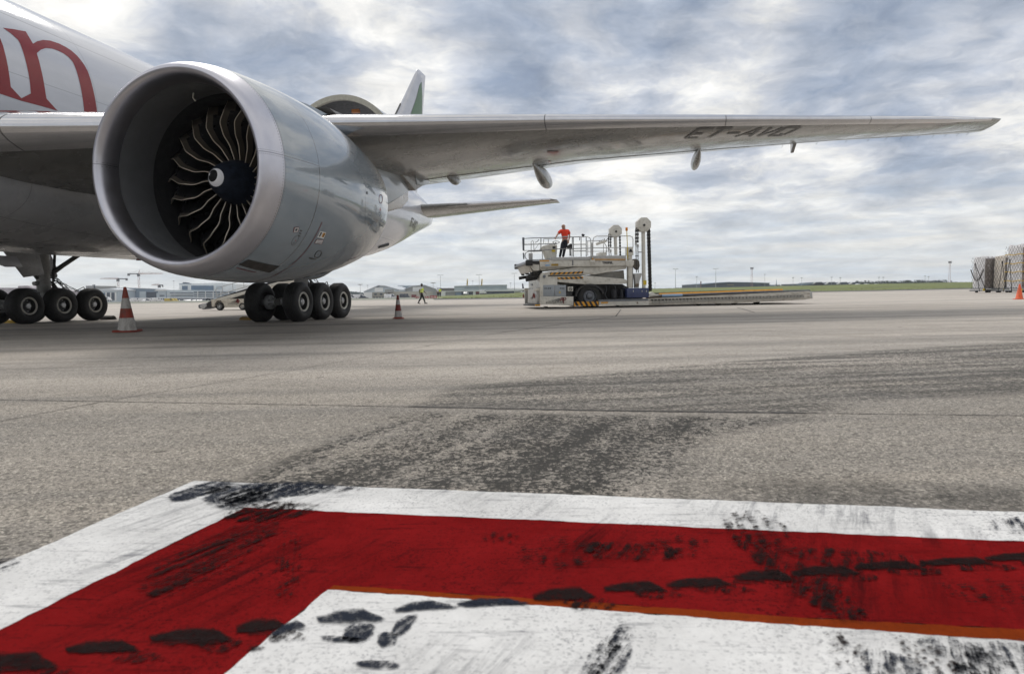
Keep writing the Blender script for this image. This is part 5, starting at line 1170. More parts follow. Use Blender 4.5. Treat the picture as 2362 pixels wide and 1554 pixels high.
def person(label, loc, rz, J, shirt, trousers, skin, group=None, hair=None, sleeves='short', vest=None, height=1.78):
    # J: joints in a frame with x = to the person's left, y = backwards (they face -y), z up, for a 1.78 m figure
    k = height/1.78
    t = thing('person', label, 'person', loc, rz, group); t.scale = (k, k, k)
    pel, ch, nk, hd = J['pelvis'], J['chest'], J['neck'], J['head']
    n = [(pel, .105), (pel.lerp(ch, .5), .10), (ch, .125), (nk, .055), (hd-V(0, 0, .07), .06), (hd, .088), (hd+V(0, .005, .06), .072), (hd+V(0, .008, .10), .042)]; e = [(0, 1), (1, 2), (2, 3), (3, 4), (4, 5), (5, 6), (6, 7)]
    def chain_(start, pts):
        prev = start
        for p, r in pts: n.append((p, r)); e.append((prev, len(n)-1)); prev = len(n)-1
        return prev
    for s in ('L', 'R'):
        sh, el, wr = J['sh'+s], J['el'+s], J['wr'+s]
        w = chain_(2, [(sh, .052), (sh.lerp(el, .5), .046), (el, .038), (el.lerp(wr, .4), .038), (wr, .026)])
        d = (wr-el).normalized(); d = (d+J.get('hand'+s, V(0, 0, 0))).normalized(); side = d.cross(V(0, 1, 0)); side = side.normalized() if side.length > .1 else V(1, 0, 0)
        pal = chain_(w, [(wr+d*.045, (.036, .02)), (wr+d*.085, (.036, .016))])
        for i, (off, ln) in enumerate(((-.030, .065), (-.010, .078), (.010, .073), (.030, .055))):
            b = wr+d*.095+side*off; cu = V(0, -.02, -.01); chain_(pal, [(b, .0095), (b+d*ln*.5, .0085), (b+d*ln*.8+cu, .0075)])
        tb = wr+d*.035-side*.04; chain_(w, [(tb, .012), (tb+d*.035-side*.015, .010), (tb+d*.06-side*.015, .008)])
        hp, kn, an, to = J['hip'+s], J['kn'+s], J['an'+s], J['to'+s]
        chain_(0, [(hp, .085), (hp.lerp(kn, .5), .072), (kn, .052), (kn.lerp(an, .35), .05), (an, .034), (an+(to-an)*.5+V(0, 0, -.03), .034), (to, .026)])
    skinned('body', n, e, SKIN[skin], t)
    f = J.get('face', V(0, -1, 0)).normalized(); sx = f.cross(V(0, 0, 1)).normalized()
    for s in (1, -1):
        mb = MB(); c = hd+f*.082+sx*.032*s+V(0, 0, .012); mb.revolve([(-.012, 0), (-.009, .008), (0, .012), (.009, .008), (.012, 0)], 10, c, 2); mb.build('eye', BLK, t)
        mb = MB(); c = hd+sx*.088*s; mb.revolve([(-.03, 0), (-.022, .012), (0, .017), (.022, .012), (.03, 0)], 10, c, 2); mb.build('ear', SKIN[skin], t)
    mb = MB(); c = hd+f*.095+V(0, 0, -.018); mb.revolve([(-.022, 0), (-.014, .013), (.0, .011), (.03, .0)], 10, c, 2); mb.build('nose', SKIN[skin], t)
    mb = MB(); c = hd+f*.083+V(0, 0, -.052); mb.tube([c-sx*.022, c+f*.004, c+sx*.022], .005, 6); mb.build('mouth', MAROON, t)
    if hair:
        mb = MB(); rows = []
        for i in range(7):
            a = math.pi/2*i/6; rr = .098*math.sin(a)+.001; rows.append([hd+V(rr*math.cos(b), rr*math.sin(b)*1.08+.012, .045+.092*math.cos(a)-.04*(1 if i == 6 else 0)*(math.sin(b) > -.2)) for b in [2*math.pi*q/16 for q in range(16)]])
        mb.grid(rows, closed=True); mb.build('hair', hair, t, smooth=80)
    # shirt
    n2 = [(pel+V(0, 0, -.03), .15), (pel.lerp(ch, .5), .155), (ch, .175), (nk-V(0, 0, .03), .07)]; e2 = [(0, 1), (1, 2), (2, 3)]; n, e = list(n2), list(e2)
    for s in ('L', 'R'):
        sh, el, wr = J['sh'+s], J['el'+s], J['wr'+s]
        pts = [(sh, .085), (sh.lerp(el, .75), .078)] if sleeves == 'short' else [(sh, .07), (sh.lerp(el, .5), .06), (el, .052), (el.lerp(wr, .9), .04)]
        chain_(2, pts)
    skinned('shirt', n, e, shirt, t)
    if vest: 
        nv = [(pel+V(0, 0, -.03), .165), (pel.lerp(ch, .5), .165), (ch+V(0, 0, .02), .19), (nk-V(0, 0, .07), .085)]; skinned('safety_vest', nv, e2, vest, t)
    n = [(pel, .128), (pel+V(0, 0, .06), .12)]; e = [(0, 1)]
    for s in ('L', 'R'):
        hp, kn, an = J['hip'+s], J['kn'+s], J['an'+s]; chain_(0, [(hp, .098), (hp.lerp(kn, .5), .086), (kn, .068), (kn.lerp(an, .5), .062), (an+V(0, 0, .03), .055)])
    skinned('trousers', n, e, trousers, t)
    for s in ('L', 'R'):
        an, to = J['an'+s], J['to'+s]; mb = MB(); b = an+V(0, 0, -.045); d = (to-an); d.z = 0; d.normalize()
        mb.tube([b-d*.07, b-d*.02, b+d*.06+V(0, 0, -.01), to+V(0, 0, -.01), to+d*.05+V(0, 0, -.012)], [.04, .048, .045, .042, .022], 10); mb.build('shoe', BLK, t)
    return t
def stripe_cloth(name, base, bands, col2):
    m, t, b = newmat(name); x, y, z = sepxyz(t, objco(t)); c = mixc(t, maprange(t, noise(t, objco(t), 9, 5, .6), .35, .7), tuple(q*.75 for q in base), base)
    for z0, w in bands: c = mixc(t, line(t, z, z0, w), c, col2)
    t.links.new(c, b.inputs['Base Color']); b.inputs['Roughness'].default_value = .8; bump(t, b, noise(t, objco(t), 7, 3, .5), .5, .02); return m
ORANGE_T = stripe_cloth('orange_red_shirt_with_reflective_bands', (.85, .05, .015), [(1.12, .022), (1.0, .022)], (.55, .55, .50))
VEST = stripe_cloth('yellow_green_safety_vest', (.72, .88, .03), [(1.12, .025), (.99, .022)], (.62, .62, .6))
NAVY = paint('dark_navy_trousers', (.012, .015, .024), .8, var=.3, bmp=.3); WSHIRT = paint('white_cotton_shirt', (.66, .66, .70), .8, bmp=.2)
DARKT = paint('dark_green_black_trousers', (.008, .012, .010), .8, var=.3, bmp=.3); HAIRB = paint('black_hair', (.008, .007, .006), .7, bmp=.5)
# loader driver: stands at the console, leaning to his right, hands on wheel and rail
q = L(848, 662, 1.0); floor_z = L(790, 664, 1.0)[1]-.14
drv = LP.o+LP.u*q[0]+LP.w*1.0; drv.z = floor_z
Jd = dict(pelvis=V(0.02, 0, .97), chest=V(-.02, .0, 1.34), neck=V(-.03, -.01, 1.50), head=V(-.075, -.03, 1.63), shL=V(.17, 0, 1.42), elL=V(.23, -.03, 1.15), wrL=V(.17, -.10, .92), shR=V(-.20, 0, 1.42), elR=V(-.40, -.12, 1.22), wrR=V(-.52, -.28, 1.06),
          hipL=V(.09, 0, .92), knL=V(-.04, -.06, .50), anL=V(-.11, 0, .09), toL=V(-.12, -.17, .03), hipR=V(-.08, 0, .92), knR=V(-.20, -.06, .50), anR=V(-.27, .02, .09), toR=V(-.30, -.14, .03), handR=V(0, -.6, -.3), face=V(-.35, -1, 0))
# mirrored so that his right hand reaches to the left of the picture
dr = person('bald man in orange red T-shirt and dark trousers, standing on the cargo loader', drv, LP.a, Jd, ORANGE_T, NAVY, 'light', height=1.84)
# walking marshal
g0 = G(973, 700.5)
Jw = dict(pelvis=V(0, 0, .95), chest=V(0, -.02, 1.32), neck=V(0, -.02, 1.50), head=V(0, -.045, 1.64), shL=V(.18, 0, 1.42), elL=V(.22, -.10, 1.14), wrL=V(.20, -.30, .95), shR=V(-.18, 0, 1.42), elR=V(-.22, .14, 1.16), wrR=V(-.22, .10, .90),
          hipL=V(.09, 0, .92), knL=V(.09, .10, .50), anL=V(.09, .34, .12), toL=V(.09, .22, .03), hipR=V(-.09, 0, .92), knR=V(-.09, -.20, .50), anR=V(-.09, -.33, .09), toR=V(-.09, -.50, .05))
person('person in yellow green safety vest and dark trousers, walking across the apron', (g0.x, g0.y, 0), R(90-10), Jw, WSHIRT, DARKT, 'dark', hair=HAIRB, vest=VEST)

# ------------------------------------------------------------------ belt loader behind the port gear
BP = Plane((G(455, 717).x, G(455, 717).y, 0), R(2))
def B(zx, zy, v=0.0): return BP.hit(430+zx/13.894, 640+zy/13.894, v)
bl = thing('belt_loader', 'rusty white belt loader with a raised conveyor, behind the port landing gear', 'belt loader', BP.o, BP.a)
BW = paint('rust_stained_white_enamel', (.58, .54, .46), .45, 0, .1, .2, .85, 4.5, (.17, .07, .02))
def BB(name, poly, mat, v0, v1, bev=.01): return LB(name, poly, mat, v0, v1, crop=B, parent=bl, bev=bev)
BB('body', [(780, 700), (1000, 690), (1840, 680), (3600, 640), (3600, 930), (1840, 945), (1210, 960), (1180, 820), (1100, 730), (980, 730), (900, 830), (890, 940), (810, 940)], BW, .05, 1.9)
BB('conveyor_frame', [(860, 690), (1940, 400), (3900, -140), (3900, -40), (1940, 500), (1300, 690)], W_OFF, .25, 1.35); BB('conveyor_belt', [(860, 680), (1940, 330), (3900, -200), (3900, -145), (1940, 395), (900, 692)], G_DARK, .3, 1.3)
BB('conveyor_frame', [(1300, 690), (1940, 510), (1940, 600), (1600, 690)], G_DARK, .4, 1.2); BB('nose', [(640, 790), (860, 690), (900, 760), (830, 800), (820, 950), (640, 960), (600, 880)], G_DARK, .2, 1.6)
BB('nose_plate', [(400, 900), (560, 830), (620, 900), (520, 1010), (440, 1010)], W_RAIL, .15, 1.5); BB('nose_arm', [(310, 900), (350, 870), (560, 820), (700, 800), (850, 960), (470, 1030), (400, 1000), (330, 990)], STEEL, .3, 1.3)
LT('seat_hoop', [(640, 740), (650, 690), (690, 670), (730, 690), (740, 740)], .03, BLK, .6, crop=B, parent=bl)
for zx in (1055, 1790):
    c = B(zx, 925); r = c[1]-.01; wh = bpy.data.objects.new('wheel', None); COL.objects.link(wh); wh.parent = bl; truck_wheel(c, r, r*.62, .0, wh, .26, W_RAIL)
LT('guard_rail', [(985, 640), (950, 480), (940, 400), (1000, 320), (1220, 265), (2600, -120)], .022, W_RAIL, .2, crop=B, parent=bl); LT('guard_rail', [(980, 560), (1800, 330), (2600, 100)], .022, W_RAIL, .2, crop=B, parent=bl)
for a, b, c_ in ((1145, 285, 520), (1480, 190, 410), (1830, 90, 320)): LT('guard_rail', [(a, b), (a+15, c_)], .018, W_RAIL, .2, crop=B, parent=bl)
mb = MB()
for i in range(6):
    q = [B(1420+i*34, 800, -.0), B(1436+i*34, 800), B(1475+i*34, 775-i*15), B(1459+i*34, 775-i*15)]; mb.add([(a, .03, b) for a, b in q], [(0, 1, 2, 3)])
mb.build('emblem_bars', BLK, bl, smooth=0, recalc=False)
LT('emblem_letter', [(1580, 800), (1620, 690), (1640, 800)], .03, MAROON, .03, crop=B, parent=bl, n=4); LT('emblem_letter', [(1660, 830), (1650, 690), (1700, 750), (1660, 790)], .03, MAROON, .03, crop=B, parent=bl, n=4)
letter_on('AVIAPARTNER', B(1340, 850), B(1660, 850), .07, BLK, .04, parent=bl)

# ------------------------------------------------------------------ traffic cones
def cone_mat(name, bands, h):
    m, t, b = newmat(name); x, y, z = sepxyz(t, objco(t)); c = mixc(t, 0, (0, 0, 0), bands[0][1])
    c = bands[0][1]; cur = None
    for z0, col in bands:
        f = mth(t, 'GREATER_THAN', z, z0*h); cur = mixc(t, f, cur if cur is not None else (0, 0, 0), col)
    d = noise(t, mapping(t, objco(t), scale=(1, 1, .4)), 9, 7, .7); cur = mixc(t, mth(t, 'MULTIPLY', maprange(t, d, .48, .72), .75), cur, (.10, .085, .07))
    d2 = noise(t, objco(t), 26, 4, .6); cur = mixc(t, mth(t, 'MULTIPLY', maprange(t, d2, .6, .68), .6), cur, (.05, .045, .04))
    t.links.new(cur, b.inputs['Base Color']); b.inputs['Roughness'].default_value = .55; bump(t, b, noise(t, objco(t), 12, 3, .5), .3, .01); return m
def cone(label, p, h, rb, mat, basem, rz, sq=1.0, rt_=.035, lean=0.0, group='traffic cones on the apron'):
    t = thing('traffic_cone', label, 'traffic cone', (p.x, p.y, 0), R(rz), group)
    MB().revolve([(.035, rb*.82), (.05, rb*.74), (h-.01, rt_), (h, rt_*.8), (h-.02, rt_*.6)], 32, (0, 0, 0), 2).build('cone_body', mat, t, smooth=50)
    mb = MB(); n = 24; rows = []
    for (z, s) in ((0.012, 1.0), (.035, 1.0), (.048, .93), (.05, .5)):
        rows.append([(lambda a: (rb*s*sq*math.copysign(abs(math.cos(a))**.35, math.cos(a))*1.0, rb*s*sq*math.copysign(abs(math.sin(a))**.35, math.sin(a)), z*(1+.4*math.sin(a*2))))(2*math.pi*k_/n) for k_ in range(n)])
    mb.grid(rows, closed=True); mb.build('base', basem, t, smooth=40)
    return t
RW = [(-1, (.30, .055, .035)), (.045, (.50, .48, .45)), (.32, (.30, .055, .035)), (.53, (.50, .48, .45)), (.76, (.30, .055, .035))]
RWm = cone_mat('worn_red_white_cone_bands', RW, 1.15); BASEM = paint('faded_red_rubber', (.30, .06, .04), .6, dirt=.4)
cone('large worn red and white cone beside the engine inlet, left of the wheels', G(294, 766), 1.16, .30, RWm, BASEM, 12)
RWm2 = cone_mat('worn_dark_red_white_cone_bands', [(-1, (.20, .03, .022)), (.09, (.50, .48, .46)), (.34, (.20, .03, .022)), (.60, (.50, .48, .46)), (.80, (.20, .03, .022))], .83)
cone('smaller red and white cone standing right of the port wheels', G(919, 735.5), .83, .19, RWm2, BASEM, 20)
ORc = cone_mat('bright_orange_cone', [(-1, (.75, .10, .015))], 1.0)
cone('plain orange cone in front of the netted cargo pallets', G(2351, 690.5), .84, .24, ORc, paint('orange_base', (.72, .09, .015), .5), 5)

# ------------------------------------------------------------------ wheel chocks
def chock(label, px0, px1, py, h, mat, w=.16, rz=0.0):
    a, b = G(px0, py), G(px1, py); ln = (b-a).length; t = thing('wheel_chock', label, 'wheel chock', ((a.x+b.x)/2, (a.y+b.y)/2, 0), math.atan2(b.y-a.y, b.x-a.x)+rz, 'wheel chocks')
    mb = MB(); mb.prism([(-w, 0), (w, 0), (w*.55, h*.8), (w*.1, h), (-w*.55, h*.7)], lambda p, q: (-ln/2, p, q+.005), lambda p, q: (ln/2, p, q+.005)); mb.build('block', mat, t, bevel=.015)
    mb = MB(); mb.tube([(-ln/2, 0, h*.5), (-ln/2-.12, .05, .06), (-ln/2-.2, .1, .03)], .012, 6); mb.build('rope', BLK, t); return t
WOOD = paint('worn_yellow_wood', (.36, .22, .06), .6, dirt=.8, scale=5, streak=(.2, 1, 1), dirtcol=(.08, .05, .02))
chock('dirty yellow wooden chock in front of the port wheels', 558, 605, 738, .13, WOOD)
chock('bright yellow chock beside the leftmost wheels of the far gear', 10, 46, 745, .13, paint('yellow_chock_rubber', (.55, .34, .01), .5, dirt=.5)); chock('dark chock lying behind the rearmost wheel of the far gear', 238, 262, 737, .17, paint('dark_olive_chock', (.035, .03, .02), .6))

# ------------------------------------------------------------------ netted cargo pallets on dollies
def wrap_mat(name, c0, c1, plastic=.5):
    m, t, b = newmat(name); co = objco(t); x, y, z = sepxyz(t, co)
    n1 = noise(t, co, 1.6, 4, .6); vo = t.nodes.new('ShaderNodeTexVoronoi'); vo.inputs['Scale'].default_value = 1.7; t.links.new(co, vo.inputs['Vector'])
    c = mixc(t, vo.outputs['Color'], c0, c1); c = mixc(t, maprange(t, n1, .4, .6), c, c0)
    cr = noise(t, mapping(t, co, rot=(.6, .3, .5), scale=(1, 1, .35)), 5.5, 8, .75, 1.2)
    c = mixc(t, mth(t, 'MULTIPLY', maprange(t, cr, .52, .66), plastic), c, (.80, .80, .84)); c = mixc(t, mth(t, 'MULTIPLY', maprange(t, cr, .42, .34), .45), c, (.20, .19, .19))  # crease shade painted dark into the wrap colour, ridges painted pale
    t.links.new(c, b.inputs['Base Color']); b.inputs['Roughness'].default_value = .3; bump(t, b, cr, .9, .08); return m
WRAP = [wrap_mat('white_plastic_wrap', (.82, .81, .83), (.92, .91, .92)), wrap_mat('tan_carton_wrap', (.74, .66, .56), (.86, .82, .76), .4), wrap_mat('grey_brown_wrapped_cartons', (.16, .13, .11), (.38, .34, .31), .4)]
NETM = paint('dark_cargo_net', (.07, .065, .06), .7); NETY = paint('yellow_tie_strap', (.62, .40, .02), .6, dirt=.3)
def pallet(label, pA, w, d, h, z0, rz, wraps, net, straps=0, group='netted cargo pallets on dollies', sag=False):
    t = thing('cargo_pallet', label, 'cargo pallet', (pA[0], pA[1], z0), rz, group)
    mb = MB(); n = 12; rows = []
    rnd = random.Random(int(w*100+h*37))
    for j in range(9):
        z = h*j/8; row = []
        k_ = 1-.06*(j/8)**3
        for i in range(28):
            a = 2*math.pi*i/28+.0001; cx = math.copysign(abs(math.cos(a))**.28, math.cos(a)); cy = math.copysign(abs(math.sin(a))**.28, math.sin(a))
            row.append((w/2+cx*w/2*k_+rnd.uniform(-.04, .04), d/2+cy*d/2*k_+rnd.uniform(-.04, .04), z*(1.0+(rnd.uniform(-.03, .03) if j > 6 else 0))))
        rows.append(row)
    mb.grid(rows, closed=True); base = rows[-1]; mb.add(base, [tuple(range(28))]); mb.build('wrapped_load', wraps[0], t, smooth=50)
    mb = MB(); mb.box((-.05, -.05, -.10), (w+.05, d+.05, .0)); mb.build('pallet_base', STEEL, t)
    if len(wraps) > 1: mb = MB(); mb.box((.06, -.03, .05), (w-.05, .1, h*.93)); mb.build('carton_side', wraps[1], t, bevel=.05)
    if net:
        def seg(face, p, q):
            out = []
            for i in range(7):
                f = i/6; u = p[0]+(q[0]-p[0])*f; z = p[1]+(q[1]-p[1])*f; off = .055+.02*math.sin(u*7+z*5); z2 = z+.04*math.sin(u*6+z*3)
                out.append((u, -off, z2) if face == 0 else (w+off, u, z2) if face == 1 else (-off, u, z2))
            return out
        mb = MB()
        for face, W in ((0, w), (1, d), (2, d)):
            st_ = .36; sl = 1.6
            for sgn in (1, -1):
                c = -h/sl-W
                while c < W+h/sl:
                    pts = []
                    for i in range(2):
                        pass
                    # line u = c + sgn*z/sl, clipped to the face
                    zs = sorted([(0-c)*sl*sgn, (W-c)*sl*sgn]); za, zb = max(0, zs[0]), min(h*.98, zs[1])
                    if zb-za > .1: mb.tube(seg(face, (c+sgn*za/sl, za), (c+sgn*zb/sl, zb)), .0125, 4)
                    c += st_
        mb.build('cargo_net', NETM, t)
        mb = MB()
        if sag: mb.tube([(-.12, d*f, h*(.60-.36*math.sin(math.pi*f))) for f in [i/12 for i in range(13)]], .05, 6); mb.build('net_rope', NETM, t)
    for i in range(straps):
        zf = h*(.16+.21*i*(1 if i < 2 else .98)); mb = MB(); mb.tube([(-.09, d*(1-f), zf+.05*math.sin(f*9)) for f in [j/10 for j in range(11)]]+[(w*f, -.1, zf+.04*math.sin(f*8)) for f in (.02, .3, .6, 1)], .035, 5); mb.build('tie_strap', NETY, t)
    return t
def dolly(label, p, w, d, rz, hgt, bars):
    t = thing('cargo_dolly', label, 'cargo dolly', (p[0], p[1], 0), rz, 'cargo dollies under the pallets')
    mb = MB(); mb.box((-.15, -.1, hgt-.22), (w+.15, d+.1, hgt-.12)); mb.build('bed', STEEL, t)
    mb = MB(); 
    for i in range(9): mb.cyl((-.1+w*i/8, -.02, hgt-.1), (-.1+w*i/8, d, hgt-.1), .05, 8)
    mb.build('rollers', W_RAIL, t)
    r = (hgt-.2)/2*.95
    for x in (w*.18, w*.72):
        for y in (.1, d-.3):
            mb = MB(); mb.revolve([(y, 0), (y, r*.9), (y+.04, r), (y+.22, r), (y+.26, r*.9), (y+.26, 0)], 20, (x, 0, r+.005), 1); mb.build('wheel', TYR, t)
    for xx in (-.12, w*.55, w-.1): mb = MB(); mb.prism([(xx-.1, hgt-.18), (xx+.12, hgt-.18), (xx+.06, hgt+.06), (xx-.02, hgt+.06)], lambda a, b: (a, -.16, b), lambda a, b: (a, -.08, b)); mb.build('pallet_stop', YEL, t)
    for (x0, x1, xt, zt) in bars:
        mb = MB(); mb.tube([(x0, -.2, hgt-.25), (xt, -.35, zt), (x1, -.2, hgt-.25)], .04, 6); mb.tube([(xt, -.35, zt-.1), (xt, -.35, zt+.15)], .06, 8); mb.build('tow_bar', G_DARK, t)
    return t
def PG(zx, zy): return G(2180+zx/9.143, 540+zy/9.143)
YP = G(2270, 675.5).y; 
def PA(zx, zy, Y): return A(2180+zx/9.143, 540+zy/9.143, Y)
for i, (xf, xn, top, bot, lab, labd, wr, nt_, stp, bars, sag, Y) in enumerate([
    (555, 822, 470, 1135, 'shorter netted pallet of wrapped boxes with a sagging rope, leftmost of three', 'dolly with its tow bar raised, leftmost under the pallets', [WRAP[0], WRAP[2]], 1, 0, [(-.6, .1, -1.25, 2.9)], True, YP+2),
    (990, 1250, 452, 1135, 'tan netted cargo pallet in the middle of the three', 'dolly under the tan middle pallet', [WRAP[1], WRAP[2]], 1, 0, [(-.75, .0, -.55, 3.0)], False, YP+.2),
    (1258, 1612, 215, 1130, 'tallest netted pallet with yellow straps, cut by the right edge', 'dolly under the tallest pallet at the right edge', [WRAP[0], WRAP[2]], 1, 4, [(-1.9, -1.1, -1.5, 3.1)], False, YP-2.2)]):
    a = PA(xn, bot, Y); tp = PA(xn, top, Y).z; sf = (2180+xf/9.143-1181)/1502; sn = a.x/Y; dd = Y*(sn/sf-1)*1.02
    zb = a.z; w = 2.5
    pallet(lab, (a.x, Y), w, dd, tp-zb, zb, 0, wr, nt_, stp, sag=sag)
    dolly(labd, (a.x, Y), w, dd, 0, zb-.1, bars)

# ------------------------------------------------------------------ grass bank and far field
M_GRASS = paint('dry_green_field_grass', (.135, .165, .035), .9, var=.4, dirt=.55, scale=.22, dirtcol=(.16, .13, .05), streak=(.4, 1, 1))
bank = [(1000, 689.6, 689.0), (1030, 689.0, 686.4), (1110, 688, 681.5), (1200, 686.2, 674.9), (1505, 676.8, 666.0), (1700, 674.2, 662.0), (1900, 671.6, 657.8), (2060, 668.5, 654.0), (2227, 665.0, 651.0), (2500, 660.5, 645.5), (2900, 654.0, 637)]
F0 = [G(a, b) for a, b, c in bank]; F1 = [A(a, (b+c)/2-.8, G(a, b).y*1.10) for a, b, c in bank]; F2 = [A(a, c, G(a, b).y*1.35) for a, b, c in bank]
F3 = [Vector((q.x*4, q.y*4, q.z-.4)) for q in F2]; F4 = [Vector((q.x*30, q.y*30, q.z-.6)) for q in F2]
mb = MB(); mb.grid([[(q.x, q.y, q.z+.01) for q in F] for F in (F0, F1, F2, F3, F4)]); struct(mb.build('grass_bank', M_GRASS, smooth=60))
mb = MB(); K = [G(a, b+2.0) for a, b, c in bank]; mb.grid([[(q.x, q.y, .03) for q in K], [(q.x, q.y+.5, .035) for q in F0]]); struct(mb.build('service_road', paint('dark_asphalt_strip', (.10, .10, .10), .8), smooth=0))
mb = MB(); mb.grid([[(q.x, q.y, .02) for q in [G(x, 704.5-(x+300)*.0148+ (300)*.0148) for x in (-600, -300, 0, 300, 600, 800, 1000)]], [(q.x, q.y, .025) for q in [G(x, 700.3-(x+300)*.0148+300*.0148) for x in (-600, -300, 0, 300, 600, 800, 1000)]]])
struct(mb.build('verge', paint('grey_green_verge', (.20, .21, .17), .9, scale=.3), smooth=0))
mb = MB()
for i in range(900):                          # blades and tufts along the near edge of the bank
    f = random.random()*(len(bank)-1.001); j = int(f); f -= j; g_ = random.random()**2*.8
    q = F0[j].lerp(F0[j+1], f).lerp(F1[j].lerp(F1[j+1], f), g_); h = random.uniform(.03, .12); s_ = random.uniform(.05, .3)
    mb.add([(q.x-s_, q.y, q.z), (q.x+s_, q.y, q.z), (q.x+random.uniform(-.2, .2), q.y+.05, q.z+h)], [(0, 1, 2)])
o = mb.build('grass_tufts', M_GRASS, smooth=0, recalc=False); struct(o, 'stuff')

# ------------------------------------------------------------------ far buildings
def bmat(name, col, var=.12, scale=.12, rough=.6, dirt=.15): return paint(name, col, rough, var=var, scale=scale, dirt=dirt, dirtcol=tuple(q*.4 for q in col))
B_BLUE = bmat('blue_grey_cladding', (.19, .26, .34)); B_PALE = bmat('pale_blue_grey_cladding', (.46, .53, .58)); B_GLASS = paint('blue_office_glass', (.06, .13, .21), .15, 0, .5, .35, scale=.25); B_DARK = bmat('dark_blue_opening', (.03, .05, .08))
B_WHITE = bmat('off_white_wall', (.72, .74, .74)); B_BEIGE = bmat('beige_render_wall', (.42, .41, .36)); B_RED = bmat('dark_red_door', (.16, .025, .03)); B_GREY = bmat('mid_grey_wall', (.27, .28, .28)); B_NAVY = bmat('navy_grey_shed_wall', (.045, .065, .095)); B_ROOF = bmat('pale_roof_sheet', (.52, .56, .60)); B_BROWN = bmat('brown_grey_wall', (.16, .15, .15))
def building(name, label, Y, thick, c, parts, cat='building', group=None):
    p0 = [A(*c(*q), Y) for q in parts[0][1]]; cx = sum(p.x for p in p0)/len(p0); zb = min(p.z for p in p0)
    t = thing(name, label, cat, (cx, Y, zb), 0, group)
    for (nm_, poly, mat, *o) in parts:
        pr = o[0] if o else 0; Q = [A(*c(*q), Y) for q in poly]; mb = MB(); dpt = o[1] if len(o) > 1 else thick
        mb.prism([(q.x-cx, q.z-zb) for q in Q], lambda a, b: (a, -pr, b), lambda a, b: (a, dpt, b)); mb.build(nm_, mat, t, smooth=0)
    return t
c5 = lambda a, b: (200+a/8.436, 600+b/8.436); c6 = lambda a, b: (800+a/5.905, 580+b/5.905); c7 = lambda a, b: (1460+a/5.368, 560+b/5.368); c8 = lambda a, b: (1880+a/4.9, 540+b/4.9); c3 = lambda a, b: (430+a/13.894, 640+b/13.894)
def rc(x0, y0, x1, y1): return [(x0, y0), (x1, y0), (x1, y1), (x0, y1)]
WIN = lambda x0, y0, x1, y1, m=None: ('window', rc(x0, y0, x1, y1), m or B_GLASS, .25, .1)
building('terminal_building', 'pale terminal wing with three tall dark windows between white columns', 430, 40, c5, [('wall', [(210, 590), (600, 600), (600, 840), (210, 840)], B_PALE), ('roof', [(200, 570), (470, 548), (620, 575), (610, 604), (210, 592)], B_ROOF, .8), WIN(315, 635, 372, 778, B_GLASS), WIN(395, 632, 462, 780, B_DARK), WIN(485, 632, 552, 780, B_DARK), ('column', rc(374, 630, 392, 790), B_WHITE, .6, .1), ('column', rc(465, 630, 482, 790), B_WHITE, .6, .1), ('column', rc(556, 625, 580, 790), B_WHITE, .6, .1)])
building('terminal_building', 'long blue grey terminal hall with a large dark square opening', 450, 60, c5, [('wall', [(600, 545), (820, 540), (1300, 560), (1640, 590), (1640, 840), (600, 845)], B_BLUE), ('roof', [(460, 555), (470, 540), (820, 534), (1310, 552), (1640, 580), (1640, 592), (1300, 563), (820, 548)], B_ROOF, .6), ('opening', rc(1165, 618, 1357, 742), B_DARK, .3, .1), WIN(870, 690, 930, 760, B_NAVY), ('panel', rc(1030, 610, 1150, 740), B_PALE, .2, .1), ('panel', rc(1360, 640, 1540, 740), B_PALE, .2, .1)]+[WIN(1425+i*24, 675, 1442+i*24, 710, B_NAVY) for i in range(4)])
building('roof_canopy', 'white lens shaped canopy on top of the blue grey terminal hall', 449, 20, c5, [('canopy', [(1308, 598), (1350, 572), (1420, 560), (1520, 560), (1570, 572), (1600, 596)], B_WHITE), ('canopy_wall', rc(1380, 598, 1540, 640), B_PALE, -.5, 12)], cat='canopy')
building('office_building', 'low terminal offices with rows of dark windows behind the parked vans', 440, 30, c5, [('wall', [(1560, 580), (2080, 580), (2080, 840), (1560, 840)], B_PALE)]+[('window_row', rc(1620+(i % 2)*20, y, 2075, y+h), B_NAVY, .25, .1) for i, (y, h) in enumerate(((632, 14), (680, 14), (722, 10)))]+[('parapet', rc(1560, 660, 2080, 668), B_WHITE, .4, .1)])
building('office_tower', 'tall blue glazed office block with signs on its roof', 470, 40, c5, [('wall', [(1800, 460), (2040, 455), (2620, 440), (2900, 460), (2900, 620), (1800, 600)], B_WHITE), WIN(1858, 500, 1965, 585), WIN(2035, 495, 2470, 600), WIN(2520, 500, 2640, 560, B_PALE), ('roof_sign', rc(1840, 430, 1885, 460), B_NAVY, -2, 4), ('roof_sign', rc(1890, 436, 1950, 462), B_DARK, -2, 4), ('roof_edge', rc(1800, 452, 2040, 462), B_BLUE, .5, 1)])
building('parking_deck', 'grey blue parking decks with dark horizontal openings under the glazed block', 435, 30, c5, [('wall', [(2080, 600), (3100, 600), (3100, 840), (2080, 840)], B_PALE)]+[('opening', rc(2090, y, 3080, y+h), B_NAVY, .25, .1) for y, h in ((614, 15), (640, 8), (672, 13), (705, 10))]+[('column', rc(2160+i*150, 605, 2172+i*150, 740), B_WHITE, .5, .1) for i in range(6)])
building('jetty_building', 'long low dark blue gate pier in front of the terminal', 400, 15, c5, [('wall', [(1065, 742), (2250, 738), (2250, 800), (1065, 800)], B_NAVY), ('roof', [(1055, 738), (2255, 732), (2255, 742), (1060, 748)], B_ROOF, .4)]+[('window', rc(1120+i*90, 760, 1190+i*90, 785), B_DARK, .2, .1) for i in range(12)])
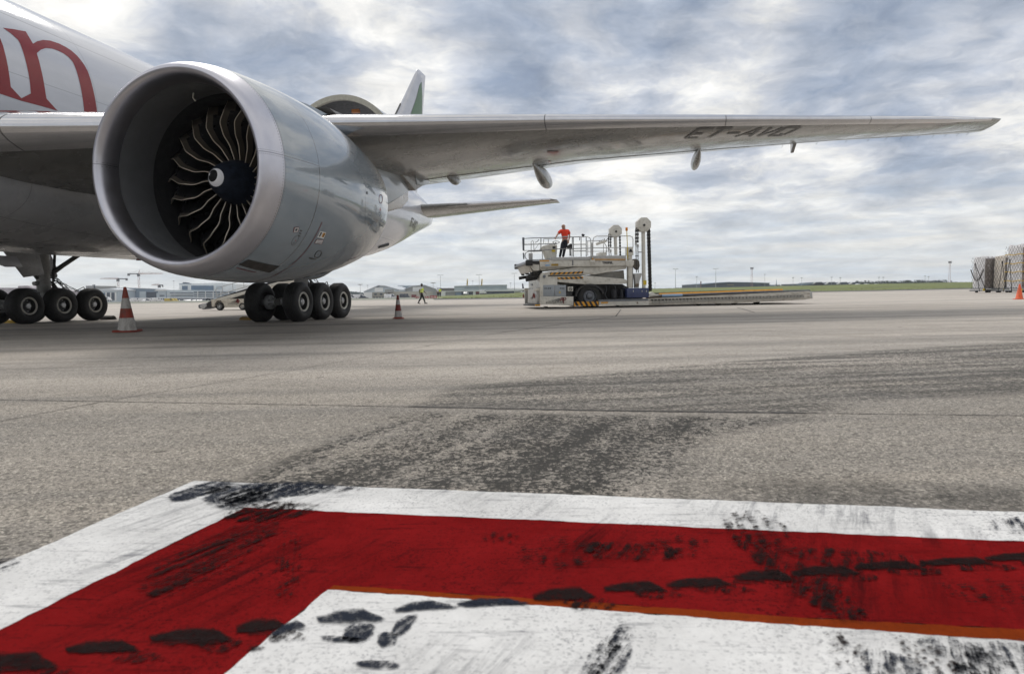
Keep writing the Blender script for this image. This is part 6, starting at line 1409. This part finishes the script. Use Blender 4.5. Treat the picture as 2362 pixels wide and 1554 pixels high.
building('far_hall', 'grey box building with rooftop masts behind the far landing gear', 500, 30, lambda a, b: (a/6.947, 640+b/6.947), [('wall', rc(1376, 132, 1490, 330), B_GREY), ('mast', rc(1468, 115, 1476, 134), B_DARK, -1, 2), ('mast', rc(1494, 112, 1500, 190), B_DARK, -1, 2), ('wing', rc(1200, 200, 1376, 400), B_PALE, -1, 20)])
building('cargo_hall', 'mottled pale cargo shed seen over the leftmost landing gear wheels', 480, 30, lambda a, b: (a/6.947, 640+b/6.947), [('wall', [(-900, 160), (285, 165), (290, 135), (440, 130), (520, 165), (600, 165), (900, 230), (1200, 215), (1200, 400), (-900, 400)], bmat('mauve_grey_wall', (.33, .30, .33), .3, .3))])
building('hangar', 'pale gabled hangar with a white door panel, the left of two', 360, 50, c6, [('wall', [(232, 545), (385, 480), (430, 464), (520, 467), (720, 522), (720, 650), (232, 650)], B_PALE), ('roof', [(225, 545), (430, 458), (522, 462), (726, 520), (720, 527), (518, 471), (432, 468), (234, 550)], B_ROOF, .8), ('door', rc(380, 492, 492, 548), B_WHITE, .3, .1), ('louvre', [(385, 482), (430, 466), (470, 466), (420, 486)], B_NAVY, .35, .1), ('panel', rc(232, 556, 342, 640), B_WHITE, .3, .1)])
building('hangar', 'beige grey gabled hangar with a white door panel behind the walking person', 380, 50, c6, [('wall', [(750, 522), (895, 470), (1060, 458), (1232, 516), (1232, 650), (750, 650)], bmat('beige_grey_cladding', (.33, .345, .34))), ('roof', [(745, 522), (895, 464), (1062, 452), (1238, 514), (1232, 520), (1058, 462), (897, 474), (752, 528)], B_ROOF, .8), ('door', rc(898, 482, 1002, 542), B_WHITE, .3, .1), ('panel', rc(1060, 545, 1170, 620), B_BEIGE, .3, .1)])
building('glass_roof_building', 'dark blue glazed roof between the two gabled hangars', 420, 40, c6, [('wall', rc(690, 500, 1145, 650), B_BLUE), ('roof', [(630, 486), (850, 482), (830, 500), (640, 502)], B_GLASS, .5), ('parapet', rc(695, 462, 1145, 480), B_PALE, .3, 1), ('upper_wall', rc(700, 478, 1140, 502), B_GREY)])
building('workshop', 'beige concrete workshop with small dark windows in front of the left hangar', 330, 15, c6, [('wall', rc(345, 557, 533, 652), bmat('grey_beige_concrete', (.27, .265, .23)))]+[WIN(375+i*76, 572, 408+i*76, 592, B_DARK) for i in range(2)]+[WIN(360+i*40, 618, 385+i*40, 638, B_DARK) for i in range(4)]+[('rooftop_room', rc(520, 516, 600, 560), B_GREY, .5, 10)])
building('workshop', 'pale beige workshop with dark red doors right of the concrete workshop', 335, 15, c6, [('wall', [(533, 560), (640, 545), (870, 548), (1090, 552), (1090, 652), (533, 652)], B_BEIGE), ('door', rc(757, 590, 822, 645), B_RED, .3, .1), ('door', rc(882, 588, 947, 640), B_RED, .3, .1), ('door', rc(566, 570, 586, 602), B_RED, .3, .1), ('door', rc(510, 615, 535, 648), B_RED, .3, .1)])
building('long_terminal', 'long grey pier building with a blue window block, right of the hangars', 400, 40, c6, [('wall', [(1235, 498), (1600, 498), (1600, 640), (1235, 640)], B_BROWN), ('wall', [(1465, 470), (1800, 462), (2175, 458), (2178, 600), (1465, 600)], B_PALE, 1), ('roof', [(1460, 470), (1800, 456), (2180, 452), (2180, 462), (1800, 468), (1465, 478)], B_ROOF, 1.5), WIN(1950, 466, 2036, 506, B_GLASS), ('stripe', [(1600, 492), (2175, 486), (2175, 491), (1600, 497)], B_BLUE, 1.3, .1)])
building('gate_pier', 'low dark gate pier with a white roof edge in front of the long grey building', 370, 12, c6, [('wall', [(1340, 545), (2285, 535), (2285, 640), (1340, 640)], B_NAVY), ('roof', [(1235, 535), (1350, 540), (2290, 524), (2290, 538), (1345, 550), (1240, 545)], B_WHITE, .8), ('panel', rc(1280, 545, 1345, 640), B_WHITE, .5, .1), ('panel', rc(1350, 555, 1475, 610), B_GREY, .3, .1), ('panel', rc(1720, 545, 1755, 600), B_WHITE, .4, .1), ('panel', rc(1760, 548, 1815, 575), B_RED, .3, .1), ('panel', rc(1480, 552, 1560, 600), B_BLUE, .3, .1)])
for i, zx in enumerate((1638, 1836)):
    building('advertising_pylon', 'yellow vertical sign standing on the pier roof, '+('left' if i == 0 else 'right')+' one of two', 398, 1.5, c6, [('panel', [(zx-8, 462), (zx-4, 378), (zx+12, 374), (zx+8, 460)], paint('yellow_sign_face', (.60, .42, .03), .5)), ('mark', rc(zx-3, 388, zx+6, 400), B_WHITE, .1, .05), ('mark', rc(zx-4, 410, zx+5, 445), bmat('brown_letters', (.2, .12, .02)), .1, .05)], cat='sign', group='yellow signs on the pier roof')
building('storage_shed', 'wide low navy shed on the horizon beyond the grass', 520, 60, c7, [('wall', [(850, 512), (1030, 497), (1180, 488), (1460, 493), (1690, 499), (1690, 570), (850, 570)], B_NAVY), ('roof', [(845, 512), (1030, 494), (1180, 484), (1460, 489), (1694, 496), (1690, 502), (1460, 496), (1180, 492), (1030, 501), (852, 517)], B_BLUE, .8), ('annexe', [(1690, 515), (1750, 520), (1795, 533), (1795, 570), (1690, 570)], B_BLUE, -3), ('flue', rc(843, 476, 852, 560), bmat('red_brown_flue', (.16, .08, .08)), -1, 2), ('lettering', rc(1165, 518, 1250, 526), bmat('tan_letters', (.25, .22, .12)), .3, .1)])
building('church', 'tiny dark church spire on the horizon right of the navy shed', 900, 1.2, c7, [('spire', [(1774, 535), (1778, 452), (1782, 535)], B_BLUE), ('nave', rc(1786, 523, 1806, 545), B_BLUE)])
for i, (a, b) in enumerate(((2078, 2362), )): building('warehouse', 'low dark warehouses with pale sloping roofs beyond the grass', 560, 40, c7, [('wall', [(2085, 506), (2362, 500), (2362, 545), (2085, 545)], B_NAVY), ('roof', [(2080, 506), (2140, 500), (2235, 496), (2225, 506), (2160, 520), (2085, 524)], B_BLUE, 1, 10)])
for i, x in enumerate((-20, 130, 262, 400)): building('warehouse', ['first', 'second', 'third', 'last'][i]+' of the row of low dark sheds with slanted white gables', 560, 30, c8, [('wall', [(x, 560), (x+20, 546), (x+95, 540), (x+112, 558), (x+112, 600), (x, 600)], B_NAVY), ('gable', [(x-22, 565), (x+8, 545), (x+24, 545), (x, 565)], B_WHITE, 1, .1)], group='row of sheds on the horizon')
for i, (x, w) in enumerate(((500, 26), (600, 30), (705, 34), (808, 32))): building('site_hut', 'small white box on the crest of the grass bank, '+['leftmost', 'second', 'third', 'rightmost'][i]+' of four', 300, 3, c8, [('wall', [(x-w/2, 572), (x-w/4, 562), (x+w/2, 560), (x+w/2, 574), (x-w/2, 574)], B_WHITE)], cat='box', group='white boxes on the grass bank')
q = G(1994, 667.6); t = thing('marker_post', 'small white marker cabinet on the grass bank edge', 'marker', (q.x, q.y, 0)); mb = MB(); s_ = q.y/1502; mb.box((-2.5*s_, -.3, -.2), (2.8*s_, .3, 9.5*s_)); mb.build('cabinet', B_WHITE, t, bevel=.03); mb = MB(); mb.box((-4.5*s_, -.1, 5.5*s_), (-2.6*s_, .2, 8*s_)); mb.build('lamp_box', BLK, t)

# far woods on the horizon: one mass
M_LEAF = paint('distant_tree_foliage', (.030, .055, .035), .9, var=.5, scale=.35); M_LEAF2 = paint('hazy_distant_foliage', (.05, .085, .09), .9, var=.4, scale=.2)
def woods(name, Y, c, prof, mat, label=None):
    mb = MB(); rnd = random.Random(len(prof))
    for i in range(len(prof)-1):
        (x0, t0, b0), (x1, t1, b1) = prof[i], prof[i+1]; n = max(2, int(abs(x1-x0)/7))
        for k_ in range(n):
            f = (k_+rnd.random())/n; p = A(*c(x0+(x1-x0)*f, t0+(t1-t0)*f), Y); q = A(*c(x0+(x1-x0)*f, b0+(b1-b0)*f), Y); H = p.z-q.z
            yy = Y+rnd.uniform(0, 30)
            for m_ in range(16):
                hh = q.z+H*rnd.random()**.8; wd_ = H*.32; x = p.x+rnd.gauss(0, H*.22); r = H*rnd.uniform(.05, .16)
                hh = min(hh, p.z-r*.6); a = rnd.random()*6.28
                pts = [(x+r*math.cos(a+j*1.257)*rnd.uniform(.6, 1.2), yy+rnd.uniform(-r, r), hh+r*math.sin(a+j*1.257)*rnd.uniform(.5, 1.0)) for j in range(5)]
                mb.add(pts+[(x, yy-r, hh)], [(j, (j+1) % 5, 5) for j in range(5)])
            if rnd.random() < .9: mb.box((p.x-H*.35, yy+5, q.z-1), (p.x+H*.35, yy+8, q.z+H*rnd.uniform(.4, .7)))
    o = mb.build(name, mat, smooth=0, recalc=False); o['kind'] = 'stuff'; return o
woods('far_woods', 620, c8, [(555, 545, 570), (570, 525, 570), (620, 524, 570), (640, 545, 570), (700, 530, 568), (780, 532, 568), (850, 522, 566), (1000, 532, 564), (1100, 520, 562), (1220, 514, 560), (1270, 516, 560), (1330, 545, 560), (1370, 530, 558), (1430, 516, 556), (1540, 518, 556), (1580, 535, 556), (1690, 532, 552), (1800, 540, 552)], M_LEAF)
woods('far_woods', 640, c7, [(230, 560, 572), (340, 560, 572), (440, 562, 570), (640, 552, 570), (700, 545, 568), (780, 552, 566), (850, 560, 566)], M_LEAF)
woods('far_woods', 640, c7, [(1790, 535, 548), (1820, 515, 546), (1880, 510, 546), (1915, 530, 546), (2080, 525, 542)], M_LEAF)
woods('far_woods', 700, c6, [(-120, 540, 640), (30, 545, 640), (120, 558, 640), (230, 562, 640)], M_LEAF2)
woods('far_woods', 650, c6, [(2290, 545, 575), (2380, 548, 570), (2600, 560, 575)], M_LEAF)

# light masts
M_MAST = paint('pale_galvanised_mast', (.42, .44, .46), .5); M_MASTR = paint('red_white_mast', (.50, .30, .30), .5)
def mast(px, top, base, kind, i, label):
    Y = 330 if kind != 's' else 430; p, q = A(px, top, Y), A(px, base, Y); t = thing('light_mast', label, 'light mast', (q.x, Y, q.z), 0, 'light masts around the apron'); H = p.z-q.z
    if kind == 'T':
        mb = MB(); mb.tube([(0, 0, 0), (0, 0, H*.35), (0, 0, H)], [.17, .12, .07], 8); mb.build('pole', M_MAST, t)
        mb = MB(); w = 1.2; mb.tube([(-w, 0, H), (w, 0, H)], .06, 6); mb.build('crossbar', M_MAST, t)
        for x in (-w, -w*.45, w*.45, w): mb = MB(); mb.box((x-.22, -.2, H-.12), (x+.22, .2, H+.12)); mb.build('lamp_head', M_MAST, t)
    elif kind == 'L':
        for sx_ in (-.33, .33): mb = MB(); mb.tube([(sx_*1.4, 0, 0), (sx_, 0, H)], .055, 6); mb.build('mast_leg', M_MASTR, t)
        mb = MB()
        for j in range(14): mb.tube([(-.4 if j % 2 else .4, 0, H*j/14), (.4 if j % 2 else -.4, 0, H*(j+1)/14)], .03, 4)
        mb.build('lattice', M_MASTR, t)
        for x, z in ((-.55, .3), (.0, .15), (.55, .3), (-.45, -.35), (.45, -.35)): mb = MB(); mb.box((x-.25, -.2, H+z-.2), (x+.25, .2, H+z+.2)); mb.build('lamp_head', G_DARK, t)
    else:
        mb = MB(); mb.tube([(0, 0, 0), (0, 0, H)], [.10, .07], 6); mb.build('pole', M_MAST, t)
        if kind == 'r': mb = MB(); mb.tube([(0, 0, H-.35), (0, 0, H)], [.7, 1.5], 12); mb.build('lamp_ring', M_MAST, t)
        else: mb = MB(); mb.box((-.55, -.2, H-.1), (.55, .2, H+.3)); mb.build('lamp_head', M_MAST, t)
    return t
for i, a in enumerate([(1017, 634.5, 686, 'T', 'pale twin armed mast rising right of the walking person'), (1106, 633.5, 679, 'T', 'pale twin armed mast between the two yellow signs'), (1187, 630.5, 675.5, 'T', 'pale twin armed mast just left of the loader nose'), (1558, 620.5, 667, 'T', 'pale twin armed mast over the loader deck, nearer the chains'), (1651, 619.5, 665, 'T', 'pale twin armed mast in front of the navy shed'),
                       (832, 655.5, 694, 'r', 'mast with a round lamp head left of the pale hangar'), (849, 658.5, 694, 's', 'thin dark mast in front of the pale hangar'), (999.5, 652, 670, 'r', 'round headed mast above the right hangar roof'), (1607, 638.5, 666, 's', 'short thin mast left of the navy shed'), (1511, 653, 668, 's', 'very short mast just right of the tower chains'),
                       (1734, 619, 664, 'L', 'lattice mast with dark lamps in front of the navy shed'), (1764, 633.5, 663, 's', 'thin mast at the right end of the navy shed'), (2190, 605, 653.5, 'L', 'tall red and white lattice mast left of the cargo pallets'), (1829, 641, 660, 's', 'faint thin mast right of the church spire'), (1849, 641, 659, 's', 'faint thin mast farther right of the church spire'),
                       (1918, 640, 657, 's', 'faint mast over the first dark shed'), (1938, 641, 657, 's', 'faint mast over the second dark shed'), (2027, 640, 656, 's', 'left mast of the close pair over the woods left half'), (2037, 640, 656, 's', 'right mast of the close pair over the woods left half'), (2133.5, 637, 654, 's', 'left mast of the pair near the tall lattice mast'), (2141.5, 638.5, 654, 's', 'right mast of the pair near the tall lattice mast'),
                       (403, 648, 697, 's', 'tall white pole in front of the terminal offices'), (1091, 649, 672, 's', 'small mast between the yellow signs on the pier'), (1178, 653, 674, 's', 'small mast right end of the gate pier')]): mast(*a[:4], i, a[4])

# tower cranes over the terminal
M_CR = paint('red_white_crane_lattice', (.42, .30, .28), .6, var=.5, scale=.3); M_CR2 = paint('dark_crane_counterweight', (.08, .09, .10), .6)
def crane(label, mx, my, by, jl, jr, apex, heavy):
    Y = 620; P = lambda a, b: A(*c5(a, b), Y); m0 = P(mx, by); t = thing('tower_crane', label, 'crane', (m0.x, Y, m0.z), 0, 'tower cranes over the terminal')
    loc = lambda a, b: (P(a, b).x-m0.x, 0, P(a, b).z-m0.z)
    x, _, z = loc(mx, my); w = .8; mb = MB()
    for s_ in (-w, w): mb.tube([(s_, 0, 0), (s_, 0, z)], .17, 4)
    n = int(z/2.2)
    for j in range(max(2, n)): mb.tube([(-w if j % 2 else w, 0, z*j/n), (w if j % 2 else -w, 0, z*(j+1)/n)], .14, 4)
    mb.build('tower', M_CR, t)
    a, b = loc(jl, my+2), loc(jr, my+2); mb = MB()
    if heavy < 0: cw, tip = a, b
    else: cw, tip = b, a
    mb.tube([(0, 0, z), tip], [.35, .15], 4); mb.tube([(0, 0, z+1.3), (tip[0]*.96, 0, tip[2]+.6)], .12, 4)
    for j in range(14): f = j/14; mb.tube([(tip[0]*f, 0, z), (tip[0]*(f+.035), 0, z+1.2*(1-f*.5))], .08, 4)
    mb.build('jib', M_CR, t)
    mb = MB(); mb.tube([(0, 0, z), cw], .45, 4); mb.box((min(cw[0]*.85, cw[0]), -.8, z-1.8), (max(cw[0]*.85, cw[0]), .8, z+.4)); mb.build('counter_jib', M_CR2, t)
    ap = loc(mx, apex); mb = MB(); mb.tube([(0, 0, z), ap], .25, 4); mb.build('apex', M_CR, t); mb = MB(); mb.tube([ap, (cw[0], 0, cw[2])], .05, 3); mb.tube([ap, (tip[0]*.7, 0, tip[2]+.6)], .05, 3); mb.build('tie_rods', M_CR2, t)
    mb = MB(); mb.box((-1, -.9, z-2.4), (1, .9, z-.2)); mb.build('cab', M_CR2, t)
crane('tower crane with its jib pointing left, directly above the large cone', 622, 362, 620, 260, 790, 345, 1); crane('tallest tower crane with a long jib pointing right', 1028, 265, 640, 800, 1490, 190, -1); crane('smallest and farthest tower crane, right of the other two', 1418, 485, 620, 1260, 1482, 470, 1)

# signs beside the taxiway
def board(label, c, x0, x1, y0, y1, px, col, txt, tcol, name='taxiway_sign'):
    p0 = c(x0, y1); g_ = G(p0[0], max(p0[1], 0)) if True else None; Y = 128.0; a, b = A(*c(x0, y1), Y), A(*c(x1, y0), Y); t = thing(name, label, 'taxiway sign', (a.x, Y, a.z), 0, 'signs beside the taxiway'); w, h = b.x-a.x, b.z-a.z
    mb = MB(); mb.box((0, 0, 0), (w, .25, h)); mb.build('panel', col, t, bevel=.02)
    for s_ in (.15, .85): mb = MB(); mb.cyl((w*s_, .12, -.6), (w*s_, .12, 0), .05, 8); mb.build('leg', STEEL, t)
    vs, fs = text_tris(txt, 1.0, 0, .02); ww = max(q[0] for q in vs); mb = MB(); mb.add([(w*.08+q[0]/ww*w*.84, -.01, h*.2+q[1]/.73*h*.6) for q in vs], fs); mb.build('lettering', tcol, t, smooth=0, recalc=False)
S_RED = paint('red_sign_face', (.36, .02, .025), .5); S_W = paint('white_sign_letters', (.75, .75, .72), .5); S_Y = paint('yellow_sign_letters', (.62, .50, .02), .5)
board('black sign with yellow characters left of the large cone', c5, 566, 640, 842, 872, 0, BLK, 'A1', S_Y); board('short red sign just right of the large cone', c5, 868, 940, 838, 866, 0, S_RED, 'P10', S_W); board('longer red sign with white letters right of the large cone', c5, 958, 1103, 838, 866, 0, S_RED, 'W35-P6', S_W); board('black and yellow sign in front of the parked vans', c5, 1382, 1490, 848, 864, 0, S_Y, 'B', BLK)
board('red sign at the left of the walking person', c6, 930, 985, 614, 636, 0, S_RED, 'P10', S_W); board('middle red sign right of the walking person', c6, 1062, 1122, 612, 636, 0, S_RED, 'A1', S_W); board('tallest red sign with white letters right of the walking person', c6, 1133, 1226, 600, 634, 0, S_RED, 'W-35', S_W)

# parked vans and cars, far off
VC = {'white': paint('white_vehicle_paint', (.66, .67, .68), .35), 'yellow': paint('yellow_vehicle_paint', (.45, .34, .04), .4), 'dark': paint('dark_vehicle_paint', (.05, .06, .08), .35), 'red': paint('red_vehicle_paint', (.25, .03, .03), .4)}
def vehicle(kind, col):
    t = thing('parked_van' if kind == 'van' else 'parked_car', 'x', 'van' if kind == 'van' else 'car', (0, 0, 0), 0, 'vehicles parked in front of the terminal')
    h = 2.2 if kind == 'van' else 1.5; Lh = 5.0 if kind == 'van' else 4.3
    pr = [(-Lh/2, .4), (Lh/2, .4), (Lh/2, 1.0), (Lh*.36, 1.15), (Lh*.24, h), (-Lh*.45, h), (-Lh/2, h*.8)] if kind == 'van' else [(-Lh/2, .35), (Lh/2, .35), (Lh/2, .75), (Lh*.3, .9), (Lh*.12, h), (-Lh*.28, h), (-Lh*.44, .95), (-Lh/2, .9)]
    mb = MB(); mb.prism(pr, lambda a, b: (a, -.9, b), lambda a, b: (a, .9, b)); mb.build('body', VC[col], t, bevel=.06)
    mb = MB(); mb.prism([(Lh*.04, h*.62), (Lh*.26, h*.62), (Lh*.19, h*.9), (Lh*.04, h*.9)] if kind == 'van' else [(-Lh*.3, .95), (Lh*.2, .95), (Lh*.1, h*.93), (-Lh*.25, h*.93)], lambda a, b: (a, -.92, b), lambda a, b: (a, .92, b)); mb.build('window', B_DARK, t)
    for x in (-Lh*.3, Lh*.3):
        for y in (-.92, .72): mb = MB(); mb.cyl((x, y, .34), (x, y+.2, .34), .34, 14); mb.build('wheel', TYR, t)
    return t
protos = {k_: vehicle(*k_) for k_ in (('van', 'white'), ('car', 'white'), ('van', 'yellow'), ('car', 'dark'), ('van', 'dark'))}; used_ = set()
rv = random.Random(3)
vlist = [(895+i*47+rv.uniform(-8, 8), 812, ('van', 'white') if i % 3 else ('car', 'white')) for i in range(12)]+[(1630, 822, ('van', 'yellow')), (1690, 822, ('van', 'yellow'))]+[(1840+i*40, 812, ('car', 'white')) for i in range(12)]+[(1360, 806, ('van', 'white')), (385, 790, ('van', 'white'))]
lab_at = ['behind the short red sign', 'behind the longer red sign', 'under the square dark opening', 'left of the tall white pole', 'beneath the terminal offices', 'right of the tall white pole', 'under the glazed office block']
def put(kk, p, rz, label):
    o = protos[kk] if kk not in used_ else clone(protos[kk]); used_.add(kk); o.location = p; o.rotation_euler = (0, 0, rz); o['label'] = label; return o
ords = ['1st', '2nd', '3rd', '4th', '5th', '6th', '7th', '8th', '9th', '10th', '11th', '12th', '13th', '14th', '15th', '16th', '17th', '18th', '19th', '20th', '21st', '22nd', '23rd', '24th', '25th', '26th', '27th', '28th']
for i, (zx, zy, kk) in enumerate(sorted(vlist)):
    p = A(*c5(zx, zy+8), 330+rv.uniform(-15, 15)); put(kk, p, R(rv.choice([70, 90, 110, 0, 85])), kk[1]+' '+kk[0]+' parked before the terminal, '+('%d%s' % (i+1, {1: 'st', 2: 'nd', 3: 'rd'}.get((i+1) % 10 if not 10 < i+1 < 20 else 0, 'th')))+' from the left in its row')
for i, (zx, zy, kk, lb) in enumerate([(60, 650, ('van', 'white'), 'white van under the hazy woods left of the pale hangar'), (110, 650, ('car', 'white'), 'white car under the hazy woods left of the pale hangar'), (175, 648, ('van', 'white'), 'white van close to the left end of the pale hangar'), (225, 650, ('car', 'dark'), 'dark car at the foot of the pale hangar'), (590, 642, ('van', 'white'), 'white van before the beige workshop'), (620, 640, ('car', 'white'), 'white car before the beige workshop'), (790, 640, ('van', 'dark'), 'dark van at the left dark red workshop door'), (1855, 580, ('van', 'white'), 'white van on the crest before the gate pier'), (1625, 588, ('car', 'white'), 'white car on the crest before the gate pier')]):
    p = A(*c6(zx, zy+3), 290 if zy > 600 else 330); put(kk, p, R(10*i), lb)
for kk, o in protos.items():
    if kk not in used_: bpy.data.objects.remove(o)
# airliner parked far off, only its dark fin clears the grass
Yf = 420; pf = A(1206, 676, Yf); t = thing('parked_airliner', 'distant dark tailed airliner beyond the grass, left of the loader', 'aircraft', (pf.x, Yf, pf.z), 0); mb = MB()
s0 = Yf/1502
mb.prism([(-1.2*s0, 3*s0), (4.5*s0, 3*s0), (1.2*s0, 22*s0), (-1.6*s0, 22*s0)], lambda a, b: (a, -.2, b), lambda a, b: (a, .2, b)); mb.build('tail_fin', paint('dark_purple_fin', (.04, .03, .06), .4), t)
mb = MB(); mb.tube([(-26, 0, 1.9), (-22, 0, 1.9), (-3, 0, 1.9), (1.2, 0, 2.4)], [.6, 1.7, 1.7, .4], 16); mb.build('fuselage', B_WHITE, t)
# two people by the signs
for dx, lb in ((1243, 'left of two tiny people in black beside the tallest red sign'), (1272, 'right of two tiny people in black beside the tallest red sign')):
    Y = 125; a = A(*c6(dx, 621), Y); pp = person(lb, (a.x, Y, a.z), R(20), Jw, VEST if dx > 1250 else WSHIRT, NAVY, 'light', hair=HAIRB, height=2.6 if False else 1.78, group='people beside the red signs')
    pp.scale = (1.0, 1.0, 1.0)

# ------------------------------------------------------------------ thin haze over the field
mb = MB(); mb.box((-1500, -40, -8), (1500, 1500, 60)); hz_ = mb.build('haze', bpy.data.materials.new('pale_haze'), smooth=0); hz_['kind'] = 'stuff'
hm = hz_.data.materials[0]; hm.use_nodes = True; t = hm.node_tree; t.nodes.clear(); o_ = t.nodes.new('ShaderNodeOutputMaterial'); pv = t.nodes.new('ShaderNodeVolumePrincipled'); pv.inputs['Color'].default_value = (.90, .94, 1.0, 1); pv.inputs['Density'].default_value = .00025; pv.inputs['Anisotropy'].default_value = .3
t.links.new(pv.outputs[0], o_.inputs['Volume'])
